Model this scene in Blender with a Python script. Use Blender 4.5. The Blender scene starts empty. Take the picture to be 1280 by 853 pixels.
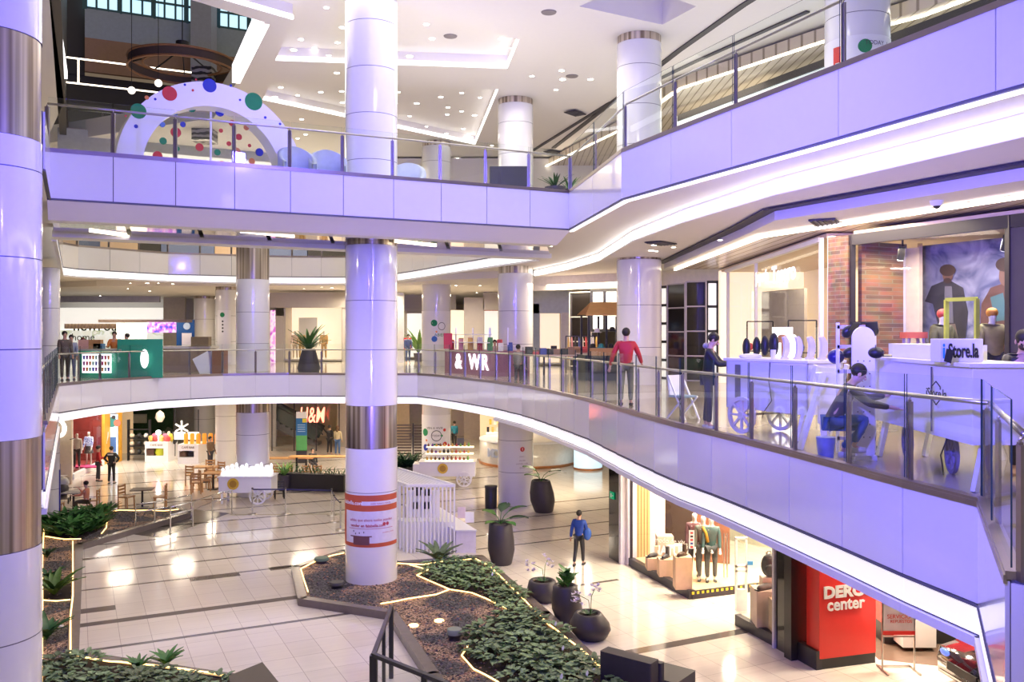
import bpy, bmesh, math, random
from mathutils import Vector, Matrix
from mathutils.geometry import tessellate_polygon
random.seed(7)
R=math.radians
scene=bpy.context.scene
COL=scene.collection
# ---------------------------------------------------------------- camera
F=1110.0;CX=640.0;HY=416.0;CZ=7.2
cd=bpy.data.cameras.new('camera');cam=bpy.data.objects.new('camera',cd);COL.objects.link(cam)
cam.location=(0,0,CZ);cam.rotation_euler=(R(90),0,0)
cd.sensor_width=36;cd.lens=F*36/1280;cd.shift_y=-(426.5-HY)/1280;cd.clip_start=.1;cd.clip_end=300
scene.camera=cam
scene.cycles.caustics_reflective=False;scene.cycles.caustics_refractive=False
# ---------------------------------------------------------------- world, exposure, lights
scene.view_settings.view_transform='Standard';scene.view_settings.look='None'
scene.view_settings.exposure=0.15;scene.view_settings.gamma=1;scene.view_settings.use_curve_mapping=False
w=bpy.data.worlds.new('world');scene.world=w;w.use_nodes=True
w.node_tree.nodes['Background'].inputs[0].default_value=(1.0,.87,.72,1)
w.node_tree.nodes['Background'].inputs[1].default_value=.32
PURP=(.14,.11,1.0)
def area(name,loc,size,power,col,rot=(0,0,0),sy=None,spread=None):
    l=bpy.data.lights.new(name,'AREA');l.energy=power*(1.3 if col!=PURP and not name.startswith('violet') else 1);l.color=col;l.size=size
    if sy: l.shape='RECTANGLE';l.size_y=sy
    if spread: l.spread=R(spread)
    o=bpy.data.objects.new(name,l);COL.objects.link(o);o.location=loc;o.rotation_euler=rot;return o
def aim(o,t): o.rotation_euler=(Vector(t)-o.location).to_track_quat('-Z','Y').to_euler()
WARM=(1.0,.83,.62);NEUT=(1.0,.92,.82);PURP=(.14,.11,1.0)
# atrium ceiling wash
area('ceiling_wash_light',(-4,30,16.6),12,680,NEUT)
area('ceiling_wash_light',(0,22,16.6),8,240,NEUT)
area('ceiling_wash_light',(-14,46,16.5),10,1000,WARM)
area('ceiling_wash_light',(9.5,35,16.3),6,330,WARM)
# gallery lights: upper gallery soffit over first floor
for x,y,p in [(9.8,27,330),(6.2,17.5,230),(6.7,11,130),(3,38,420),(-8,50,500),(-20,44,420),(-3,50,350),(-18,54,320)]:
    area('gallery_soffit_light',(x,y,9.3),3,p*.8,WARM)
for x,y,p in [(6.5,26,330),(9.5,20,320),(2,40,380),(-9,44,450),(-17,42,170),(-18,50,300),(-7,52,300),(8,31,300),(-2,50,250)]:
    [area('arcade_soffit_light',(x+i,y+j,4.08),1.0,p*.34,WARM) for i,j in ((-1,-1.2),(1.1,.9))]
area('shop_spot_light',(6.2,24.5,3.9),1.5,120,WARM)
area('bridge_downlight',(-9.3,21.3,9.6),.6,200,WARM)
area('bridge_downlight',(0.2,25.8,9.6),.6,170,WARM)
area('atrium_floor_fill',(1,15,16.5),3,180,NEUT)  # unseen fill added to counter the violet cast on the floor
# blue-violet LED floods that wash the front of the atrium
def flood(loc,t,size,p,col=PURP,spread=None):
    o=area('violet_flood_light',loc,size,p,col,spread=spread);aim(o,t);return o
flood((-4.6,9.2,9.4),(-8,13.5,8.6),.4,360,(.08,.05,1.0),spread=150)
flood((0.6,5.2,8.8),(4.8,11.5,7.6),.4,520,spread=130)
flood((0.9,9,9.9),(-4,22,10.5),.4,250,spread=100)
flood((0.4,9.5,7.6),(4.2,15,10.0),.4,210,spread=100)
flood((-1.8,14,12.6),(-4,25.4,14.2),.4,150,spread=90)
flood((2,8,12.2),(4,20,17),.6,110,spread=110)
flood((-1.2,9.0,5.6),(-4,25,5.4),.5,70,spread=40)
o=area('unseen_ceiling_fill',(-3,29,11.6),3,130,NEUT,rot=(R(180),0,0))  # unseen upward fills added to brighten the high ceiling
o=area('unseen_ceiling_fill',(7,22,12.4),5,50,NEUT,rot=(R(180),0,0))

# ---------------------------------------------------------------- projection helpers (measured plan of the place)
TH=R(26.2);U=(math.cos(TH),math.sin(TH));V=(-math.sin(TH),math.cos(TH))
def G(px,py,z=0.0):
    d=(z-CZ)*F/(HY-py);return ((px-CX)*d/F,d)
def D(px,d): return ((px-CX)*d/F,d)
def Z(py,d): return CZ+(HY-py)*d/F
def onw(px,p,q):
    k=(px-CX)/F;dx=q[0]-p[0];dy=q[1]-p[1];t=(k*p[1]-p[0])/(dx-k*dy);return (p[0]+dx*t,p[1]+dy*t)
def ab(a,b): return (a*U[0]+b*V[0],a*U[1]+b*V[1])
# ---------------------------------------------------------------- materials
MATS={}
def mat(name,col=(.8,.8,.8),rough=.5,metal=0,emit=None,es=1,coat=0,var=.04,scale=6,alpha=None,bump=0):
    if name in MATS: return MATS[name]
    m=bpy.data.materials.new(name);m.use_nodes=True;nt=m.node_tree;b=nt.nodes['Principled BSDF']
    b.inputs['Roughness'].default_value=rough;b.inputs['Metallic'].default_value=metal
    b.inputs['Coat Weight'].default_value=coat;b.inputs['Coat Roughness'].default_value=.05
    c=(*col,1)
    if emit is not None:
        b.inputs['Emission Color'].default_value=(*emit,1);b.inputs['Emission Strength'].default_value=es
        b.inputs['Base Color'].default_value=c
    else:
        tc=nt.nodes.new('ShaderNodeTexCoord');n=nt.nodes.new('ShaderNodeTexNoise');n.inputs['Scale'].default_value=scale
        nt.links.new(tc.outputs['Object'],n.inputs['Vector'])
        r=nt.nodes.new('ShaderNodeValToRGB');r.color_ramp.elements[0].color=tuple(max(0,x*(1-var*2)) for x in col)+(1,);r.color_ramp.elements[1].color=tuple(min(1,x*(1+var)) for x in col)+(1,)
        nt.links.new(n.outputs['Fac'],r.inputs['Fac']);nt.links.new(r.outputs['Color'],b.inputs['Base Color'])
        if bump:
            bp=nt.nodes.new('ShaderNodeBump');bp.inputs['Strength'].default_value=bump;nt.links.new(n.outputs['Fac'],bp.inputs['Height']);nt.links.new(bp.outputs['Normal'],b.inputs['Normal'])
    if emit is None and 'leaf' in name:
        oi=nt.nodes.new('ShaderNodeObjectInfo');hs=nt.nodes.new('ShaderNodeHueSaturation');mr=nt.nodes.new('ShaderNodeMapRange');mr.inputs['To Min'].default_value=.6;mr.inputs['To Max'].default_value=1.7
        nt.links.new(oi.outputs['Random'],mr.inputs['Value']);nt.links.new(mr.outputs[0],hs.inputs['Value']);nt.links.new(r.outputs['Color'],hs.inputs['Color']);nt.links.new(hs.outputs[0],b.inputs['Base Color'])
    MATS[name]=m;return m
def glassmat(name,tint=(.93,.97,.96),fac=.12,rough=.02):
    m=bpy.data.materials.new(name);m.use_nodes=True;nt=m.node_tree;nt.nodes.clear()
    o=nt.nodes.new('ShaderNodeOutputMaterial');mx=nt.nodes.new('ShaderNodeMixShader');t=nt.nodes.new('ShaderNodeBsdfTransparent');g=nt.nodes.new('ShaderNodeBsdfGlossy')
    lw=nt.nodes.new('ShaderNodeLayerWeight');lw.inputs['Blend'].default_value=.25;mm=nt.nodes.new('ShaderNodeMath');mm.operation='MULTIPLY_ADD';mm.inputs[1].default_value=.32;mm.inputs[2].default_value=fac*.4
    nt.links.new(lw.outputs['Fresnel'],mm.inputs[0]);nt.links.new(mm.outputs[0],mx.inputs[0])
    t.inputs[0].default_value=(*tint,1);g.inputs['Roughness'].default_value=rough;g.inputs['Color'].default_value=(.9,.95,.97,1)
    nt.links.new(t.outputs[0],mx.inputs[1]);nt.links.new(g.outputs[0],mx.inputs[2]);nt.links.new(mx.outputs[0],o.inputs[0]);MATS[name]=m;return m
GLASS=glassmat('railing glass');SHOPGLASS=glassmat('shop glass',(.95,.97,.96),.08)
ACRYL=glassmat('acrylic',(.97,.98,1),.1)
W=mat('white paint',(.82,.81,.79),.45,var=.01)
CEILM=mat('ceiling plaster',(.80,.77,.73),.6,var=.01)
PANEL=mat('gloss white panel',(.80,.80,.80),.12,coat=.5,var=.01)
GAP=mat('dark joint',(.12,.12,.15),.6)
STEEL=mat('brushed steel',(.52,.48,.45),.3,1,var=.06,scale=3)
STEELB=mat('bronze steel',(.36,.31,.28),.35,.9,var=.05)
CHROME=mat('chrome',(.75,.75,.75),.15,1,var=.01)
BLACK=mat('black metal',(.02,.02,.025),.4)
DARK=mat('dark charcoal',(.045,.042,.05),.55,var=.1)
DARKW=mat('dark wall',(.035,.03,.03),.5)
GLOW=mat('cove light strip',(1,1,1),.5,emit=(1,.97,.95),es=3.2)
GLOWW=mat('warm light strip',(1,1,1),.5,emit=(1,.86,.66),es=3.5)
GLOWD=mat('lit cove diffuser',(.9,.9,.9),.5,emit=(1,.97,.98),es=.58)
SPOT=mat('downlight lens',(1,1,1),.5,emit=(1,.92,.8),es=13)
ROPE=mat('amber rope light',(1,.8,.4),.5,emit=(1,.62,.22),es=3.2)
WOOD=mat('honey wood',(.50,.27,.10),.5,var=.15,scale=3)
WOODL=mat('pale wood',(.72,.55,.38),.55,var=.08,scale=3)
PLY=mat('plywood box',(.62,.42,.28),.6,var=.08)
WHITEM=mat('white lacquer',(.85,.85,.86),.3,var=.01)
SKIN=mat('skin',(.55,.32,.22),.55,var=.06)
SKINL=mat('fair skin',(.66,.42,.32),.55,var=.06)
HAIR=mat('dark hair',(.02,.014,.01),.6,var=.3)
HAIRB=mat('brown hair',(.14,.07,.03),.6,var=.3)
MANN=mat('mannequin white',(.80,.78,.74),.35,var=.01)
TILE=mat('beige back wall',(.62,.52,.42),.6,var=.03)
GREYW=mat('grey shop wall',(.42,.39,.36),.6,var=.03)
RED=mat('signal red',(.75,.035,.03),.35,var=.02)
BLUE=mat('strong blue',(.02,.06,.42),.5,var=.05)
GREENK=mat('kiosk green',(.03,.36,.22),.35,var=.03)
YEL=mat('gold yellow',(.75,.50,.05),.35,var=.15,scale=30)
INK=mat('sign ink',(.03,.03,.035),.5,var=0)
def C3(n,c,r=.6,v=.08): return mat(n,c,r,var=v)
# ---------------------------------------------------------------- mesh builder
class MB:
    def __init__(s): s.v=[];s.f=[];s.m=[];s.s=[];s.M=Matrix.Identity(4);s.mi=0;s.sm=False
    def at(s,x=0,y=0,z=0,rz=0,rx=0,ry=0,sc=1):
        s.M=Matrix.Translation((x,y,z))@Matrix.Rotation(rz,4,'Z')@Matrix.Rotation(rx,4,'X')@Matrix.Rotation(ry,4,'Y')@Matrix.Scale(sc,4);return s
    def add(s,vs,fs,sm=None):
        k=len(s.v);s.v+=[tuple(s.M@Vector(p)) for p in vs]
        for f in fs: s.f.append([k+i for i in f]);s.m.append(s.mi);s.s.append(s.sm if sm is None else sm)
        return s
    def box(s,x0,x1,y0,y1,z0,z1):
        return s.add([(x0,y0,z0),(x1,y0,z0),(x1,y1,z0),(x0,y1,z0),(x0,y0,z1),(x1,y0,z1),(x1,y1,z1),(x0,y1,z1)],[(3,2,1,0),(4,5,6,7),(0,1,5,4),(1,2,6,5),(2,3,7,6),(3,0,4,7)])
    def cb(s,c,d): return s.box(c[0]-d[0]/2,c[0]+d[0]/2,c[1]-d[1]/2,c[1]+d[1]/2,c[2]-d[2]/2,c[2]+d[2]/2)
    def beam(s,p,q,w,h):
        p=Vector(p);q=Vector(q);d=(q-p).normalized();a=Vector((-d.y,d.x,0))
        a=a.normalized() if a.length>1e-4 else Vector((1,0,0));b=d.cross(a)
        vs=[]
        for c in (p,q):
            for i,j in ((-1,-1),(1,-1),(1,1),(-1,1)): vs.append(c+a*i*w/2+b*j*h/2)
        return s.add(vs,[(0,1,2,3),(7,6,5,4),(0,4,5,1),(1,5,6,2),(2,6,7,3),(3,7,4,0)])
    def tube(s,pts,r,n=8,closed=False):
        P=[Vector(p) for p in pts];L=len(P);rr=r if isinstance(r,(list,tuple)) else [r]*L;vs=[]
        up=Vector((0,0,1));pa=None
        for i,p in enumerate(P):
            a=P[(i-1)%L] if (closed or i) else P[0];b=P[(i+1)%L] if (closed or i<L-1) else P[-1]
            d=(b-a).normalized() if (b-a).length>1e-6 else Vector((0,0,1))
            if pa is None: x=d.cross(up);x=x if x.length>.05 else d.cross(Vector((1,0,0)))
            else: x=pa-d*pa.dot(d)
            x.normalize();pa=x;y=d.cross(x)
            for k in range(n):
                t=2*math.pi*k/n;vs.append(p+(x*math.cos(t)+y*math.sin(t))*rr[i])
        fs=[]
        for i in range(L if closed else L-1):
            j=(i+1)%L
            for k in range(n): fs.append((i*n+k,i*n+(k+1)%n,j*n+(k+1)%n,j*n+k))
        if not closed: fs+= [tuple(range(n))[::-1],tuple((L-1)*n+k for k in range(n))]
        return s.add(vs,fs,True)
    def lathe(s,prof,c=(0,0),n=24,cap=True,sm=True,ecc=None):
        vs=[];fs=[]
        for q,pz in enumerate(prof):
            r,z=pz[0],pz[1];ox=pz[2] if len(pz)>2 else 0
            for k in range(n): t=2*math.pi*k/n;vs.append((c[0]+ox+r*math.cos(t),c[1]+r*math.sin(t),z))
        for i in range(len(prof)-1):
            for k in range(n): fs.append((i*n+k,i*n+(k+1)%n,(i+1)*n+(k+1)%n,(i+1)*n+k))
        s.add(vs,fs,sm)
        if cap: s.add([vs[k] for k in range(n)],[tuple(range(n))[::-1]],False);s.add(vs[-n:],[tuple(range(n))],False)
        return s
    def cyl(s,c,r,z0,z1,n=20): return s.lathe([(r,z0),(r,z1)],c,n)
    def prism(s,poly,z0,z1,caps=True):
        n=len(poly);vs=[(p[0],p[1],z0) for p in poly]+[(p[0],p[1],z1) for p in poly]
        fs=[(i,(i+1)%n,n+(i+1)%n,n+i) for i in range(n)]
        s.add(vs,fs,False)
        if caps:
            T=tessellate_polygon([[Vector((p[0],p[1],0)) for p in poly]])
            for t in T:
                a,b,c=[poly[i] for i in t];cr=(b[0]-a[0])*(c[1]-a[1])-(b[1]-a[1])*(c[0]-a[0])
                t=t if cr>0 else t[::-1]
                s.add([(poly[i][0],poly[i][1],z1) for i in t],[(0,1,2)],False);s.add([(poly[i][0],poly[i][1],z0) for i in t],[(2,1,0)],False)
        return s
    def sph(s,c,r,n=14,m=9):
        r=r if isinstance(r,(tuple,list)) else (r,r,r);vs=[];fs=[]
        for i in range(m+1):
            a=math.pi*i/m
            for k in range(n): t=2*math.pi*k/n;vs.append((c[0]+r[0]*math.sin(a)*math.cos(t),c[1]+r[1]*math.sin(a)*math.sin(t),c[2]+r[2]*math.cos(a)))
        for i in range(m):
            for k in range(n): fs.append((i*n+k,(i+1)*n+k,(i+1)*n+(k+1)%n,i*n+(k+1)%n))
        return s.add(vs,fs,True)
    def vplate(s,pts,y0,y1):   # polygon in xz plane extruded along y
        n=len(pts);vs=[(p[0],y0,p[1]) for p in pts]+[(p[0],y1,p[1]) for p in pts]
        return s.add(vs,[tuple(range(n)),tuple(range(2*n-1,n-1,-1))]+[(i,n+i,n+(i+1)%n,(i+1)%n) for i in range(n)])
    def disc(s,c,r,y0,y1,n=24): # disc facing -y
        return s.vplate([(c[0]+r*math.cos(2*math.pi*k/n),c[1]+r*math.sin(2*math.pi*k/n)) for k in range(n)],y0,y1)
    def build(s,name,mats,parent=None,world=True,bev=0,**tg):
        me=bpy.data.meshes.new(name);me.from_pydata(s.v,[],s.f)
        for m in (mats if isinstance(mats,(list,tuple)) else [mats]): me.materials.append(m)
        me.polygons.foreach_set('material_index',s.m);me.polygons.foreach_set('use_smooth',s.s)
        me.update()
        o=bpy.data.objects.new(name,me);COL.objects.link(o)
        if parent is not None:
            o.parent=parent
            if world: me.transform(parent_inv(parent))
        if bev:
            md=o.modifiers.new('bevel','BEVEL');md.width=bev;md.segments=2;md.limit_method='ANGLE'
        for k,v in tg.items(): o[k]=v
        return o
def wm(o):
    m=Matrix.LocRotScale(o.location,o.rotation_euler,o.scale)
    return wm(o.parent)@m if o.parent else m
def parent_inv(o): return wm(o).inverted()
def thing(name,label,cat,loc=(0,0,0),rz=0,group=None,sc=1):
    o=bpy.data.objects.new(name,None);COL.objects.link(o);o.location=loc;o.rotation_euler=(0,0,rz);o.scale=(sc,sc,sc);o.empty_display_size=.1
    o['label']=label;o['category']=cat
    if group:o['group']=group
    return o
def tag(o,label,cat,group=None,kind=None):
    o['label']=label;o['category']=cat
    if group:o['group']=group
    if kind:o['kind']=kind
    return o
def S(o): o['kind']='structure';return o
def copytree(o,loc=None,rz=None,label=None,parent=None,sc=None):
    c=o.copy();COL.objects.link(c)
    if parent is not None:c.parent=parent
    if loc is not None:c.location=loc
    if rz is not None:c.rotation_euler=(0,0,rz)
    if sc is not None:c.scale=(sc,sc,sc)
    if label:c['label']=label
    for ch in list(o.children): copytree(ch,parent=c)
    return c
def text(name,body,size,m,parent,loc,rx=R(90),rz=0,ext=.01,align='CENTER',off=0,world=True,sx=1,shear=0):
    cu=bpy.data.curves.new(name,'FONT');cu.body=body;cu.size=size;cu.extrude=ext;cu.align_x=align;cu.align_y='CENTER';cu.offset=off;cu.shear=shear;cu.resolution_u=3
    t=bpy.data.objects.new(name+'_src',cu);COL.objects.link(t);bpy.context.view_layer.update()
    me=bpy.data.meshes.new_from_object(t.evaluated_get(bpy.context.evaluated_depsgraph_get()));bpy.data.objects.remove(t);bpy.data.curves.remove(cu)
    me.transform(Matrix.Translation(loc)@Matrix.Rotation(rz,4,'Z')@Matrix.Rotation(rx,4,'X')@Matrix.Diagonal((sx,1,1,1)))
    if parent is not None and world: me.transform(parent_inv(parent))
    me.materials.clear();me.materials.append(m)
    o=bpy.data.objects.new(name,me);COL.objects.link(o)
    if parent is not None:o.parent=parent
    return o
# ================================================================ STRUCTURE
def floormat():
    m=bpy.data.materials.new('polished stone tiles');m.use_nodes=True;nt=m.node_tree;N=nt.nodes;L=nt.links;b=N['Principled BSDF']
    tc=N.new('ShaderNodeTexCoord');mp=N.new('ShaderNodeMapping');mp.inputs['Rotation'].default_value=(0,0,-TH);L.new(tc.outputs['Object'],mp.inputs['Vector'])
    mp2=N.new('ShaderNodeMapping');mp2.inputs['Location'].default_value=(-.27,-.2,0);L.new(mp.outputs[0],mp2.inputs[0])
    bt=N.new('ShaderNodeTexBrick');bt.offset=0;bt.inputs['Scale'].default_value=1;bt.inputs['Brick Width'].default_value=.68;bt.inputs['Row Height'].default_value=.98;bt.inputs['Mortar Size'].default_value=.006
    bt.inputs['Color1'].default_value=(.80,.74,.66,1);bt.inputs['Color2'].default_value=(.75,.69,.61,1);bt.inputs['Mortar'].default_value=(.40,.35,.31,1);bt.inputs['Bias'].default_value=0
    L.new(mp2.outputs[0],bt.inputs['Vector'])
    nz=N.new('ShaderNodeTexNoise');nz.inputs['Scale'].default_value=1;mp3=N.new('ShaderNodeMapping');mp3.inputs['Scale'].default_value=(.7,9,1);L.new(mp.outputs[0],mp3.inputs[0]);L.new(mp3.outputs[0],nz.inputs['Vector'])
    mx=N.new('ShaderNodeMix');mx.data_type='RGBA';mx.blend_type='MULTIPLY';mx.inputs['Factor'].default_value=.15
    L.new(bt.outputs['Color'],mx.inputs['A']);L.new(nz.outputs['Fac'],mx.inputs['B']);L.new(mx.outputs['Result'],b.inputs['Base Color'])
    b.inputs['Roughness'].default_value=.11;b.inputs['Specular IOR Level'].default_value=.75
    return m
FLOORM=floormat()
STRIPE=mat('dark inlay stone',(.13,.115,.11),.1,var=.05)
o=S(MB().box(-45,30,8,80,-.3,0).build('floor',FLOORM))
st=MB()
for b_,t,a0,a1 in [(33.2,.12,-2,9),(31.28,.2,.1,12),(29.4,.1,.1,9),(27.52,.1,.1,9),(24.25,.3,.1,5.6),(22.25,.14,.3,6.9),(25.45,.42,.1,.95),(27.3,.32,3.0,4.4),(28.72,.1,11,18.5),(26.95,.1,11,17.4),(30.8,.1,13,20),(21.85,.13,12.2,14.2),(16.75,.3,10.9,16),(35.3,.14,-2,16),(37.6,.12,-2,18),(40.2,.16,-2,20),(43,.12,-2,20),(27.5,.4,5.3,6.05),(46,.14,-8,22),(49.5,.12,-8,22),(33,.14,13,24)]:
    p=[ab(a0,b_-t/2),ab(a1,b_-t/2),ab(a1,b_+t/2),ab(a0,b_+t/2)];st.prism(p,.0005,.004)
st.build('trim_1',STRIPE,kind='structure')
# first floor slab
def unitn(p,q):
    dx,dy=q[0]-p[0],q[1]-p[1];l=math.hypot(dx,dy);return (dx/l,dy/l)
LL=lambda Y:(-.58-.4922*Y,Y)
L1_left=[LL(15.2),LL(28.6)]
L1_far=[LL(28.6),(-14.5,31.2),(-13.4,33.9),(-11.2,35.9),(-9.0,36.3),(-3.66,36.0),(-2.55,34.2),(-1.6,32.4),(-.55,30.3)]
L1_right=[(-.55,30.3),(.5,27.7),(1.2,25.2),(1.96,22.2),(2.4,19.6),(2.8,17.4),(3.1,15.9),(3.4,14.9),(3.67,13.7),(3.94,12.45),(4.2,11.15),(4.42,9.93),(4.68,8.8)]
L1_near=[(4.68,8.8),(3.45,6.09),(4.4,4.4)]
edge=L1_left[:1]+L1_far+L1_right[1:]+L1_near[1:]
TILE1=mat('upper floor tiles',(.50,.44,.37),.1,var=.06,scale=1)
MB().prism(edge+[(26,4.4),(26,78),(-45,78),(-45,15.2)],4.34,5.5).build('floor',TILE1,kind='structure')
# second floor slab with stepped soffit
L2_left=[LL(15.2),LL(18.55)]
L2_bridge=[LL(18.55),(1.58,24.1)]
L2_right=[(1.58,24.1),(2.35,18.6),(3.77,15.06),(4.73,12.74),(5.68,10.35),(8.2,4.6)]
back_l=LL(23.35);back_r=(.9,29.95)
V2=[back_l,LL(38.5),(-16.5,42.6),(-12,44.5),(-8.5,44.8),(-6.3,43.6),(-4.6,40.6),(-2.4,36.2),(-.47,32.5),back_r]
MB().prism([L2_left[0],L2_left[1]]+V2+L2_right+[(30,4.6),(30,78),(-50,78),(-50,15.2)],9.97,11.0).build('floor',CEILM,kind='structure')
MB().prism([L2_bridge[0],L2_bridge[1],back_r,back_l],9.97,11.0).build('floor',CEILM,kind='structure')
# soffit lower layers
cove=[(3.0,30.6),(3.25,23.9),(3.8,20.0),(4.7,15.9),(6.5,11.0),(9.0,5.0)]
sof=MB().prism(cove+[(30,5),(30,78),(1.6,78),(1.0,39),(2.2,35)],9.66,9.965)
sof.prism([(-49,77),(-49,60),(-22,47),(-12.3,46.3),(-7.6,46.3),(-3.3,41.5),(.9,39),(1.55,77)],9.66,9.965)
sof.build('ceiling',CEILM,kind='structure')
def strip(pts,z0,z1,t,m,name='cove_light',label=None,horizontal=False,wd=.2):
    mb=MB()
    for p,q in zip(pts[:-1],pts[1:]):
        if horizontal: mb.beam((p[0],p[1],z0),(q[0],q[1],z0),wd,abs(z1-z0))
        else: mb.beam((p[0],p[1],(z0+z1)/2),(q[0],q[1],(z0+z1)/2),t,z1-z0)
    o=mb.build(name,m)
    if label: tag(o,label,'cove light')
    else: S(o)
    return o
def inset(pts,d):
    out=[]
    for i,p in enumerate(pts):
        a=pts[max(0,i-1)];b=pts[min(len(pts)-1,i+1)];u=unitn(a,b);out.append((p[0]-u[1]*d,p[1]+u[0]*d))
    return out
strip([(1.0,39),(2.2,35)]+cove,9.70,9.9,.06,GLOW,label='long white cove light strip along the soffit edge of the right gallery')
sof3=MB().prism([(5.3,31),(5.3,20.5),(5.2,17.6),(7.5,12.8),(10.8,6)]+[(30,6),(30,31)],9.42,9.655);sof3.build('ceiling',CEILM,kind='structure')
strip([(5.18,31),(5.18,20.5),(5.08,17.5),(7.38,12.75),(10.7,5.9)],9.62,9.654,0,DARK,name='trim_2',horizontal=True,wd=.26)  # recess shade of the soffit groove put into a dark strip
def slatmat():
    m=bpy.data.materials.new('slatted ceiling');m.use_nodes=True;nt=m.node_tree;b=nt.nodes['Principled BSDF'];wv=nt.nodes.new('ShaderNodeTexWave');tc=nt.nodes.new('ShaderNodeTexCoord')
    wv.inputs['Scale'].default_value=1.1;wv.bands_direction='X';nt.links.new(tc.outputs['Object'],wv.inputs['Vector']);r=nt.nodes.new('ShaderNodeValToRGB')
    r.color_ramp.elements[0].color=(.34,.27,.20,1);r.color_ramp.elements[0].position=.02;r.color_ramp.elements[1].color=(.74,.64,.52,1);r.color_ramp.elements[1].position=.12
    nt.links.new(wv.outputs['Fac'],r.inputs['Fac']);nt.links.new(r.outputs[0],b.inputs['Base Color']);b.inputs['Roughness'].default_value=.25;return m
SLAT=slatmat()
warml=[(5.6,30.5),(5.6,20.0),(8.1,14.1),(11.4,6.3)]
MB().prism(warml+[(29,6.3),(29,30.5)],9.38,9.415).build('ceiling',SLAT,kind='structure')
strip(warml,9.36,9.42,0,GLOWW,label='warm light line between plaster soffit and slatted ceiling',horizontal=True,wd=.09)
# fascia + glow band
def outn(p,q,side):
    u=unitn(p,q);return (-u[1]*side,u[0]*side)
def resample(pts,sp):
    L=[0]
    for p,q in zip(pts[:-1],pts[1:]): L.append(L[-1]+math.dist(p,q))
    n=max(1,round(L[-1]/sp));out=[]
    for k in range(n+1):
        t=L[-1]*k/n;i=0
        while i<len(L)-2 and L[i+1]<t: i+=1
        f=(t-L[i])/(L[i+1]-L[i]);out.append((pts[i][0]+(pts[i+1][0]-pts[i][0])*f,pts[i][1]+(pts[i+1][1]-pts[i][1])*f))
    return out
TN=[3]
def fascia(pts,z,side,h=1.0,glow=.27,lip=.1,nodes=None,h0=None):
    mb=MB();N=nodes or pts;hh=h;gg=glow;K=len(N)-1
    for ii,(p,q) in enumerate(zip(N[:-1],N[1:])):
        h=hh if h0 is None else h0+(hh-h0)*min(1,ii/(K*.6))
        n=outn(p,q,side);u=unitn(p,q);g=.008
        a=(p[0]+u[0]*g,p[1]+u[1]*g);b=(q[0]-u[0]*g,q[1]-u[1]*g)
        mb.mi=0;c=.045;mb.beam((a[0]+n[0]*c,a[1]+n[1]*c,z-h/2),(b[0]+n[0]*c,b[1]+n[1]*c,z-h/2),.03,h-.02)
        mb.mi=1;c=.014;mb.beam((p[0]+n[0]*c,p[1]+n[1]*c,z-h/2),(q[0]+n[0]*c,q[1]+n[1]*c,z-h/2),.02,h)
        c=.05;mb.beam((p[0]+n[0]*c,p[1]+n[1]*c,z-h-.015),(q[0]+n[0]*c,q[1]+n[1]*c,z-h-.015),.04,.03)
        if lip:
            mb.mi=2;c=.09;zz=z-h-glow-.03;mb.beam((p[0]+n[0]*.03,p[1]+n[1]*.03,zz-.02-lip/2),(q[0]+n[0]*.03,q[1]+n[1]*.03,zz-.02-lip/2),.12,lip)
            mb.mi=1;mb.beam((p[0]+n[0]*.02,p[1]+n[1]*.02,zz+.02),(q[0]+n[0]*.02,q[1]+n[1]*.02,zz+.02),.04,.06)
    mb.build('trim_%d'%TN[0],[PANEL,GAP,W],kind='structure');TN[0]+=1
    if glow:
        mb=MB()
        for ii,(p,q) in enumerate(zip(N[:-1],N[1:])):
            h=hh if h0 is None else h0+(hh-h0)*min(1,ii/(K*.6))
            n=outn(p,q,side);mb.beam((p[0]+n[0]*.02,p[1]+n[1]*.02,z-h-.03-glow/2),(q[0]+n[0]*.02,q[1]+n[1]*.02,z-h-.03-glow/2),.05,glow)
        mb.build('trim_%d'%TN[0],GLOWD,kind='structure');TN[0]+=1
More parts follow.
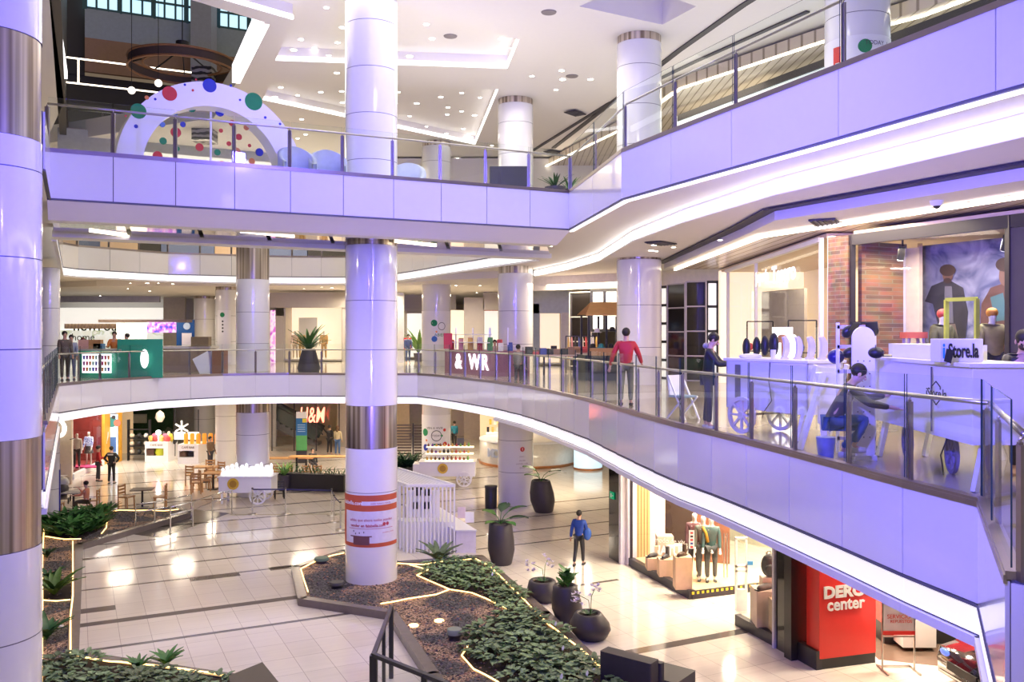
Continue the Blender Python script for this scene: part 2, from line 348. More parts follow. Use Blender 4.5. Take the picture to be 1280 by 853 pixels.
# rails
def railing(label,nodes,z,side,hi=1.24,hr=1.0,cat='glass railing'):
    c=nodes[0];t=thing('glass_railing',label,cat,(c[0],c[1],z))
    br=MB();hd=MB()
    off=lambda p,n,k:(p[0]+n[0]*k,p[1]+n[1]*k)
    hpts=[]
    for i,(p,q) in enumerate(zip(nodes[:-1],nodes[1:])):
        n=outn(p,q,side);u=unitn(p,q)
        br.beam((*p,z+.03),(*q,z+.03),.12,.06)
        br.beam((p[0]+n[0]*.06,p[1]+n[1]*.06,z+.0),(q[0]+n[0]*.06,q[1]+n[1]*.06,z+.0),.02,.06)
        a=(p[0]+u[0]*.02,p[1]+u[1]*.02);b=(q[0]-u[0]*.02,q[1]-u[1]*.02)
        g=MB();k=.02;w2=.006
        P=[off(a,n,k-w2),off(b,n,k-w2),off(b,n,k+w2),off(a,n,k+w2)];z0,z1=z+.08,z+hi
        v=[(x,y,z0) for x,y in P]+[(x,y,z1) for x,y in P]
        g.mi=0;g.add(v,[(0,1,5,4)]);g.mi=1;g.add(v,[(4,5,6,7),(1,2,6,5),(3,0,4,7)])
        g.build('glass_panel',[GLASS,MATS['glass edge']],t)
        hpts.append((p,n))
    hpts.append((nodes[-1],n))
    for p,n in hpts:
        m=MB();u=(n[1],-n[0]);q=off(p,n,-.03)
        m.beam((q[0],q[1],z+.03),(q[0],q[1],z+hr-.05),.03,.03)
        for s_ in (-1,1):
            r_=(q[0]+u[0]*.028*s_,q[1]+u[1]*.028*s_);m.beam((r_[0],r_[1],z+.0),(r_[0],r_[1],z+hr-.07),.024,.05)
        po=m.build('post',STEELB,t)
        MB().tube([(q[0],q[1],z+hr-.08),(q[0],q[1],z+hr-.03),(*off(p,n,-.06),z+hr-.01)],.012,6).build('rail_bracket',STEEL,po)
    hd.tube([(*off(p,n,-.06),z+hr) for p,n in hpts],.026,8);hd.build('handrail',STEEL,t);br.build('base_rail',STEELB,t)
    return t
mat('glass edge',(.03,.07,.07),.15)
# L1
nl=resample(L1_left,1.5);nf=resample(L1_far,1.35);nr=resample(L1_right[:8],1.27)+L1_right[8:];nn=[(4.68,8.8),(4.16,7.66),(3.45,6.09)]
fascia(None,5.5,-1,nodes=nl,lip=.1);fascia(None,5.5,-1,nodes=nf,h=.88,lip=0);fascia(None,5.5,-1,nodes=nr,h0=.88);fascia(None,5.5,-1,nodes=nn);fascia(None,5.5,-1,nodes=[(3.45,6.09),(4.4,4.4)])
railing('first-floor glass railing on the left, seen almost edge-on',nl[1:],5.5,-1)
railing('first-floor glass railing across the far side in front of the green kiosk',nf,5.5,-1)
railing('long curving first-floor glass railing on the right, before the white carts',nr,5.5,-1)
railing('short first-floor glass railing returning at the right picture edge',nn,5.5,-1)
# L2
b2=resample(L2_bridge,1.3);r2=[L2_right[0],(1.98,21.3)]+[L2_right[1],(3.06,16.8)]+L2_right[2:5]+[(6.2,9.1)]
fascia(None,11.0,-1,nodes=b2,glow=0,lip=0);fascia(None,11.0,-1,nodes=r2,glow=0,lip=0)
fascia(None,11.0,-1,nodes=resample(L2_left,1.5),glow=0,lip=0)
v2n=resample(V2,1.45);fascia(None,11.0,-1,nodes=v2n,glow=.3,lip=.04);
bb=resample([back_r,back_l],1.5);fascia(None,11.0,-1,nodes=bb,glow=0,lip=0)
railing('second-floor glass railing along the bridge below the dotted arch',b2,11.0,-1,1.12)
railing('second-floor glass railing rising along the upper right gallery',r2,11.0,-1,1.25)
railing('second-floor glass railing on the far side behind the bridge',v2n[8:-3],11.0,-1,1.12)
# glowing edge light under right fascia
r2i=inset(L2_right,-.0)
m=MB()
for p,q in zip(L2_right[:-1],L2_right[1:]):
    n=outn(p,q,-1);m.beam((p[0]-n[0]*.03,p[1]-n[1]*.03,9.95),(q[0]-n[0]*.03,q[1]-n[1]*.03,9.95),.10,.03)
tag(m.build('cove_light',mat('soft cove strip',(1,1,1),.5,emit=(.97,.95,1),es=1.4)),'white light line tucked directly under the upper right fascia','cove light')
# bridge underside: tapered soffit edge beam, mirrored ceiling panels and rim
def quadz(mb,a,b,za,zb,c,d): mb.add([(*a,za),(*b,za),(*c,zb),(*d,zb)],[(0,1,2,3)])
m=MB();n=(U[1],-U[0]) 
P=lambda p,k:(p[0]+V[0]*k,p[1]+V[1]*k)
f0,f1=L2_bridge;m.add([(*f0,9.97),(*f1,9.97),(*P(f1,.75),9.64),(*P(f0,.75),9.64),(*P(f0,1.3),9.64),(*P(f1,1.3),9.64),(*P(f1,1.3),9.8),(*P(f0,1.3),9.8)],[(0,1,2,3),(3,2,5,4),(4,5,6,7)])
m.build('trim_30',W,kind='structure')
m=MB();g0,g1=back_l,back_r;m.add([(*g0,9.97),(*g1,9.97),(*P(g1,-.1),9.64),(*P(g0,-.1),9.64),(*P(g0,-.9),9.64),(*P(g1,-.9),9.64),(*P(g1,-.9),9.8),(*P(g0,-.9),9.8)],[(3,2,1,0),(4,5,2,3),(7,6,5,4)]);m.build('trim_31',W,kind='structure')
MIRR=mat('mirror ceiling panel',(.55,.5,.44),.06,1,var=.02)
m=MB()
q0,q1,q2,q3=P(f0,1.3),P(f1,1.3),P(g1,-.9),P(g0,-.9)
k=8
for i in range(k):
    a=i/k+.004;b=(i+1)/k-.004;l=lambda p,q,t:(p[0]+(q[0]-p[0])*t,p[1]+(q[1]-p[1])*t)
    m.prism([l(q0,q1,a),l(q0,q1,b),l(q3,q2,b),l(q3,q2,a)],9.76,9.8)
m.build('ceiling',MIRR,kind='structure')
for i,(px,lab) in enumerate([(143,'leftmost'),(335,'second from the left'),(520,'between the two main columns'),(668,'rightmost')]):
    c=G(px,293 if i<2 else 305,9.74);a=R(70) if i==0 else R(50)
    o=MB().beam((c[0]-.8*math.cos(a),c[1]-.8*math.sin(a),9.735),(c[0]+.8*math.cos(a),c[1]+.8*math.sin(a),9.735),.07,.04).build('linear_light',GLOWW)
    tag(o,'warm linear light in the underside of the bridge, '+lab,'ceiling light')
# ---- top ceiling with coves
ZC=17.0
g=lambda px,py:G(px,py,ZC)
OPEN=[g(60,-30),g(200,-12),g(331,28),g(294,106),(-13.6,40.5),(-24.2,46),g(80,128)]
KP1=[g(366,25),g(344,76),g(634,86),g(649,50),g(430,-14),g(225,-14)]
KP1=[g(230,-14),g(366,25),g(344,76),g(634,86),g(649,50),g(430,-14)]
KP2=[g(339,103),g(328,125),g(594,181),g(623,112)]
KP3=[g(724,8),g(828,31),g(870,8),g(790,-22)]
outer=[(-50,5),(40,5),(40,82),(-50,82)]
def planeholes(mb,outer,holes,z):
    loops=[outer]+holes;flat=[p for l in loops for p in l]
    for t in tessellate_polygon([[Vector((p[0],p[1],0)) for p in l] for l in loops]):
        mb.add([(flat[i][0],flat[i][1],z) for i in t],[(0,1,2)],False)
mb=MB();planeholes(mb,outer,[OPEN,KP1,KP2,KP3],ZC);mb.build('ceiling',CEILM,kind='structure')
def covebox(poly,h,gl,lab,gm=GLOW,cap=True,lightedges=None,gz=0.0):
    mb=MB();n=len(poly)
    for i in range(n): p,q=poly[i],poly[(i+1)%n];mb.add([(*p,ZC),(*q,ZC),(*q,ZC+h),(*p,ZC+h)],[(0,1,2,3)])
    if cap: mb.prism(poly,ZC+h,ZC+h+.02)
    mb.build('ceiling',CEILM,kind='structure')
    if gl:
        cx=sum(p[0] for p in poly)/n;cy=sum(p[1] for p in poly)/n
        m=MB()
        for i in (lightedges if lightedges is not None else range(n)):
            p,q=poly[i],poly[(i+1)%n];s_=.995
            f=lambda a:(cx+(a[0]-cx)*s_,cy+(a[1]-cy)*s_)
            p,q=f(p),f(q);m.beam((*p,ZC+gz+gl/2),(*q,ZC+gz+gl/2),.04,gl)
        tag(m.build('cove_light',gm),lab,'cove light')
covebox(KP1,.5,.14,'cove light strips around the larger ceiling recess full of downlights',lightedges=[0,2,3],gz=.02)
covebox(KP2,.45,.14,'cove light strips around the smaller ceiling recess above the bridge',lightedges=[1,2],gz=.02)
covebox(KP3,1.2,0,'')
covebox(OPEN,.9,0,'',cap=False)
m=MB();m.beam((*g(331,30),ZC+.35),(*g(295,104),ZC+.35),.3,.7);m.beam((*g(62,-5),ZC+.2),(*g(79,100),ZC+.2),.3,.3)
tag(m.build('cove_light',mat('bright cove diffuser',(1,1,1),.5,emit=(1,.97,1),es=1.5)),'thick white light bands on both sides of the roof opening','cove light')
# upper void behind the opening
def wallu(px,d,px2,z0,z1,m,th=.3,name='wall_back',off=0):
    a=D(px,d);k=(px2-CX)/F;t=(k*a[1]-a[0])/(U[0]-k*U[1]);b=(a[0]+U[0]*t,a[1]+U[1]*t)
    mb=MB();mb.beam((*P(a,off),(z0+z1)/2),(*P(b,off),(z0+z1)/2),th,z1-z0);return mb.build(name,m,kind='structure'),a,b
wallu(60,50,420,17.0,21.9,DARKW,off=.1)
wallu(106,50,420,21.9,23.8,C3('tan wall band',(.34,.20,.13)))
wallu(106,50,420,23.8,25.5,C3('pale blue wall',(.36,.42,.48)))
wallu(60,50,106,21.9,30,DARKW)
SKY=mat('sky glass',(.5,.7,.8),.3,emit=(.55,.85,1),es=1.0)
_,a,b=wallu(106,50,420,25.5,28.5,SKY,name='window_1',th=.1)
m=MB()
for k in range(25):
    t=k/24;p=(a[0]+(b[0]-a[0])*t,a[1]+(b[1]-a[1])*t);p=P(p,-.1)
    m.beam((*p,25.4),(*p,28.6),.09 if k%3 else .25,.09)
for z in (25.5,26.4,27.4): m.beam((*P(a,-.12),z),(*P(b,-.12),z),.08,.12)
m.build('window_1',C3('teal window frame',(.05,.13,.15)),kind='structure')
c1=onw(262,a,b);MB().cb((c1[0],c1[1]-1,23),(1.2,1.0,12)).build('wall_back',C3('blue grey pier',(.40,.42,.52)),kind='structure')
m=MB();m.beam((*LL(46),22),(*LL(24),22),.3,10);m.at().build('wall_left',DARKW,kind='structure')
# L3 fascia beyond opening + dark glass above
_,a3,b3=wallu(72,44,420,16.2,17.35,C3('grey white fascia',(.45,.47,.5)),off=0)
railing('third-floor glass railing far behind the dotted arch',resample([onw(84,a3,b3),onw(330,a3,b3)],1.6),17.35,-1,1.3)
for z,px0,px1,d in ((20.4,81,247,42.5),(19.2,81,238,42.5)):
    p=D(px0,d);q=onw(px1,p,(p[0]+U[0],p[1]+U[1]))
    tag(MB().beam((*p,z),(*q,z),.06,.06).build('linear_light',GLOWW),'%s long warm light line hanging in the dark upper hall'%('upper' if z>20 else 'lower'),'hanging light')
p=onw(98,D(81,42.5),(D(81,42.5)[0]+U[0],42.5+U[1]));tag(MB().beam((*p,19.2),(*p,20.4),.06,.06).build('linear_light',GLOWW),'short vertical light joining the two long light lines','hanging light')
# right upper ceiling grooves (their shade put into dark strips), lower ceiling, warm line and shopfront
def poly_strip(pts,z,wd,h,m,name='trim',**k):
    mb=MB()
    for p,q in zip(pts[:-1],pts[1:]): mb.beam((*p,z),(*q,z),wd,h)
    return mb.build(name,m,**k)
poly_strip([(2.2,47),(3.3,42),(5.8,30.7),(6.9,26.5),(9,20)],16.98,.22,.05,DARK,'trim_32',kind='structure')
poly_strip([(1.1,47.7),(4.1,37.9),(6.6,32),(9,27)],16.97,.16,.05,DARK,'trim_33',kind='structure')
MB().prism([(1.2,52),(4.8,40.9),(6.2,34),(9.6,28.6),(11.5,26),(16,18),(39,18),(39,52)],16.5,16.9).build('ceiling',SLAT,kind='structure')
tag(poly_strip([(1.5,50.6),(5,40.5),(6.4,33.7),(9.9,28.3),(12,26),(15,20)],16.47,.12,.05,GLOWW,'linear_light'),'warm light line edging the slatted ceiling of the upper right gallery','ceiling light')
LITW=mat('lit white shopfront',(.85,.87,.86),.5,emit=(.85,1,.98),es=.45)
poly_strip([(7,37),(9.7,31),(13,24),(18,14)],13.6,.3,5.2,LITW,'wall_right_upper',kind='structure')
poly_strip([(6.95,36.9),(9.62,30.9),(12.9,23.9),(17.9,13.9)],16.1,.2,.25,DARK,'trim_34',kind='structure')
# outer shell
MB().box(-46,-45.5,5,80,0,31).build('wall_left',GREYW,kind='structure')
MB().box(-46,30,79.5,80,0,31).build('wall_back',TILE,kind='structure')
MB().box(-46,30,-8.3,-8,0,17).build('wall_front',W,kind='structure');MB().box(-50,40,-8.3,5,17,17.2).build('ceiling',CEILM,kind='structure')
# ---- columns
def column(label,x,y,segs,r=.74,bands=(),top=17.0,base=0,joints=()):
    t=thing('column',label,'column',(x,y,base))
    for z0,z1 in segs:
        js=[j for j in joints if z0+.05<j<z1-.05];zs=[z0]+js+[z1];mb=MB()
        for a,b in zip(zs[:-1],zs[1:]):
            mb.mi=0;mb.lathe([(r,a+.008),(r,b-.008)],(x,y),40,cap=False);
        mb.mi=1;mb.lathe([(r-.01,z0),(r-.01,z1)],(x,y),40)
        mb.build('column_shaft',[PANEL,GAP],t)
    for z0,z1 in bands: MB().lathe([(r-.015,z0),(r-.015,z1)],(x,y),40).build('steel_band',MATS['band steel'],t)
    return t
def bandmat():
    m=bpy.data.materials.new('band steel');m.use_nodes=True;nt=m.node_tree;b=nt.nodes['Principled BSDF'];b.inputs['Metallic'].default_value=.85;b.inputs['Roughness'].default_value=.28
    tc=nt.nodes.new('ShaderNodeTexCoord');mp=nt.nodes.new('ShaderNodeMapping');mp.inputs['Scale'].default_value=(5,5,.05);n=nt.nodes.new('ShaderNodeTexNoise');n.inputs['Scale'].default_value=1.5
    nt.links.new(tc.outputs['Object'],mp.inputs[0]);nt.links.new(mp.outputs[0],n.inputs['Vector']);r=nt.nodes.new('ShaderNodeValToRGB');r.color_ramp.elements[0].position=.35;r.color_ramp.elements[1].position=.65
    r.color_ramp.elements[0].color=(.22,.17,.13,1);r.color_ramp.elements[1].color=(.75,.66,.58,1);nt.links.new(n.outputs['Fac'],r.inputs[0]);nt.links.new(r.outputs[0],b.inputs['Base Color']);MATS['band steel']=m
bandmat()
J=[1.4,2.72,6.72,8.1,12.05,13.35,14.65,15.95]
lev=[(0,3.95),(5.14,9.68),(11.0,16.75)];bds=[(3.95,5.14),(9.68,10.2),(16.75,17)]
A=(-4.03,25.45);Cc=(4.22,29.5);Dd=(.15,37.4);Ee=(-3.9,45.8);Bb=(-11.5,39.4);Hh=(8.26,21.25)
column('tall column standing in the gravel bed, with the orange wrap sign',*A,[(0,3.95),(5.14,9.68),(9.97,17)],bands=[(3.95,5.14),(9.68,9.97)],joints=J)
column('column on the right beside the wooden-roofed stall',*Cc,[(5.14,9.6),(11,16.75)],bands=[(9.6,9.8),(16.75,17)],joints=J)
column('column behind the round counter planter with a small red 1 sign',*Dd,lev,bands=bds,joints=J)
column('far column carrying the poster of coloured dots on both floors',*Ee,lev,bands=bds,joints=J)
column('column behind the white cart on the left, with steel bands',*Bb,[(0,3.7),(5.3,9.55)],bands=[(3.7,5.3),(9.55,11)],joints=J,r=.72)
column('second-floor column with a green dot seen through the upper right railing',*Hh,[(11,17)],joints=J)
column('huge foreground column cut by the left picture edge',-8.02,13.5,[(0,3.95),(5.6,10.13),(11.67,17)],bands=[(3.95,5.6),(10.13,11.67)],joints=[2.6,6.95,8.32,9.66,13],r=.78)
column('white column just left of the steel-banded column, carrying a green-dot notice',*D(284,48),[(0,3.7),(5.3,9.5)],bands=[(3.7,5.3),(9.5,9.66)],joints=J,r=.62)
column('grey far column beside the blue kiosk panel',*D(256,60),[(0,3.7),(5.3,9.5)],bands=[(3.7,5.3),(9.5,9.66)],joints=J,r=.72)
column('thin far column at the left behind the gallery',*D(62,33),[(0,3.7),(5.3,9.6)],joints=J,r=.35)
# ================================================================ PEOPLE
def skinmesh(name,verts,edges,radii,m,parent,sub=1):
    me=bpy.data.meshes.new(name+'_s');me.from_pydata([tuple(v) for v in verts],edges,[]);o=bpy.data.objects.new(name+'_s',me);COL.objects.link(o)
    md=o.modifiers.new('s','SKIN');md.use_smooth_shade=True
    for i,r in enumerate(radii):
        d=me.skin_vertices[0].data[i];d.radius=r if isinstance(r,tuple) else (r,r);d.use_root=(i==0)
    if sub: sb=o.modifiers.new('u','SUBSURF');sb.levels=sub
    bpy.context.view_layer.update()
    m2=bpy.data.meshes.new_from_object(o.evaluated_get(bpy.context.evaluated_depsgraph_get()));bpy.data.objects.remove(o)
    m2.materials.clear();m2.materials.append(m);m2.polygons.foreach_set('use_smooth',[True]*len(m2.polygons))
    r=bpy.data.objects.new(name,m2);COL.objects.link(r);r.parent=parent;return r
def rotx(v,a): # pitch forward: rotate towards -Y
    y,z=v[1],v[2];return Vector((v[0],y*math.cos(a)-z*math.sin(a),y*math.sin(a)+z*math.cos(a)))
def person(name,label,loc,rz=0,h=1.72,top=None,bottom=None,skin=None,hair=None,arms=((10,5,15),(10,5,15)),legs=((3,3),(-3,3)),sit=False,lean=0,nod=0,face=True,mannequin=False,shoes=None,cat='person',open_jacket=None,long_hair=False,cap=None,skirt=None,shortsleeve=False,mask=None,group=None,hood=None,bust=False,bulk=1.0):
    t=thing(name,label,cat,loc,rz,group,h/1.75)
    skin=skin or SKIN;sgn=(-1,1)
    pz=.95;
    piv=Vector((0,0,pz))
    def tors(p): p=Vector(p);return piv+rotx(p-piv,R(lean)) if lean else p
    # rotx with negative angle -> towards -Y
    pel=Vector((0,0,.95));sp=tors((0,0,1.1));ch=tors((0,.0,1.30));nb=tors((0,.01,1.45));nk=tors((0,0,1.52))
    hd=lambda p: nk+rotx(Vector(p),R(lean*.6+nod))
    h1=hd((0,-.02,.05));h2=hd((0,-.015,.12));h3=hd((0,0,.2))
    vs=[pel,sp,ch,nb,nk,h1,h2,h3];ed=[(0,1),(1,2),(2,3),(3,4),(4,5),(5,6),(6,7)];ra=[(.13,.10),(.125,.09),(.15,.10),(.085,.07),.055,(.065,.075),(.078,.092),(.06,.072)]
    jk_v=[pel+Vector((0,0,-.06)),pel,sp,ch,nb];jk_e=[(0,1),(1,2),(2,3),(3,4)];jk_r=[(.155,.125),(.155,.125),(.15,.115),(.175,.12),(.10,.085)]
    tr_v=[pel];tr_e=[];tr_r=[(.145,.115)]
    sh=[]
    for s_,(fw,abd,el) in zip(sgn,arms):
        a0=tors((.18*s_,.0,1.40));
        dirn=rotx(Vector((math.sin(R(abd))*s_,0,-math.cos(R(abd)))),R(-fw-0*lean))
        dirn=Vector((dirn.x,-abs(dirn.y) if fw>=0 else abs(dirn.y),dirn.z))
        e=a0+dirn*.28
        d2=Vector((math.sin(R(abd))*s_*.6-(.25*s_ if el>60 else 0),-math.sin(R(fw+el)),-math.cos(R(fw+el)))).normalized()
        if abd>=30: d2=Vector((-.62*s_,-.22,-.72)).normalized()
        w_=e+d2*.25;hn=w_+d2*.075
        k=len(vs);vs+=[a0,e,w_,hn];ed+=[(2,k),(k,k+1),(k+1,k+2),(k+2,k+3)];ra+=[.06,.042,.028,(.038,.022)]
        side=d2.cross(Vector((0,1,0)));side=side.normalized() if side.length>.2 else Vector((1,0,0))
        for q,(o_,l) in enumerate([(-.026,.06),(-.009,.075),(.009,.07),(.026,.055)]):
            f1=hn+side*o_+d2*l*.5+Vector((0,-.006,0));f2=hn+side*o_*1.1+d2*l+Vector((0,-.02,0));kk=len(vs);vs+=[f1,f2];ed+=[(k+3,kk),(kk,kk+1)];ra+=[.0095,.008]
        th=w_+d2*.02;kk=len(vs);vs+=[th+side*.035*-s_+d2*.035];ed+=[(k+3,kk)];ra+=[.011]
        j=len(jk_v);jk_v+=[a0,e] if not shortsleeve else [a0,a0+dirn*.15]
        jk_e+=[(3,j),(j,j+1)];jk_r+=[.075,.06]
        if not shortsleeve: jk_v+=[w_];jk_e+=[(j+1,j+2)];jk_r+=[.042]
    feet=[]
    for s_,(fw,kn) in zip(sgn,legs):
        hp=Vector((.085*s_,0,.90))
        if sit: fw,kn=(88,88)
        d1=Vector((.03*s_,-math.sin(R(fw)),-math.cos(R(fw)))).normalized();k1=hp+d1*.42
        d2=Vector((0,math.sin(R(kn-fw)),-math.cos(R(kn-fw)))).normalized();an=k1+d2*.42
        heel=an+Vector((0,0,-.03));toe=an+Vector((.02*s_,-.15,-.055))
        k=len(vs);vs+=[hp,k1,an,toe];ed+=[(0,k),(k,k+1),(k+1,k+2),(k+2,k+3)];ra+=[(.085,.085),.055,.035,(.035,.022)]
        j=len(tr_v);tr_v+=[hp,k1,an+Vector((0,0,.04))];tr_e+=[(0,j),(j,j+1),(j+1,j+2)];tr_r+=[(.095,.10),.068,.055]
        feet.append((an,toe))
    body=skinmesh('body',vs,ed,ra,skin,t)
    # head features joined as children-free mesh
    rot=R(lean*.6+nod)
    if not mannequin:
        hm=MB();hm.M=Matrix.Translation(nk)@Matrix.Rotation(rot,4,'X')
        if long_hair: hm.sph((0,.022,.13),(.098,.105,.125));hm.sph((0,.06,.02),(.085,.055,.17))
        else: hm.sph((0,.022,.15),(.094,.105,.10))
        hm.build('hair',hair or HAIR,t,world=False)
        if face:
            em=MB();em.M=hm.M
            for s_ in sgn: em.sph((.032*s_,-.092,.115),(.012,.008,.008),8,6)
            em.build('eyes',HAIR,body,world=False)
            em=MB();em.M=hm.M;em.sph((0,-.105,.09),(.013,.018,.022),8,6)
            for s_ in sgn: em.sph((.086*s_,0,.1),(.012,.022,.032),8,6)
            em.build('nose_and_ears',skin,body,world=False)
            em=MB();em.M=hm.M;em.sph((0,-.093,.05),(.026,.008,.007),8,6);em.build('mouth',C3('lips',(.35,.12,.1)),body,world=False)
        if mask:
            em=MB();em.M=hm.M;em.sph((0,-.06,.065),(.062,.05,.048),10,8);em.build('face_mask',mask,t,world=False)
    else:
        hm=MB();hm.M=Matrix.Translation(nk)@Matrix.Rotation(rot,4,'X');hm.sph((0,-.1,.09),(.012,.018,.022),8,6);hm.build('nose',skin,t,world=False)
    if cap:
        hm=MB();hm.M=Matrix.Translation(nk)@Matrix.Rotation(rot,4,'X');hm.sph((0,.0,.17),(.10,.11,.095));hm.build('cap',cap,t,world=False)
    if hood:
        hm=MB();hm.M=Matrix.Translation(nk)@Matrix.Rotation(rot,4,'X');hm.sph((0,.065,-.05),(.10,.06,.06));hm.build('hood',hood,t,world=False)
    if top: skinmesh('jacket' if not shortsleeve else 'shirt',jk_v,jk_e,[(r*bulk if not isinstance(r,tuple) else (r[0]*bulk,r[1]*bulk)) for r in jk_r],top,t)
    if bottom: skinmesh('trousers',tr_v,tr_e,tr_r,bottom,t)
    if skirt:
        mm=MB();mm.lathe([(.15,.98),(.19,.8),(.24,.6)],(0,0),16);mm.build('skirt',skirt,t,world=False)
    if shoes:
        for an,toe in feet:
            mm=MB();mm.tube([an+Vector((0,.05,-.05)),an+Vector((0,-.04,-.045)),toe+Vector((0,-.01,.012))],[.042,.048,.035],8);mm.build('shoe',shoes,t,world=False)
    return t
# ================================================================ SECOND FLOOR
# dotted arch on the bridge
aL=D(141,21.9);aR=D(375,24.6)
adx,ady=aR[0]-aL[0],aR[1]-aL[1];AW=math.hypot(adx,ady);arz=math.atan2(ady,adx);amx,amy=(aL[0]+aR[0])/2,(aL[1]+aR[1])/2
arch=thing('dotted_arch','white half-round walk-through arch with coloured dots standing on the bridge','arch',(amx,amy,11.0),arz)
Ro=AW/2;Ri=Ro-.62;zc=.28
m=MB();n=40
pr=lambda r,k:(r*math.cos(math.pi*k/n),zc+r*math.sin(math.pi*k/n))
vs=[];
for k in range(n+1):
    for r,y in ((Ro,-.3),(Ro,.3),(Ri,.3),(Ri,-.3)):
        x,z=pr(r,k);vs.append((x,y,z))
fs=[]
for k in range(n):
    for j in range(4): fs.append((k*4+j,k*4+(j+1)%4,(k+1)*4+(j+1)%4,(k+1)*4+j))
m.add(vs,fs,False);m.box(Ri,Ro,-.3,.3,0,zc);m.box(-Ro,-Ri,-.3,.3,0,zc)
m.build('arch_body',WHITEM,arch,world=False)
DR=C3('dot red',(.62,.04,.04));DG=C3('dot green',(.0,.24,.08));DB=C3('dot blue',(.02,.04,.42));DO=C3('dot orange',(.72,.25,.06))
def arch_px(px,py):
    # point of the arch front plane seen at a pixel
    fr=(amx+math.sin(arz)*.3,amy-math.cos(arz)*.3);q=onw(px,fr,(fr[0]+math.cos(arz),fr[1]+math.sin(arz)));z=Z(py,q[1])-11
    return ((q[0]-amx)*math.cos(arz)+(q[1]-amy)*math.sin(arz),z,q[1])
for px,py,r,mm in [(262,107,8.5,DB),(212,117,9,DR),(317,127,11,DG),(173,139,9.5,DG),(183.5,122,2.6,DO),(194,124,1.6,DB),(231,106,1.5,DB),(241,113,1.5,DR),(288.5,107,1.6,DB),(170,158,2.4,DB),(157,145,1.4,DR),(300,125,1.4,DB),(331.5,147,1.7,DB),(350,155,1.6,DB),(245,99.5,1.3,DR)]:
    x,z,d=arch_px(px,py);MB().disc((x,z),r*d/F,-.308,-.299).build('dot',mm,arch,world=False)
ap=thing('dotted_screen','clear screen with red, green, blue and orange dots standing inside the white arch','screen',(amx,amy,11.0),arz)
m=MB();m.vplate([(Ri*.97*math.cos(math.pi*k/n),zc+Ri*.97*math.sin(math.pi*k/n)) for k in range(n+1)]+[(-Ri*.97,.02),(Ri*.97,.02)],.2,.215);m.build('clear_panel',ACRYL,ap,world=False)
for px,py,r,mm in [(246,130,5.5,DG),(223,136,5.5,C3('pale blue dot',(.12,.25,.6))),(281.5,135.5,5.5,DB),(226,161,6.5,DR),(210,172,4.5,DG),(228,182,3,DG),(179,177,5.5,DR),(203,191,6,DR),(256,180,5,DR),(278.5,186.5,4,DG),(302.5,186,5.5,DO),(297,149.5,4,DR),(283,159,2.6,DR),(305.5,167,4,DR),(293,175.5,3,DR),(319,178,2.2,DR),(315,155,3.5,DO),(322,198,4,DO),(331.5,186.5,5,DB),(193,150,3.5,DB),(209,151,3.5,C3('pale blue dot',(.1,.2,.5))),(235,151,3.5,DB),(284,203,5.5,DO),(253,203,4,DB)]:
    x,z,d=arch_px(px,py);r_=r*d/F
    z=max(z,r_+.03);MB().disc((x*1.005,z),r_,.185,.199).build('dot',mm,ap,world=False)
for p,q in [((-1.55,.05),(-1.95,1.25)),((1.6,.05),(2.05,1.3)),((0,.05),(0,2.0))]:
    MB().beam((p[0],.1,p[1]),(q[0],.1,q[1]),.05,.04).build('strut',WHITEM,arch,world=False)
# hanging ring truss
rc=D(228,41);rg=thing('ring_truss','round bronze lighting truss hanging in the dark upper hall','chandelier',(rc[0],rc[1],Z(82,41)))
for r_,z_,nm in ((2.35,.22,'outer_hoop'),(2.35,-.22,'outer_hoop'),(1.7,0,'inner_hoop')):
    MB().tube([(r_*math.cos(a),r_*math.sin(a),z_) for a in [2*math.pi*k/48 for k in range(48)]],.055,8,True).build(nm,C3('bronze truss',(.34,.16,.07),.4),rg,world=False)
MB().lathe([(2.33,-.22),(2.33,.22)],(0,0),48,cap=False).build('mesh_band',C3('truss mesh',(.09,.06,.05),.7),rg,world=False)
for k in range(10):
    a=2*math.pi*k/10;MB().beam((.15*math.cos(a),.15*math.sin(a),.75),(2.3*math.cos(a),2.3*math.sin(a),.2),.05,.05).build('spoke',BLACK,rg,world=False)
MB().cyl((0,0),.3,.5,1.1,10).build('hub',BLACK,rg,world=False)
MB().beam((0,0,1),(0,0,9),.04,.04).build('hanging_rod',BLACK,rg,world=False)
hc=D(256,43);
def chev():
    m=bpy.data.materials.new('chevron cladding');m.use_nodes=True;nt=m.node_tree;b=nt.nodes['Principled BSDF'];tc=nt.nodes.new('ShaderNodeTexCoord');mp=nt.nodes.new('ShaderNodeMapping');wv=nt.nodes.new('ShaderNodeTexWave')
    wv.inputs['Scale'].default_value=1.2;wv.bands_direction='Z';wv.inputs['Distortion'].default_value=3;wv.inputs['Detail Scale'].default_value=2;nt.links.new(tc.outputs['Object'],wv.inputs[0]);r=nt.nodes.new('ShaderNodeValToRGB');r.color_ramp.interpolation='CONSTANT'
    r.color_ramp.elements[0].color=(.03,.03,.03,1);r.color_ramp.elements[1].position=.5;r.color_ramp.elements[1].color=(.4,.38,.36,1);nt.links.new(wv.outputs[0],r.inputs[0]);nt.links.new(r.outputs[0],b.inputs[0]);return m
tag(MB().cb((hc[0],hc[1],18.2),(.95,.95,3.6)).build('patterned_pillar',chev()),'square pillar with zigzag black and white pattern under the ring truss','pillar')
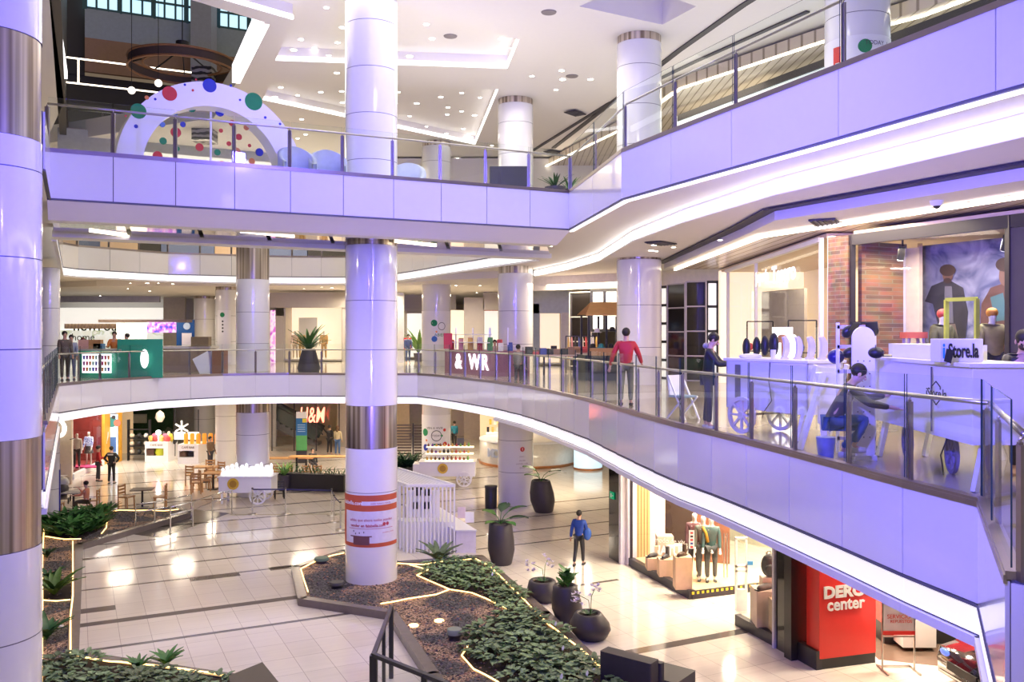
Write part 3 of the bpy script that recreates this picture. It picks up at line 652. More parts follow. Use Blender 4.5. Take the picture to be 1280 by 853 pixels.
for i,(px,py) in enumerate([(164.5,113),(198,104)]):
    d=38;p=D(px,d);z=Z(py,d);t=thing('pendant_lamp','%s globe pendant lamp hanging under the ring truss'%('left, lower','right, higher')[i],'pendant lamp',(p[0],p[1],z))
    MB().sph((0,0,0),.16).build('globe',mat('lamp globe',(1,1,1),.3,emit=(1,.9,.75),es=1.4),t,world=False);MB().beam((0,0,.15),(0,0,5),.02,.02).build('cord',BLACK,t,world=False)
# chairs, media panel and planters behind the bridge railing
def armchair(px,d,label,sc=1,rz=0):
    p=D(px,d);t=thing('tub_chair',label,'armchair',(p[0],p[1],11.0),rz,None,sc);c=C3('pale blue upholstery',(.45,.52,.66),.7)
    m=MB();vs=[]
    for k in range(15):
        a=R(-30+240*k/14);hgt=.72+.55*math.sin(math.pi*k/14)**1.2
        for r_,z_ in ((.52,.1),(.52,hgt),(.40,hgt),(.38,.1)): vs.append((r_*math.cos(a),r_*math.sin(a),z_))
    fs=[(k*4+j,k*4+(j+1)%4,(k+1)*4+(j+1)%4,(k+1)*4+j) for k in range(14) for j in range(4)]+[(0,1,2,3),(59,58,57,56)]
    m.add(vs,fs,True).build('backrest',c,t,world=False)
    MB().cyl((0,0),.42,.15,.48,20).build('seat',c,t,world=False);MB().cyl((0,0),.2,0,.15,12).build('base',STEEL,t,world=False)
armchair(410,24.2,'pale blue high-backed tub chair left of the main column, upper floor',1,.3)
armchair(508,27,'pale blue tall tub chair just right of the main column, upper floor',1.15,0)
armchair(553,28.5,'pale blue tub chair farther right behind the bridge railing',.85,-.2)
armchair(372,23.8,'pale blue tub chair beside the right foot of the white arch',1,.5)
p=D(636,31);t=thing('media_panel','large black screen back panel standing before the second-floor column','panel',(p[0],p[1],11))
MB().cb((0,0,1.42),(1.35,.3,1.15)).build('panel_body',BLACK,t,world=False,bev=.03);MB().cb((0,0,.43),(.5,.3,.86)).build('stand',BLACK,t,world=False)
def leaf(mb,base,ang,up,L_,W_,curl=.3,seg=4):
    vs=[];fs=[];ca,sa=math.cos(ang),math.sin(ang)
    for i in range(seg+1):
        t=i/seg;r=L_*t*math.cos(up*(1-curl*t));z=L_*t*math.sin(up)-L_*curl*t*t*.6;w_=W_*math.sin(math.pi*min(1,t*.92+.05))**.8*.5
        for s_ in (-1,0,1): vs.append((base[0]+ca*r-sa*w_*s_,base[1]+sa*r+ca*w_*s_,base[2]+z+(0 if s_ else -W_*.12)))
    for i in range(seg):
        for j in (0,1): a=i*3+j;fs.append((a,a+1,a+4,a+3))
    mb.add(vs,fs,True)
LEAF=mat('leaf green',(.05,.17,.035),.45,var=.35,scale=9);LEAFD=mat('dark leaf green',(.022,.085,.028),.45,var=.35,scale=9);LEAFL=mat('light leaf green',(.12,.26,.05),.45,var=.3,scale=9);LEAFP=mat('dusty leaf green',(.16,.25,.12),.5,var=.3,scale=12)
POT=mat('charcoal planter',(.05,.042,.05),.5,var=.1);SOIL=mat('dark soil',(.022,.013,.009),.9,var=.5,scale=40,bump=.6)
def spiky(px,d,label,z=11,n=16,L_=.6,pot=.3):
    p=D(px,d);t=thing('potted_plant',label,'potted plant',(p[0],p[1],z));MB().lathe([(pot*.8,0),(pot,.35)],(0,0),18).build('pot',POT,t,world=False)
    m=MB()
    for k in range(n): leaf(m,(0,0,.3),k*2.4,R(40+35*random.random()),L_*(.8+.4*random.random()),.07)
    m.build('leaves',LEAF,t,world=False)
spiky(694,25.3,'spiky green plant in a dark pot at the corner of the upper railing');spiky(712,25.8,'smaller spiky plant beside the corner of the upper railing',n=12,L_=.5)
# sign on upper right column
t=thing('column_poster','wrapped poster on the upper right column with green dot and red figure 1','poster',(Hh[0],Hh[1],11))
def wrap(mb,cx,cy,r,a0,a1,z0,z1,n=14):
    vs=[]
    for k in range(n+1):
        a=R(a0+(a1-a0)*k/n)
        for z in (z0,z1): vs.append((cx+r*math.cos(a),cy+r*math.sin(a),z))
    mb.add(vs,[(2*k,2*k+2,2*k+3,2*k+1) for k in range(n)],True);return mb
wrap(MB(),*Hh,.752,170,330,12.1,14.1).build('sheet',WHITEM,t)
wrap(MB(),*Hh,.757,205,224,12.2,13.9).build('red_strip',RED,t)
def cdisc(cx,cy,r,ang,z,rad,m,t,name='dot'):
    mb=MB();N=20;vs=[(0,0,0)]
    P_=lambda da,dz:(cx+r*math.cos(R(ang)+da/r),cy+r*math.sin(R(ang)+da/r),z+dz)
    vs=[P_(0,0)]+[P_(rad*math.cos(2*math.pi*k/N),rad*math.sin(2*math.pi*k/N)) for k in range(N)]
    mb.add(vs,[(0,1+k,1+(k+1)%N) for k in range(N)],True);return mb.build(name,m,t)
cdisc(*Hh,.758,262,13.83,.16,DG,t)
def textcurve(body,size,m,parent,cx,cy,r,ang,z,name='lettering',off=0,sx=1):
    o=text(name,body,size,m,parent,(0,0,0),ext=.0,align='CENTER',off=off,world=False,sx=sx)
    me=o.data;inv=parent_inv(parent)
    for v in me.vertices:
        x,zz=v.co.x,v.co.z;a=R(ang)+x/r;v.co=inv@Vector((cx+r*math.cos(a),cy+r*math.sin(a),z+zz))
    return o
textcurve('1',1.3,WHITEM,t,*Hh,.765,214,13.0,off=.03,sx=.6)
textcurve('TODAY  1',.14,INK,t,*Hh,.765,285,13.9)
# ---- top downlights
DL=[(533,30,1),(540,48,1.2),(628.5,48,1.9),(512,70,1.6),(549,96,1.6),(551,121,1.2),(577,116,.8),(600,122,.7),(521,129,1.5),(560,134,1.1),(559,143,1),(577,139,.8),(593,144,1.4),(512,145,.7),(579,161,1.1),(558,167,.9),(581,172,.8),(498,115,.7),(702,88,1.2),(703,99,1.5),(665,95,.8),(738,99,1.2),(695,112,.8),(615,182,.8),(572,198,.6),(599,199,.6),(644,197,.6),(428,34,1.2),(422,53,1),(421,91,1.2),(427,114,1.1),(428,128,1.1),(408,9,.8),(376,49,1.1),(367,62,1.4),(393,60,.8),(411,69,.6),(351,109,1),(344,121,1.3),(372,119,.7),(401,115,1.1),(377,149,1),(382,168,.9),(372,173,.8),(412,189,.9),(640,60,.5),(454,205,.8),(560,210,.6),(90,200,.6),(587,168,.6),(533,158,.5)]
def inpoly(p,poly):
    c=False;n=len(poly)
    for i in range(n):
        a,b=poly[i],poly[(i+1)%n]
        if (a[1]>p[1])!=(b[1]>p[1]) and p[0]<(b[0]-a[0])*(p[1]-a[1])/(b[1]-a[1])+a[0]: c=not c
    return c
dlp=None
def downlight(x,y,z,sc,label,group,em=None):
    global dlp
    if dlp is None:
        dlp=thing('downlight',label,'downlight',(x,y,z),0,group)
        MB().lathe([(.14,-.012),(.14,0)],(0,0),16).build('trim_ring',WHITEM,dlp,world=False);MB().lathe([(.11,-.02),(.11,-.013)],(0,0),16).build('lens',SPOT,dlp,world=False);o=dlp
    else: o=copytree(dlp,(x,y,z),0,label);o['group']=group
    o.scale=(sc,sc,sc);return o
for px,py,s_ in DL:
    x,y=G(px,py,ZC);z=ZC
    for c,hh in ((KP1,.5),(KP2,.45)):
        q=G(px,py,ZC+hh)
        if inpoly(q,c): x,y=q;z=ZC+hh
    downlight(x,y,z-.001,.45+.38*s_,'round recessed downlight glowing in the high white ceiling','downlights in the high ceiling')
for px,py,i in [(818,306,1.1),(814,313,1.1),(842,309,.8),(820,314,.8),(729,357,1),(711,357,.8),(752,357,.6),(184,354,1.1),(216,355,.9),(163,354,.6),(198,354,.6),(187,364,.8),(125,370,.7),(160,361,.6),(200,372,.6),(380,361,.7),(402,359,.6),(415,360,1),(596,366,.7),(612,366,1),(570,357,.8),(900,300,.7),(500,372,.6),(600,357,.7)]:
    x,y=G(px,py,9.66 if px<860 else 9.42);
    downlight(x,y,(9.66 if px<860 else 9.42)-.002,i*.7,'small recessed downlight in the soffit over the first floor','downlights in the first-floor soffit')
for px,py,z,lab in [(686,15,ZC,'nearest the violet recess'),(563,45,ZC+.5,'inside the large recess'),(715,95,ZC,'beside the group of four downlights')]:
    x,y=G(px,py,z);tag(MB().lathe([(.22,z-.03),(.24,z-.001)],(x,y),20).build('ceiling_speaker',C3('grey grille',(.25,.22,.22))),'round grey ceiling speaker '+lab,'ceiling speaker')
def vent(x,y,z,w_,d_,label,rz=.9):
    t=thing('ceiling_vent',label,'air vent',(x,y,z),rz);MB().box(-w_/2,w_/2,-d_/2,d_/2,-.03,-.001).build('frame',DARK,t,world=False)
    m=MB()
    for k in range(5): m.beam((-w_/2+.03,-d_/2+(k+.5)*d_/5,-.04),(w_/2-.03,-d_/2+(k+.5)*d_/5,-.04),.02,.02)
    m.build('slats',C3('vent slat grey',(.15,.14,.14)),t,world=False)
for px,py,z,lab in [(719,140,16.98,'square dark vent in the upper ceiling between two grooves'),(691,189,16.98,'small dark vent in the upper ceiling near the railing corner')]:
    x,y=G(px,py,z);vent(x,y,z-.05,.9,.6,lab)
x,y=G(1032,277,9.42);vent(x,y,9.41,1.1,.5,'dark vent in the soffit near the warm light line',1.1)
x,y=G(826,303,9.66);vent(x,y,9.65,.9,.5,'dark vent in the soffit above the right column')
for px,py,z,lab in [(1171,251,9.42,'white dome security camera under the right soffit'),(1205,171,9.97,'small white sensor under the glowing right soffit')]:
    x,y=G(px,py,z);t=thing('security_camera',lab,'camera',(x,y,z));MB().lathe([(.06,-.09),(.1,-.06),(.11,-.001)],(0,0),16).build('housing',WHITEM,t,world=False);MB().sph((0,0,-.08),.06).build('dome',BLACK,t,world=False)
# far second-floor shops glimpsed between slabs
cols=[('cream shop fill',(.75,.62,.45)),('dark shop fill',(.05,.045,.04)),('white shop fill',(.9,.88,.84)),('blue shop fill',(.16,.2,.35)),('tan shop fill',(.45,.3,.18))]
xs=-34
i=0
random.seed(3)
while xs<2:
    wd=random.choice([1.2,2.2,3]);c=random.choice(cols);
    MB().box(xs,xs+wd-.05,49.6,50,11,13.8).build('wall_back',mat(c[0],c[1],.5,emit=c[1] if c[1][0]>.4 else None,es=.5),kind='structure');xs+=wd
MB().box(-40,6,49.4,50.1,13.8,16.9).build('wall_back',CEILM,kind='structure')
# ================================================================ FIRST FLOOR (z = 5.5)
Z1=5.5
random.seed(11)
def wallseg(p,q,z0,z1,m,name,th=.25):
    return MB().beam((*p,(z0+z1)/2),(*q,(z0+z1)/2),th,z1-z0).build(name,m,kind='structure')
LIT=mat('lit shop interior',(.9,.8,.66),.6,emit=(1,.80,.58),es=.75)  # interior light of the shops put into surface glow, here and below
LITC=mat('bright shop interior',(.9,.9,.85),.6,emit=(1,.95,.86),es=.7)
def stripes_mat(name,cols,scale=6):
    m=bpy.data.materials.new(name);m.use_nodes=True;nt=m.node_tree;b=nt.nodes['Principled BSDF'];tc=nt.nodes.new('ShaderNodeTexCoord');v=nt.nodes.new('ShaderNodeTexNoise');v.inputs['Scale'].default_value=scale;v.inputs['Detail'].default_value=1
    nt.links.new(tc.outputs['Object'],v.inputs['Vector']);r=nt.nodes.new('ShaderNodeValToRGB');e=r.color_ramp.elements
    e[0].position=.35;e[0].color=(*cols[0],1);e[1].position=.65;e[1].color=(*cols[-1],1)
    for i,c in enumerate(cols[1:-1]): x=e.new(.35+.3*(i+1)/(len(cols)-1));x.color=(*c,1)
    nt.links.new(v.outputs['Fac'],r.inputs[0]);nt.links.new(r.outputs[0],b.inputs['Base Color']);nt.links.new(r.outputs[0],b.inputs['Emission Color']);b.inputs['Emission Strength'].default_value=.7;return m
WN=[2]
def shopwin(p,q,z0,z1,back,frame=BLACK,depth=1.6,fw=.08,glass=True,floor=WOODL,side=None):
    """recessed display window between two plan points; p,q are left,right as seen from the atrium"""
    u=unitn(p,q);n=(-u[1],u[0])  # away from viewer
    a=(p[0]+n[0]*depth,p[1]+n[1]*depth);b=(q[0]+n[0]*depth,q[1]+n[1]*depth)
    k=WN[0];WN[0]+=1
    m=MB();m.beam((*a,(z0+z1)/2),(*b,(z0+z1)/2),.06,z1-z0);m.build('window_%d'%k,back,kind='structure')
    m=MB();m.beam((*p,(z0+z1)/2),(*a,(z0+z1)/2),.05,z1-z0);m.beam((*q,(z0+z1)/2),(*b,(z0+z1)/2),.05,z1-z0)
    m.prism([p,q,b,a],z1,z1+.05);m.prism([p,q,b,a],z0-.05,z0);m.build('window_%d'%k,side or C3('window side wall',(.7,.62,.52)),kind='structure')
    m=MB();m.beam((*p,z0),(*p,z1),fw,fw);m.beam((*q,z0),(*q,z1),fw,fw);m.beam((*p,z1),(*q,z1),fw,fw);m.beam((*p,z0),(*q,z0),fw,fw);m.build('window_%d'%k,frame,kind='structure')
    if glass:
        m=MB();m.add([(*p,z0),(*q,z0),(*q,z1),(*p,z1)],[(0,1,2,3)]);m.build('window_%d'%k,SHOPGLASS,kind='structure')
    return a,b
# back walls
FB=[(-30,54),(-14.5,54),(-14.5,52.5),(-6.2,52.5),(-6.2,55),(-1.0,55),(-1.0,52),(1.6,50.6)]
def fpx(px0,px1,d): return D(px0,d),D(px1,d)
# grey wall with lit fashion window (340..430)
def flatwall(px0,px1,d,y0,y1,m,name='wall_back'): 
    a,b=D(px0,d),D(px1,d);return wallseg(a,b,Z(y1,d),Z(y0,d),m,name)
flatwall(330,355,52,395,480,GREYW);flatwall(428,445,52,370,480,GREYW);flatwall(330,445,51.9,366,385,GREYW)
a,b=fpx(356,428,52);shopwin(a,b,Z1+.1,Z(384,52),LIT,GREYW)
flatwall(205,232,62,372,480,C3('cream far wall',(.6,.55,.45)));flatwall(228,345,64,366,480,C3('grey far wall',(.45,.42,.4)))
flatwall(60,205,64,385,480,LITC);flatwall(74,205,63.5,413,480,stripes_mat('packed bright shelves',[(.85,.82,.7),(.95,.95,.9),(.5,.55,.35),(.9,.85,.75)],2.2));flatwall(74,200,60,366,378,C3('blue grey lit soffit',(.62,.62,.74)));flatwall(40,345,66,366,392,W)
flatwall(445,500,54,366,480,GREYW);flatwall(497,505,50,366,480,C3('white strip pier',(.65,.66,.66)))
flatwall(500,570,58,366,392,GREYW);a,b=fpx(505,529,57);shopwin(a,b,Z1+.1,Z(388,57),LITC,C3('grey frame',(.4,.38,.36)),glass=False)
flatwall(563,582,57,388,480,LIT);flatwall(580,605,54,372,480,GREYW);flatwall(604,625,54,366,388,GREYW)
a,b=fpx(604,624,54);shopwin(a,b,Z1+.1,Z(388,54),LITC,C3('red frame',(.5,.1,.06)))
flatwall(665,714,46,364,392,C3('pale blue fascia',(.58,.63,.64)));flatwall(665,674,46,380,480,C3('glass grey',(.45,.52,.56)))
a,b=fpx(674,702,46);shopwin(a,b,Z1+.1,Z(391,46),LIT,W,glass=False);flatwall(702,714,45.9,391,480,C3('pale cream pier',(.75,.70,.62)))
flatwall(713,741,40,368,480,DARKW)
# upper band of bright shop lettering left
LT=thing('shop_lettering','dark letters newroads over the bright shop far left','sign',(*D(127,62),Z(409,62)))
text('letters','newroads',1.0,INK,LT,(*D(127,61),Z(408,61)),off=.01);text('letters','home',.7,INK,LT,(*D(104,61),Z(422,61)))
LT=thing('shop_lettering','small red letters TE lit beside the green kiosk','sign',(*D(166,60),Z(421,60)));text('letters','TE',1.0,RED,LT,(*D(165,60),Z(421,60)),off=.04)
def simple(name,label,cat,mb,m,**k): return tag(mb.build(name,m,**{x:y for x,y in k.items() if x=='bev'}),label,cat,k.get('group'))
# slanting awning box and lit tubes above kiosk
p=D(118,55);t=thing('hanging_canopy','long slatted canopy hanging over the bright shop far left','canopy',(p[0],p[1],Z(402,55)))
MB().cb((0,0,0),(3.2,1,.28)).build('light_box',LITC,t,world=False);m=MB()
for k in range(16): m.cb((-1.6+k*.21,0,-.3),(.08,.9,.3))
m.build('slats',WOODL,t,world=False)
# magenta screen and blue panel, screens
def panel(px0,px1,y0,y1,d,m,name,label,cat,th=.12,extra=None):
    a,b=D(px0,d),D(px1,d);z0,z1=Z(y1,d),Z(y0,d);t=thing(name,label,cat,((a[0]+b[0])/2,a[1],z0));w_=b[0]-a[0];h=z1-z0
    MB().cb((0,0,h/2),(w_,th,h)).build('board',m,t,world=False,bev=.01)
    if extra: extra(t,w_,h)
    return t
panel(338,344,388,477,50,stripes_mat('magenta screen',[(.8,.3,.6),(.9,.75,.85),(.5,.1,.5)],3),'display_screen','tall narrow magenta screen beside the grey shopfront','screen')
panel(184,220,403,416,44,stripes_mat('purple screen',[(.1,.1,.8),(.7,.2,.8),(.9,.7,.95)],5),'display_screen','wide purple and blue screen over the green kiosk','screen')
panel(146,184,404,432,46,stripes_mat('menu screen',[(.95,.95,.9),(.8,.9,.75),(.9,.6,.6)],4),'menu_board','bright white menu board behind the green kiosk','sign')
def mascot(t,w_,h):
    MB().cb((w_*.1,-.08,h*.55),(w_*.55,.04,h*.32)).build('poster_sheet',WHITEM,t,world=False)
    MB().disc((w_*.1,h*.86),.18,-.09,-.06,16).build('round_emblem',C3('emblem pale blue',(.5,.65,.8)),t,world=False)
panel(221,243,400,457,46,C3('deep blue panel',(.0,.08,.30)),'wall_sign','tall deep blue panel with a white poster beside the kiosk','panel',extra=mascot)
MB().cb((*D(180,44.5),Z(402,44.5)),(5.6,.4,.16));simple('canopy_edge','thin dark canopy edge over the menu boards','canopy',MB().cb((*D(182,44.6),Z(401.5,44.6)),(4.4,.8,.14)),C3('dark canopy',(.16,.12,.1)))
# green kiosk
kp=G(98,474,Z1);kq=G(203,471,Z1)
dK=33.5;p0=D(99,dK);p1=D(150,dK-.2);
t=thing('green_kiosk','green drinks kiosk with glowing picture panel on the far left gallery','kiosk',((p0[0]+p1[0])/2,dK,Z1))
m=MB();m.prism([(-14.2-2.15,dK-.1),(-14.8+.2,dK-.3),(-14.8+.2,dK+1.2),(-14.2-2.15,dK+1.2)],Z1,Z1+1.02);m.build('low_counter',GREENK,t,bev=.02)
m=MB();m.prism([(-14.75,dK-.35),(-13.15,dK-.05),(-13.75,dK+1.4),(-14.75,dK+1.3)],Z1,Z1+1.45);m.build('high_counter',GREENK,t,bev=.03)
m=MB();m.prism([(-16.4,dK-.15),(-14.6,dK-.35),(-14.6,dK+1.25),(-16.4,dK+1.25)],Z1+1.02,Z1+1.08);m.build('counter_top',C3('grey counter top',(.4,.38,.34)),t)
bp0=D(103,dK-.3);bp1=D(139,dK-.42);m=MB();m.beam((*bp0,Z1+.55),(*bp1,Z1+.55),.05,.72);m.build('light_panel',mat('picture light panel',(1,1,1),.5,emit=(1,.97,.97),es=1.1),t)
CUPS=[C3('cup pink',(.75,.08,.25)),C3('cup blue',(.1,.12,.6)),C3('cup orange',(.8,.3,.05)),C3('cup purple',(.35,.06,.4)),C3('cup mint',(.4,.7,.6))]
for r_ in range(3):
    for k in range(9):
        f=(k+.7)/9.4;x=bp0[0]+(bp1[0]-bp0[0])*f;y=bp0[1]+(bp1[1]-bp0[1])*f-.045
        m=MB();m.add([(x-.03,y,Z1+.26+r_*.22),(x+.03,y,Z1+.26+r_*.22),(x+.045,y,Z1+.40+r_*.22),(x-.045,y,Z1+.40+r_*.22)],[(0,1,2,3)]);m.build('printed_cup',CUPS[(k*2+r_*3)%5],t)
MB().sph((-13.75,dK-.28,Z1+.72),(.16,.05,.36)).build('round_lamp_panel',mat('white lamp panel',(1,1,1),.5,emit=(1,1,1),es=1.2),t)
for i,(px,y,w_,h,mm,lab,nm) in enumerate([(120,425,.45,.35,WOOD,'small wooden shelf box on the green kiosk counter','counter_box'),(124,434,.35,.2,C3('blue till',(.1,.25,.4)),'small blue till on the green kiosk counter','till'),(106,433,.4,.35,C3('pink card',(.7,.4,.32)),'pink menu card leaning on the green kiosk counter','menu_card')]):
    q=D(px,33.9);simple(nm,lab,'counter item',MB().cb((q[0],q[1],Z1+1.08+h/2),(w_,.25,h)),mm)
# brown and white long counter right of the kiosk
t=thing('snack_counter','low brown counter with pale top right of the green kiosk','counter',(*D(228,38),Z1))
a=D(204,38);b=D(262,38.5);m=MB();m.prism([a,b,(b[0],b[1]+.8),(a[0],a[1]+.8)],Z1,Z1+1.0);m.build('counter_body',C3('brown counter',(.25,.18,.12)),t);m=MB();m.prism([(a[0]-.1,a[1]-.1),(b[0]+.1,b[1]-.1),(b[0]+.1,b[1]+.9),(a[0]-.1,a[1]+.9)],Z1+1.0,Z1+1.12);m.build('counter_top',C3('pale counter top',(.62,.56,.48)),t)
a=D(238,37);m=MB().cb((a[0],a[1]+1.3,Z1+1.32),(.75,.4,.4));simple('wicker_basket','brown basket standing on the snack counter top','basket',m,C3('wicker',(.22,.16,.08)))
t=thing('angled_display','brown display stand with white angled side panels right of the snack counter','display stand',(*D(261,36.6),Z1));q=D(263,36.8)
m=MB();m.at(q[0],q[1],Z1);m.add([(-.45,0,0),(.0,0,0),(-.1,0,.95),(-.75,0,.6)],[(0,1,2,3)]);m.add([(-.45,.5,0),(.0,.5,0),(-.1,.5,.95),(-.75,.5,.6)],[(3,2,1,0)]);m.add([(-.75,0,.6),(-.1,0,.95),(-.1,.5,.95),(-.75,.5,.6),(-.45,0,0),(-.45,.5,0)],[(0,1,2,3),(0,3,5,4)]);m.build('side_panel',WHITEM,t)
MB().cb((q[0]+.3,q[1]+.3,Z1+.5),(.5,.5,1.0)).build('brown_body',C3('brown stand',(.30,.14,.07)),t)
# notices on far columns
fx,fy=D(284,48);t=thing('column_notice','pale notice with a green dot on the far white column','notice',(fx,fy,Z1));wrap(MB(),fx,fy,.625,235,305,Z1+.1,Z1+2.9).build('sheet',WHITEM,t);cdisc(fx,fy,.63,264,Z1+3.0-.35,.13,DG,t)
for k in range(4): cdisc(fx,fy,.63,266,Z1+2.3-.18*k,.05,INK,t,'text_mark')
t=thing('column_poster','poster with green, blue and ring dots round the far column, first floor','poster',(*Ee,Z1));wrap(MB(),*Ee,.752,190,350,Z1+.3,Z1+2.8).build('sheet',WHITEM,t)
cdisc(*Ee,.756,266,Z(404,45.1),.17,DG,t);cdisc(*Ee,.756,267,Z(424,45.1),.15,C3('dot mid blue',(.05,.17,.6)),t);cdisc(*Ee,.756,275,Z(415,45.1),.05,DO,t);cdisc(*Ee,.756,296,Z(408,45.1),.2,GAP,t,'ring');cdisc(*Ee,.76,296,Z(408,45.1),.17,WHITEM,t,'ring_centre');textcurve('ABIERTO',.22,DG,t,*Ee,.757,300,Z(419,45.1))
# planters on L1
def bigleafplant(label,x,y,z,prof,leaves,potm=None,lm=None,ecc=0,name='potted_plant',group=None,sc=1):
    t=thing(name,label,'potted plant',(x,y,z),0,group,sc);MB().lathe(prof,(0,0),24).build('pot',potm or POT,t,world=False)
    top=prof[-1][1]-.05;MB().lathe([(prof[-1][0]-.03,top),(prof[-1][0]-.035,top+.02)],(prof[-1][2] if len(prof[-1])>2 else 0,0),20).build('soil',SOIL,t,world=False)
    leaves(t,top);return t
p=D(386,38.6)
def fanleaves(n,L_,W_,m=LEAF,up=(35,80)):
    def f(t,top):
        mm=MB()
        for k in range(n): leaf(mm,(0,0,top),k*2.4+.3,R(random.uniform(*up)),L_*(.7+.5*random.random()),W_)
        mm.build('leaves',m,t,world=False)
    return f
bigleafplant('dark faceted planter with bushy plant before the lit grey shopfront',p[0],p[1],Z1,[(.45,0),(.5,.15),(.28,1.0)],fanleaves(26,1.15,.16),name='tall_planter')
p=D(523,52);bigleafplant('tall yellow-green plant in a dark pot before the bright shop',p[0],p[1],Z1,[(.22,0),(.3,.5)],fanleaves(22,1.7,.2,LEAFL,(60,86)),name='tall_planter')
# red framed sign and person by bright shop
def frame(t,w_,h):
    MB().cb((0,-.1,h/2),(w_*.7,.05,h*.7)).build('paper',WHITEM,t,world=False)
panel(504.5,514,422.5,437,50,RED,'framed_sign','small red framed poster standing by the bright shop','sign',extra=frame)
p=D(510,49);person('person','seated figure in blue by the red framed poster, far away',(p[0],p[1],Z1),.3,1.6,top=C3('far blue',(.1,.15,.3)),bottom=C3('far jeans',(.1,.14,.25)),sit=False,face=False)
# pink kiosk
kx0,ky0=D(556,38);t=thing('pink_kiosk','mauve kiosk with shining white lettering and packed shelves','kiosk',(*D(585,37),Z1))
a,b=D(556,37.6),D(619,34.2);m=MB();n_=unitn(a,b);nn2=(-n_[1],n_[0]);m.prism([a,b,(b[0]+nn2[0]*1.6,b[1]+nn2[1]*1.6),(a[0]+nn2[0]*1.6,a[1]+nn2[1]*1.6)],Z1,Z1+.98);m.build('counter_body',C3('mauve panel',(.36,.18,.24)),t)
m=MB()
for k in (1,2):
    off_=.03*k;m.beam((a[0]-nn2[0]*.02+.35*(k-1),a[1]-nn2[1]*.02,Z1+.5),(a[0]-nn2[0]*.02+.35*(k-1)+.05,a[1]-nn2[1]*.04,Z1+.5),.03,.7)
for i,(f,sym) in enumerate([(.3,'&'),(.62,'W'),(.82,'R')]):
    q=(a[0]+(b[0]-a[0])*f-nn2[0]*.03,a[1]+(b[1]-a[1])*f-nn2[1]*.03);text('letters',sym,.85,mat('lit letter',(1,1,1),.4,emit=(1,.95,1),es=1.8),t,(*q,Z1+.5),rz=math.atan2(n_[1],n_[0]),off=.02)
text('red_side',' ',.1,RED,t,(*a,Z1))if 0 else None
random.seed(5)
gp=[C3('goods red',(.6,.08,.08)),C3('goods cream',(.8,.68,.5)),C3('goods pink',(.75,.35,.35)),C3('goods gold',(.7,.45,.12)),C3('goods white',(.85,.82,.78)),C3('goods black',(.03,.03,.03)),C3('goods green',(.1,.3,.1)),C3('goods blue',(.08,.12,.4))]
def goods(n,label,cat,name,group,fn,ms=gp):
    for k in range(n):
        c,d=fn(k);o=MB().at(*c,random.uniform(-.2,.2)).box(-d[0]/2,d[0]/2,-d[1]/2,d[1]/2,0,d[2]).build(name,random.choice(ms),bev=.01);tag(o,label,cat,group)
def onk(k,n):
    f=(k+.5)/n;r=.3+.9*((k*7)%5)/5;return (a[0]+(b[0]-a[0])*f+nn2[0]*r,a[1]+(b[1]-a[1])*f+nn2[1]*r)
goods(26,'small packet stacked on the pink kiosk counter','packet','packet','packets on the pink kiosk',lambda k:((*onk(k,26),Z1+.98),(.2,.15,.2+.35*random.random())))
m=MB()
for k in range(5):
    q=onk(k,5);MB().cb((q[0],q[1]+.1,Z1+1.45),(.05,.05,.9)).build('post',WHITEM,t)
a2,b2_=D(558,38.2),D(612,35);m=MB()
for z in (1.3,1.62): m.beam((*a2,Z1+z),(*b2_,Z1+z),.25,.03)
m.build('shelf',WHITEM,t)
simple('kiosk_side_sign','red side sign at the left end of the pink kiosk','sign',MB().cb((*D(560,37.3),Z1+1.35),(.35,.15,.65)),C3('dark pink red',(.6,.05,.10)))
p=D(618,36);person('person','dark-haired person sitting behind the pink kiosk, only the head showing',(p[0],p[1]+.9,Z1-.25),0,1.65,top=C3('pink top',(.7,.45,.42)),bottom=DARK,face=False)
p=D(648,31.8);person('person','person in a grey top seated by the column behind the railing',(p[0],p[1],Z1-.33),2.6,1.6,top=C3('khaki grey',(.28,.27,.22)),bottom=DARK,face=False)
# clothes tables and rails between columns
for i,(px,d,w_) in enumerate([(688,33,1.9),(712,36,2.2)]):
    p=D(px,d);t=thing('display_table','%s table heaped with dark clothes beyond the railing'%('nearer','farther')[i],'table',(p[0],p[1],Z1))
    MB().cb((0,0,.86),(w_,.8,.06)).build('tabletop',WOODL,t,world=False)
    for sx in (-1,1):
        for sy in (-1,1): MB().cb((sx*(w_/2-.06),sy*.33,.42),(.06,.06,.84)).build('leg',BLACK,t,world=False)
    random.seed(i+2)
    goods(14,'folded garment lying on the %s clothes table'%('nearer','farther')[i],'folded garment','folded_garment','folded garments on the %s clothes table'%('nearer','farther')[i],lambda k:((p[0]-w_/2+.15+(k%7)*w_/7.3,p[1]-.2+.35*(k//7),Z1+.89),(.24,.3,.08+.22*random.random())),[gp[5],gp[0],gp[7],C3('goods tan',(.35,.2,.1)),gp[5],gp[4]])
def rack(px,d,label,n=10,seed=1,ms=None,gl=''):
    p=D(px,d);t=thing('clothes_rack',label,'clothes rack',(p[0],p[1],Z1));m=MB()
    for s_ in (-.7,.7): m.beam((s_,0,0),(s_,0,1.55),.04,.04);m.beam((s_,-.25,.03),(s_,.25,.03),.04,.04)
    m.beam((-.7,0,1.55),(.7,0,1.55),.04,.04);m.build('rack_frame',BLACK,t,world=False);random.seed(seed)
    for k in range(n):
        x=-.6+1.2*k/(n-1);o=MB().at(p[0]+x,p[1],Z1+.55).vplate([(-.02,0),(.05,.0),(.035,.85),(.0,.97),(-.02,.85)],-.2,.2).build('hanging_garment',random.choice(ms or gp));tag(o,'garment hanging on the '+gl,'garment','garments on the '+gl)
rack(728,37.5,'black rack of mixed clothes between the clothes tables and the stall',9,3,None,'rack left of the stall')
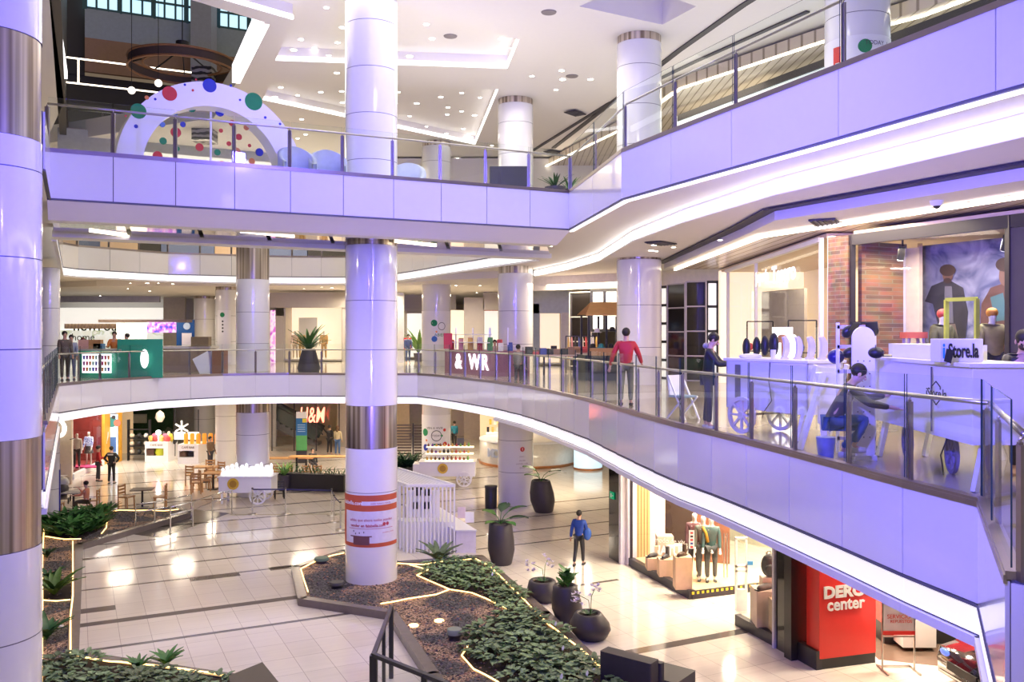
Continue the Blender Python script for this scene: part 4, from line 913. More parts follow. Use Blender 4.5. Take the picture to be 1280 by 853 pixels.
# wooden roofed stall
p=D(752,32);t=thing('market_stall','small wooden-roofed market stall with black posts left of the column','stall',(p[0],p[1],Z1),.15)
m=MB();m.at(0,0,0);m.add([(-.75,-.75,2.35),(.8,-.75,2.35),(.8,0,2.8),(-.4,0,2.8),(-.4,.02,2.76),(.8,.02,2.76),(.8,-.75,2.3),(-.75,-.75,2.3)],[(0,1,2,3),(7,6,5,4),(0,7,6,1),(3,2,5,4),(0,3,4,7),(1,6,5,2)])
m.add([(-.4,0,2.8),(.8,0,2.8),(.95,.7,2.35),(-.75,.7,2.35)],[(0,1,2,3)]);m.build('roof',C3('honey shingle',(.72,.40,.13)),t,world=False)
for x in (-.62,.02,.7):
    for y in (-.6,.55): MB().cb((x,y,1.15),(.07,.07,2.3)).build('post',BLACK,t,world=False)
MB().cb((0,0,.45),(1.5,1.2,.9)).build('counter_base',C3('stall green black',(.06,.08,.07)),t,world=False)
MB().cb((0,-.65,1.02),(1.2,.35,.26)).build('wooden_crate',WOOD,t,world=False)
for k,(x,z,mm) in enumerate([(-.35,1.15,gp[5]),(-.05,1.15,C3('goods teal',(.05,.3,.3))),(.3,1.15,gp[5]),(-.2,1.7,gp[4]),(.35,1.75,gp[5])]):
    q=(p[0]+x,p[1]-.3,Z1+z);simple('hat','%s hat displayed in the wooden-roofed stall'%('left lower','middle teal','right lower','upper pale','upper dark')[k],'hat',MB().at(*q).lathe([(.18,0),(.17,.02),(.1,.03),(.09,.13),(.03,.16)],(0,0),14),mm)
# black glossy tower + white gridded windows
BG=mat('black gloss panel',(.02,.016,.014),.08,coat=.5);
t1=D(829,33);t2=D(846,32);t3=D(883,31.5);
def gridwall(p,q,z0,z1,m,rows,cols,fm=C3('pale frame',(.62,.58,.52)),name='wall_back',fw=.05):
    wallseg(p,q,z0,z1,m,name,.1);mb=MB();u=unitn(p,q);n=(u[1],-u[0])
    for k in range(cols+1): x=(p[0]+(q[0]-p[0])*k/cols+n[0]*.06,p[1]+(q[1]-p[1])*k/cols+n[1]*.06);mb.beam((*x,z0),(*x,z1),fw,fw)
    for k in range(rows+1): z=z0+(z1-z0)*k/rows;mb.beam((p[0]+n[0]*.06,p[1]+n[1]*.06,z),(q[0]+n[0]*.06,q[1]+n[1]*.06,z),fw,fw)
    mb.build('trim_50',fm,kind='structure')
gridwall(D(836,32.5),D(858,31.5),Z1,Z1+3.45,BG,4,1);gridwall(D(858,31.5),D(883,31.2),Z1,Z1+3.5,BG,4,1)
gridwall(D(822,33.5),D(836,33),Z1,Z1+3.4,LITC,5,1,BLACK,'window_20',.1);gridwall(D(883,31.6),D(910,31.6),Z1,Z1+3.5,LITC,4,2,BLACK,'window_21',.09)
gridwall(D(740,39),D(790,38),Z1+1.8,Z1+3.55,LITC,2,3,BLACK,'window_22',.12);gridwall(D(713,40),D(740,39.2),Z1+.2,Z1+3.5,BG,3,1)
wallseg(D(790,38),D(825,36),Z1,Z1+4,C3('cream pier',(.7,.62,.5)),'wall_right');wallseg(D(665,39.5),D(912,33.7),Z1+3.55,Z1+4.16,C3('cream bulkhead',(.8,.74,.64)),'wall_right')
# ---- Tesoro shop
tA=(7.05,29.2);tB=(6.72,19.3)
def tw(px): return onw(px,tA,tB)
t=thing('shop_lettering','glowing white letters on the glass shopfront behind the jewellery cart','sign',(*tw(970),8.5))
u_=unitn(tA,tB)
for px,y,body,s_ in [(955,346,'joyería',.42),(982,342,'Tesoro',.6)]:
    q=tw(px);text('letters',body,s_,mat('lit white letter',(1,1,1),.4,emit=(.95,.97,1),es=1.0),t,(q[0]-.06,q[1],Z(y,q[1])),rz=math.atan2(u_[1],u_[0]),off=.015,sx=1.2)
m=MB();m.add([(*tA,Z1),(*tB,Z1),(*tB,Z1+3.75),(*tA,Z1+3.75)],[(0,1,2,3)]);m.build('window_23',SHOPGLASS,kind='structure')
CRM=C3('cream shop interior',(.72,.58,.42))
wallseg((10.0,30.5),(10.2,19.0),Z1,Z1+3.8,mat('warm lit shop wall',(.8,.66,.48),.6,emit=(1,.78,.52),es=.22),'wall_right');wallseg((7.05,30.2),(10,30.2),Z1,Z1+3.8,LIT,'wall_right');
MB().prism([(6.8,19.2),(10.2,19.2),(10.2,30.4),(7.1,30.4)],Z1+3.75,Z1+3.85).build('ceiling',CRM,kind='structure')
area('shop_interior_light',(8.6,25,Z1+3.6),2,95,WARM);area('shop_interior_light',(8.4,21,Z1+3.6),1.2,55,WARM)
m=MB()
for px in (910,945,1030): q=tw(px) if px<1030 else tB;m.beam((*q,Z1),(*q,Z1+3.75),.08,.1)
m.beam((*tA,Z1+3.72),(*tB,Z1+3.72),.12,.1);m.build('trim_51',W,kind='structure')
wallseg((8.0,28.3),(8.6,26),Z1,Z1+3,C3('shop grey partition',(.42,.38,.32)),'wall_right',.1)
# display items inside: white lightbox, racks
q=D(978,20.6);t=thing('light_box','bright white freestanding light box inside the glass shop','light box',(q[0],q[1],Z1));MB().cb((0,0,1.05),(.42,.2,1.55)).build('box',mat('light box face',(1,1,1),.5,emit=(1,.97,.9),es=1.3),t,world=False);MB().cb((0,0,.14),(.3,.25,.28)).build('foot',STEEL,t,world=False)
random.seed(9)
for i,(px,d) in enumerate([(950,24),(1003,22)]):
    p=D(px,d);t=thing('display_rack','thin black display rack inside the glass shop, %s one'%('left','right')[i],'rack',(p[0],p[1],Z1));m=MB()
    for s_ in (-.35,.35): m.beam((s_,0,0),(s_,0,2.0),.03,.03)
    for z in (.7,1.2,2.0): m.beam((-.35,0,z),(.35,0,z),.03,.03)
    m.build('rack_frame',BLACK,t,world=False)
    for k in range(5): simple('handbag','small bag displayed on the %s rack of the glass shop'%('left','right')[i],'bag',MB().at(p[0]-.25+.12*k,p[1],Z1+(.72 if k%2 else 1.22)).sph((0,0,.1),(.07,.05,.1),8,6),gp[(k*3+i)%8],group='bags on the %s rack in the glass shop'%('left','right')[i])
# ---- brick shop
fA=(6.80,18.9);fB=(8.95,14.6);fC=(10.6,11.2)
def fw_(px): return onw(px,fA,fB)
def brickmat():
    m=bpy.data.materials.new('brick wall');m.use_nodes=True;nt=m.node_tree;b=nt.nodes['Principled BSDF'];bt=nt.nodes.new('ShaderNodeTexBrick');tc=nt.nodes.new('ShaderNodeTexCoord');mp=nt.nodes.new('ShaderNodeMapping')
    mp.inputs['Rotation'].default_value=(R(90),0,0);sx=nt.nodes.new('ShaderNodeSeparateXYZ');cx=nt.nodes.new('ShaderNodeCombineXYZ');ad=nt.nodes.new('ShaderNodeMath');ad.operation='SUBTRACT'
    nt.links.new(tc.outputs['Object'],sx.inputs[0]);nt.links.new(sx.outputs[0],ad.inputs[0]);nt.links.new(sx.outputs[1],ad.inputs[1]);nt.links.new(ad.outputs[0],cx.inputs[0]);nt.links.new(sx.outputs[2],cx.inputs[1])
    bt.inputs['Scale'].default_value=1;bt.inputs['Brick Width'].default_value=.36;bt.inputs['Row Height'].default_value=.085;bt.inputs['Mortar Size'].default_value=.008
    bt.inputs['Color1'].default_value=(.27,.13,.085,1);bt.inputs['Color2'].default_value=(.11,.065,.06,1);bt.inputs['Mortar'].default_value=(.22,.17,.14,1);bt.inputs['Bias'].default_value=-.1
    nt.links.new(cx.outputs[0],bt.inputs['Vector']);n=nt.nodes.new('ShaderNodeTexNoise');n.inputs['Scale'].default_value=4;nt.links.new(cx.outputs[0],n.inputs['Vector']);mx=nt.nodes.new('ShaderNodeMix');mx.data_type='RGBA';mx.blend_type='OVERLAY';mx.inputs['Factor'].default_value=.6
    nt.links.new(bt.outputs['Color'],mx.inputs['A']);nt.links.new(n.outputs['Color'],mx.inputs['B']);nt.links.new(mx.outputs['Result'],b.inputs['Base Color']);b.inputs['Roughness'].default_value=.8
    return m
BRICK=brickmat()
wallseg(fA,fw_(1064),Z1,Z1+3.72,BRICK,'wall_right',.2)
m=MB();m.beam((*fA,Z1),(*fA,Z1+3.75),.12,.16);m.build('trim_52',W,kind='structure')
w0,w1=fw_(1068),fw_(1262)
FR=mat('dark window frame',(.03,.025,.035),.35)
m=MB()
for q in (fw_(1065),w1): m.beam((*q,Z1),(*q,Z1+3.72),.1,.14)
m.beam((*fw_(1064),Z1+3.62),(*fB,Z1+3.62),.12,.22);m.beam((*w0,Z1+.15),(*w1,Z1+.15),.12,.3)
m.beam((*fB,Z1+3.62),(*fC,Z1+3.62),.12,.22);m.build('window_24',FR,kind='structure')
m=MB();m.add([(*w0,Z1+.3),(*w1,Z1+.3),(*w1,Z1+3.52),(*w0,Z1+3.52)],[(0,1,2,3)]);m.build('window_24',SHOPGLASS,kind='structure')
uf=unitn(fA,fB);nf_=(-uf[1],uf[0])
bk=lambda p,d:(p[0]+nf_[0]*d,p[1]+nf_[1]*d)
i0=bk(w0,.1);FWD=lambda px,dp:onw(px,bk(fA,dp),bk(fB,dp))
wallseg(bk(fw_(1064),.25),bk(fw_(1064),1.6),Z1,Z1+3.6,BRICK,'wall_right',.1)
wallseg(bk(fw_(1064),1.6),FWD(1126,1.6),Z1,Z1+3.6,BRICK,'wall_right',.1)
wallseg(FWD(1150,1.65),FWD(1150,2.6),Z1,Z1+3.6,CRM,'wall_right',.1)
q=FWD(1128,1.6);wallseg(q,FWD(1151,1.6),Z1,Z1+3.5,C3('cream pillar',(.66,.58,.46)),'wall_right',.1);m=MB();m.beam((*FWD(1127,1.5),Z1),(*FWD(1127,1.5),Z1+3.5),.14,.1);m.build('trim_53',C3('lilac grey post',(.45,.43,.52)),kind='structure')
MB().prism([bk(w0,.05),bk(fC,.05),bk(fC,3.4),bk(w0,3.4)],Z1+.02,Z1+.3).build('floor',WOODL,kind='structure')
MB().prism([bk(w0,-.02),bk(fC,.0),bk(fC,3.4),bk(w0,3.4)],Z1+3.72,Z1+3.8).build('ceiling',CRM,kind='structure')
# outdoor photo wall inside
bA,bB=FWD(1150,2.2),FWD(1300,2.2)

def mountmat():
    m=bpy.data.materials.new('photo mural sky');m.use_nodes=True;nt=m.node_tree;b=nt.nodes['Principled BSDF'];tc=nt.nodes.new('ShaderNodeTexCoord');n=nt.nodes.new('ShaderNodeTexNoise');n.inputs['Scale'].default_value=1.3;n.inputs['Detail'].default_value=8;n.inputs['Distortion'].default_value=1.5
    nt.links.new(tc.outputs['Object'],n.inputs[0]);r=nt.nodes.new('ShaderNodeValToRGB');r.color_ramp.elements[0].position=.35;r.color_ramp.elements[0].color=(.07,.08,.18,1);r.color_ramp.elements[1].position=.7;r.color_ramp.elements[1].color=(.42,.43,.55,1);nt.links.new(n.outputs[0],r.inputs[0]);nt.links.new(r.outputs[0],b.inputs[0]);b.inputs['Roughness'].default_value=.6;return m
MU=mountmat()
t=thing('photo_mural','large mural of two men in outdoor jackets before misty mountains','mural',(*bA,Z1))
m=MB();m.beam((*bA,Z1+1.95),(*bB,Z1+1.95),.06,3.3);m.build('sheet',MU,t)
ub=unitn(bA,bB);brz=math.atan2(ub[1],ub[0])
def mural(pxy,m_,nm,lift=.04,ns=14):
    mb=MB();vs=[]
    for px,py in pxy:
        q=onw(px,bA,bB);q=(q[0]-nf_[0]*lift,q[1]-nf_[1]*lift);vs.append((*q,Z(py,q[1])))
    mb.add(vs,[tuple(range(len(vs)))]);return mb.build(nm,m_,t)
def ell(cx,cy,rx,ry,n=18): return [(cx+rx*math.cos(2*math.pi*k/n),cy+ry*math.sin(2*math.pi*k/n)) for k in range(n)]
JK=C3('mural dark jacket',(.045,.045,.06),.6,.3);JB=C3('mural brown jacket',(.13,.06,.05),.6,.3);MSK=C3('mural skin',(.20,.11,.08));MH=C3('mural hair',(.06,.035,.03));TR=C3('mural trousers',(.25,.2,.17),.6,.2)
mural([(1172,430),(1176,405),(1196,400),(1206,432)],TR,'printed_trousers');mural([(1158,377),(1166,358),(1180,352),(1192,352),(1206,360),(1212,390),(1209,424),(1200,424),(1196,405),(1174,405),(1168,380)],JK,'printed_jacket',.05)
mural([(1183,358),(1192,358),(1194,404),(1182,404)],C3('mural shirt',(.16,.16,.2)),'printed_shirt',.055);mural(ell(1187,344,6.5,9.5),MSK,'printed_face',.06);mural(ell(1187,338,10,7.5),MH,'printed_hair',.065);mural(ell(1187,351,5,3.5),MH,'printed_beard',.07)
mural([(1226,430),(1229,380),(1240,360),(1262,352),(1268,440),(1240,440)],JB,'printed_jacket',.05);mural([(1240,372),(1256,366),(1262,400),(1246,402)],C3('mural teal',(.06,.14,.16)),'printed_patch',.055);mural(ell(1259,345,8,13),MSK,'printed_face',.06);mural(ell(1259,331,12,9),MH,'printed_hair',.065)
area('shop_interior_light',(*bk(fw_(1110),.7),Z1+3.4),.8,45,(1,.8,.55));area('shop_interior_light',(*bk(fw_(1200),1.0),Z1+3.4),.8,80,(.9,.85,1));
for i,(px,y) in enumerate([(1102,305),(1232,288)]):
    q=bk(fw_(px),.6);t=thing('spotlight','%s track spotlight inside the brick shop window'%('left, lit','right, dark')[i],'spotlight',(q[0],q[1],Z1+3.45));MB().at(0,0,0,0,.4).cyl((0,0),.07,-.28,0,12).build('housing',BLACK,t,world=False)
    MB().at(0,0,0,0,.4).cyl((0,0),.055,-.295,-.285,12).build('lens',SPOT if i==0 else LITC,t,world=False);MB().beam((0,0,0),(0,0,.27),.03,.03).build('stem',BLACK,t,world=False)
q=bk(fw_(1176),.7);zt=.3
q=onw(1178,bk(fA,.75),bk(fB,.75));person('mannequin','mannequin in an olive camouflage jacket and red beanie in the brick shop window',(q[0],q[1],Z1+.35),.2,1.78,top=C3('camo olive',(.12,.11,.06),.7,.5),bottom=C3('dark olive',(.05,.05,.035)),skin=MANN,mannequin=True,bulk=1.4,cap=C3('beanie red',(.55,.08,.07)),cat='mannequin',arms=((12,14,20),(5,16,15)),shoes=DARK)
q=onw(1240,bk(fA,.75),bk(fB,.75));person('mannequin','mannequin in a khaki yellow jacket and orange beanie in the brick shop window',(q[0],q[1],Z1+.35),-.1,1.78,top=C3('khaki yellow',(.33,.28,.12),.7,.25),bottom=C3('dark grey',(.05,.05,.05)),skin=MANN,mannequin=True,bulk=1.45,cap=C3('beanie orange',(.6,.25,.04)),cat='mannequin',arms=((15,16,20),(8,18,15)),shoes=DARK)
# yellow frame hanging in window
q=bk(fw_(1203),.45);t=thing('yellow_frame','thin lime yellow frame standing between the two mannequins in the window','frame',(q[0],q[1],Z1+.3),math.atan2(uf[1],uf[0]));LIME=C3('lime yellow',(.50,.55,.10))
xa=lambda px:(onw(px,bk(fA,.45),bk(fB,.45)));l0,l1=xa(1183),xa(1221);zz=Z(375,l0[1])
m=MB();m.beam((*l0,Z1+.3),(*l0,zz),.07,.07);m.beam((*l1,Z1+.3),(*l1,zz),.07,.07);m.beam((*l0,zz),(*l1,zz),.07,.07);m.build('frame_bars',LIME,t)
q=onw(1142,bk(fA,.5),bk(fB,.5));t=thing('step_stool','pink and lilac display stool with red seat beside the cream pillar','stool',(q[0],q[1],Z1+.3));MB().cb((0,0,1.35),(.4,.35,.12)).build('seat',C3('coral',(.7,.15,.12)),t,world=False)
for sx in (-1,1):
    for sy in (-1,1): MB().beam((sx*.14,sy*.12,1.3),(sx*.2,sy*.16,0),.045,.045).build('leg',C3('lilac leg',(.45,.35,.6)),t,world=False)
# right end door frame
wallseg(fw_(1265),fC,Z1,Z1+3.5,C3('dark entrance',(.06,.05,.07)),'wall_right',.1)
# ---- jewellery cart
def whl(*a,par=None,m_=None,**k):
    pass
def wheel(mb,c,r,axis,rz,th=.05,n=28,spk=8):
    # wheel in plane with normal 'axis' given by rz (about z)
    sv=mb.M;mb.M=sv@Matrix.Translation(c)@Matrix.Rotation(rz,4,'Z')
    P_=[(r*math.cos(2*math.pi*k/n),r*math.sin(2*math.pi*k/n)) for k in range(n)];ri=r*.8
    vs=[];fs=[]
    for k in range(n):
        cc,ss=math.cos(2*math.pi*k/n),math.sin(2*math.pi*k/n)
        for rr,y in ((r,-th/2),(r,th/2),(ri,th/2),(ri,-th/2)): vs.append((rr*cc,y,rr*ss))
    for k in range(n):
        for j in range(4): fs.append((k*4+j,k*4+(j+1)%4,((k+1)%n)*4+(j+1)%4,((k+1)%n)*4+j))
    mb.add(vs,fs)
    for k in range(spk): a=2*math.pi*k/spk;mb.beam((.02*math.cos(a),0,.02*math.sin(a)),(ri*1.02*math.cos(a),0,ri*1.02*math.sin(a)),r*.13,th*.7)
    mb.vplate([(r*.2*math.cos(2*math.pi*k/14),r*.2*math.sin(2*math.pi*k/14)) for k in range(14)],-th*.7,th*.7);mb.M=sv
cA=(3.68,15.25);cB=(4.56,13.7);cl=math.dist(cA,cB);crz=math.atan2(cB[1]-cA[1],cB[0]-cA[0])
t=thing('jewellery_cart','white wheeled cart carrying necklace busts beside the right railing','cart',(*cA,Z1),crz)
m=MB();m.box(0,cl,0,.8,.42,.47);m.box(0,cl,.0,.03,.47,1.22);m.box(0,.03,0,.8,.47,1.22);m.box(cl-.03,cl,0,.8,.47,1.22);m.box(0,cl,.77,.8,.47,1.22);m.build('body',WHITEM,t,world=False)
MB().box(-.04,cl+.04,-.04,.84,1.22,1.27).build('top_board',WHITEM,t,world=False,bev=.01)
MB().box(.22,.34,-.012,0,.6,1.16).build('dark_slot',C3('slot grey',(.2,.19,.2)),t,world=False)
for x,y in ((.42,-.05),(.42,.85)): wheel(m:=MB(),(x,y,.32),.31,0,0,.05);m.build('wheel',WHITEM,t,world=False)
for y in (.05,.75): MB().beam((cl+.12,y,1.2),(cl-.25,y,0),.05,.07).build('leg',WHITEM,t,world=False)
MB().tube([(.42,-.05,.32),(.42,.85,.32)],.02,8).build('axle',STEEL,t,world=False)
MB().tube([(1.02,-.015,1.24),(1.0,-.02,.9),(1.06,-.02,.6),(.9,-.02,.42),(.85,-.02,.3)],.006,6).build('cable',BLACK,t,world=False)
def bust(loc,rz,m_,label,h=.38,w_=.2):
    # necklace bust: crescent-backed display
    b=MB().at(*loc,rz);P_=[]
    for k in range(13): a=R(-70+140*k/12);P_.append((w_*.5*math.cos(a)*1.0-.02,h*.5+h*.5*math.sin(a)))
    for k in range(13): a=R(70-140*k/12);P_.append((w_*.22*math.cos(a)-.05,h*.5+h*.46*math.sin(a)))
    b.vplate(P_,-.05,.05);b.box(-.05,w_*.3,-.06,.06,0,.03);return b
def cloc(x,y,z=1.27): c,s_=math.cos(crz),math.sin(crz);return (cA[0]+x*c-y*s_,cA[1]+x*s_+y*c,Z1+z)
for i,x in enumerate([.12,.36,.55,.75]):
    o=MB().at(*cloc(x,.35),crz).sph((0,0,.17+.02*i),(.075+.02*(i==3),.06,.17+.03*(i==3)),12,9).add([],[]);o.build('x',BLACK) if 0 else None
    tag(o.build('necklace_bust',mat('black velvet',(.012,.012,.015),.5)),'black rounded necklace bust on the cart, number %s from the left'%('one','two','three','four')[i],'display bust','black necklace busts on the cart')
for i,x in enumerate([1.03,1.25,1.46,1.66]):
    o=bust(cloc(x,.3+.05*i),0,WHITEM,'').build('necklace_bust',C3('lilac white card',(.72,.68,.78)));tag(o,'white crescent-shaped necklace stand on the cart, %s of four from the left'%('first','second','third','last')[i],'display bust','white necklace stands on the cart')
simple('tissue_heap','crumpled white cloth lying on the jewellery cart between the busts','cloth',MB().at(*cloc(.42,.15)).sph((0,0,.03),(.2,.08,.05),14,8),WHITEM)
simple('paper_cup','small white cup at the middle of the jewellery cart','cup',MB().at(*cloc(1.0,.08)).lathe([(.035,0),(.045,.15)],(0,0),14),WHITEM)
simple('straw_hat','tan sun hat resting behind the black busts on the cart','hat',MB().at(*cloc(.7,.6)).lathe([(.16,.26),(.15,.28),(.08,.3),(.07,.38),(.02,.4)],(0,0),16).cyl((0,0),.02,0,.3,8),C3('tan hat',(.5,.25,.09)))
simple('lamp_globe','glowing white lamp standing on the cart behind the cup','lamp',MB().at(*cloc(.95,.6)).sph((0,0,.2),(.08,.08,.2),12,8),mat('cart lamp',(1,1,1),.5,emit=(1,.93,.8),es=1.6))
# man at the cart
p=G(887,536,Z1);person('person','man in a black top and jeans standing at the left end of the jewellery cart',(p[0],p[1]+.1,Z1),R(72),1.70,top=C3('black top',(.015,.015,.022)),bottom=C3('dark jeans',(.05,.055,.09)),arms=((35,4,60),(40,4,50)),nod=28,lean=4,shoes=C3('white shoe',(.6,.6,.6)),hood=C3('grey hood',(.35,.33,.36)),skin=SKINL)
# folding chair left of cart
p=G(868,528,Z1);t=thing('folding_chair','small white folding chair behind the railing left of the cart','chair',(p[0]-.1,p[1]+.6,Z1),.6)
MB().cb((0,0,.45),(.4,.38,.04)).build('seat',C3('blue grey seat',(.2,.3,.38)),t,world=False);MB().at(0,.2,.66,0,-.15).cb((0,0,0),(.4,.03,.4)).build('backrest',WHITEM,t,world=False)
for sx in (-.19,.19): MB().beam((sx,.22,.85),(sx,-.25,0),.025,.03).build('leg',WHITEM,t,world=False);MB().beam((sx,-.2,.45),(sx,.25,0),.025,.03).build('leg',WHITEM,t,world=False)
# ---- handle rack, snowboard-like board and phone-case kiosk
kA=(4.90,9.45);kB=(5.02,12.4);kl=math.dist(kA,kB)
t=thing('accessory_kiosk','white iStore.la accessory kiosk on slanted legs beside the right railing','kiosk',(*kA,Z1))
KW=.75
m=MB();m.prism([kA,(kA[0]+KW,kA[1]+.02),(kB[0]+KW,kB[1]),(kB[0],kB[1])],Z1+.5,Z1+1.33);m.build('body',WHITEM,t,bev=.01)
m=MB();m.prism([(kA[0]-.05,kA[1]-.04),(kA[0]+KW+.03,kA[1]-.03),(kB[0]+KW+.03,kB[1]),(kB[0]-.05,kB[1])],Z1+1.33,Z1+1.37);m.build('counter_top',WHITEM,t)
m=MB();m.prism([(kA[0]+.2,kA[1]+1.1),(kA[0]+KW,kA[1]+1.1),(kB[0]+KW,kB[1]-.2),(kB[0]+.15,kB[1]-.2)],Z1+1.37,Z1+1.55);m.build('upper_shelf',WHITEM,t,bev=.01)
for x,y,dx in ((kA[0]+.06,kA[1]+.1,-.0),(kA[0]+KW-.06,kA[1]+.1,0),(kB[0]+.06,kB[1]-.1,0),(kB[0]+KW-.06,kB[1]-.1,0)):
    MB().beam((x+.12,y,Z1+.52),(x-.05,y-.12,Z1),.05,.09).build('leg',WHITEM,t)
def bx3(x0,x1,y0,y1,z0,z1,nm,m_,par=None): return MB().box(x0,x1,y0,y1,z0,z1).build(nm,m_,par)
bx3(kA[0]-.012,kA[0]+.0,kA[1]+.9,kA[1]+.92,Z1+.55,Z1+1.3,'panel_joint',GAP,t)
IST=C3('logo black',(.02,.02,.03));IBL=mat('logo blue',(.02,.30,.75),.4,var=0)
text('logo_text','iStore.la',.15,IST,t,(kA[0]-.03,kA[1]+.75,Z1+1.0),rz=R(-90)+math.atan2(kB[0]-kA[0],-(kB[1]-kA[1]))*0,ext=.003)
m=MB();hx=kA[0]-.03
for q0,q1 in [((.6,1.05),(.6,1.08)),((.6,1.08),(.7,1.14)),((.7,1.14),(.8,1.08)),((.8,1.08),(.8,1.05)),((.6,.94),(.7,.87)),((.7,.87),(.8,.94))]:
    m.beam((hx,kA[1]+q0[0]+.05,Z1+q0[1]),(hx,kA[1]+q1[0]+.05,Z1+q1[1]),.008,.008)
m.build('house_outline',IST,t)
# sign block
s0=onw(1176,(4.9,9.9),(5.6,9.9));t=thing('kiosk_sign','white block sign reading iStore.la standing on the kiosk top','sign',(5.05,9.9,Z1+1.37))
sx0=D(1176,9.9)[0];sx1=D(1229,9.9)[0];MB().box(sx0-5.05,sx1-5.05,0,.25,0,.26).build('sign_body',WHITEM,t,world=False,bev=.005)
text('letter_i','i',.24,IBL,t,(sx0+.028,9.885,Z1+1.49),off=.006,sx=.6,ext=.003);text('letters','Store.la',.22,IST,t,(sx0+.245,9.885,Z1+1.49),off=.005,sx=.50,ext=.003)
q=D(1191,9.6);simple('phone_stand','black phone leaning in front of the iStore sign','phone',MB().at(q[0],9.72,Z1+1.375,0,R(-12),R(18)).box(-.04,.04,-.005,.005,0,.15),BLACK)
# tall rounded board
q=D(1079,11.9);t=thing('display_board','tall white round-topped display board with rows of small holes','display board',(q[0],q[1],Z1));hgt=1.78;w_=.30
P_=[(-w_/2,.0),(w_/2,.0),(w_/2,hgt-w_/2)]+[(w_/2*math.cos(R(180*k/12)),hgt-w_/2+w_/2*math.sin(R(180*k/12))) for k in range(13)]+[(-w_/2,hgt-w_/2)]
MB().vplate(P_,-.02,.02).build('board',WHITEM,t,world=False);m=MB()
for z in [.3+.17*k for k in range(7)]:
    for x in (-.08,0,.08): m.disc((x,z),.008,-.024,-.019,8)
m.build('screw_holes',DARK,t,world=False);MB().cb((0,.1,.03),(.3,.4,.06)).build('foot',WHITEM,t,world=False)
# cap display rack
q=D(1056,12.6);t=thing('cap_rack','white ladder-like rack with lilac crossbars holding black caps','rack',(q[0],q[1],Z1));
for x in (-.10,.42): MB().cb((x,0,.92),(.035,.05,1.84)).build('upright',WHITEM,t,world=False)
for z in (.2,.7,1.15,1.5,1.78): MB().cb((.16,0,z),(.55,.05,.05)).build('crossbar',C3('lilac bar',(.55,.5,.8)),t,world=False)
def capm(loc,rz,rx): b=MB().at(*loc,rz,rx);b.sph((0,0,0),(.085,.10,.075),12,8);b.vplate([(-.08,-.05),(.08,-.05),(.08,-.02),(-.08,-.04)],-.19,-.06);return b
for i,(px,py,d,lab) in enumerate([(1057,415,12.5,'top left of the rack'),(1088,413,12.5,'top right beside the tall board'),(1059,441,12.5,'lower left of the rack'),(1092,441,11.6,'on the kiosk end with its brim forward')]):
    p=D(px,d);z=Z(py,d);simple('baseball_cap','black baseball cap '+lab,'cap',capm((p[0],p[1]-.08,z),(.5,-.5,.8,1.2)[i],(-.9,-.8,-.5,0)[i]),BLACK)
p=D(1045,444);p=D(1045,13);simple('blue_helmet','dark blue shiny knitted ball hanging left of the cap rack','hat',MB().sph((p[0],p[1],Z(446,13)),(.12,.12,.11)),C3('deep blue',(.02,.02,.2),.3,.5))
p=D(1075,13.2);t=thing('hook_stand','black T-shaped hook stand behind the cap rack','stand',(p[0],p[1],Z1));MB().beam((0,0,0),(0,0,Z(403,13.2)-Z1),.03,.03).build('pole',BLACK,t,world=False);MB().beam((-.15,0,Z(404,13.2)-Z1),(.17,0,Z(404,13.2)-Z1),.04,.04).build('bar',BLACK,t,world=False);MB().cb((0,0,.02),(.4,.4,.04)).build('foot',BLACK,t,world=False)
# white A-frame behind cart end
p=D(1024,13.0);t=thing('a_frame_panel','white slanted sandwich board leaning at the right end of the cart','board',(p[0],p[1],Z1));MB().beam((.06,.0,1.1),(-.32,-.1,0),.1,.05).build('front_leg',WHITEM,t,world=False);MB().at(.15,.2,.75).box(-.1,.3,-.02,.02,-.4,.35).build('panel',WHITEM,t,world=False);MB().beam((.1,.3,1.1),(.3,.6,0),.1,.05).build('rear_leg',WHITEM,t,world=False)
p=G(1046,577,Z1);simple('bucket','small blue and white bucket on the floor left of the crouching man','bucket',MB().at(p[0]-.02,p[1]+.35,Z1).lathe([(.1,0),(.13,.28)],(0,0),16),C3('blue white plastic',(.22,.28,.75),.4,.3))
# crouching man
p=G(1102,584,Z1);t=person('person','man in a grey hoodie and jeans crouching in front of the kiosk',(p[0]-.45,p[1]+.45,Z1-.36),R(78),1.72,top=C3('grey hoodie',(.10,.095,.09)),bottom=C3('blue jeans',(.06,.13,.3)),arms=((50,6,30),(60,4,40)),legs=((100,125),(78,120)),lean=28,nod=14,shoes=C3('white sneaker',(.6,.6,.62)),skin=SKINL)
# trolley wheel shapes and clutter under kiosk
for y,l in ((10.7,'nearer'),(11.9,'farther')):
    wheel(m:=MB(),(5.3,y,Z1+.24),.24,0,R(80),.04);simple('cart_wheel','lilac grey spoked wheel under the kiosk, %s one'%l,'wheel',m,C3('lilac grey',(.3,.28,.4)))
simple('cable','black cable hanging under the accessory kiosk','cable',MB().tube([(4.95,10.1,Z1+.5),(4.9,10.15,Z1+.3),(5.0,10.3,Z1+.1),(5.1,10.5,Z1+.02),(5.25,10.9,Z1+.02)],.008,6),BLACK)
# man at right
p=D(1279,10.6);person('person','bearded man in a black coat looking down behind the kiosk at the right edge',(p[0],p[1],Z1),R(-25),1.73,top=BLACK,bottom=DARK,arms=((35,4,55),(30,4,60)),nod=24,lean=3,skin=SKINL,mask=C3('beard',(.05,.03,.02)))
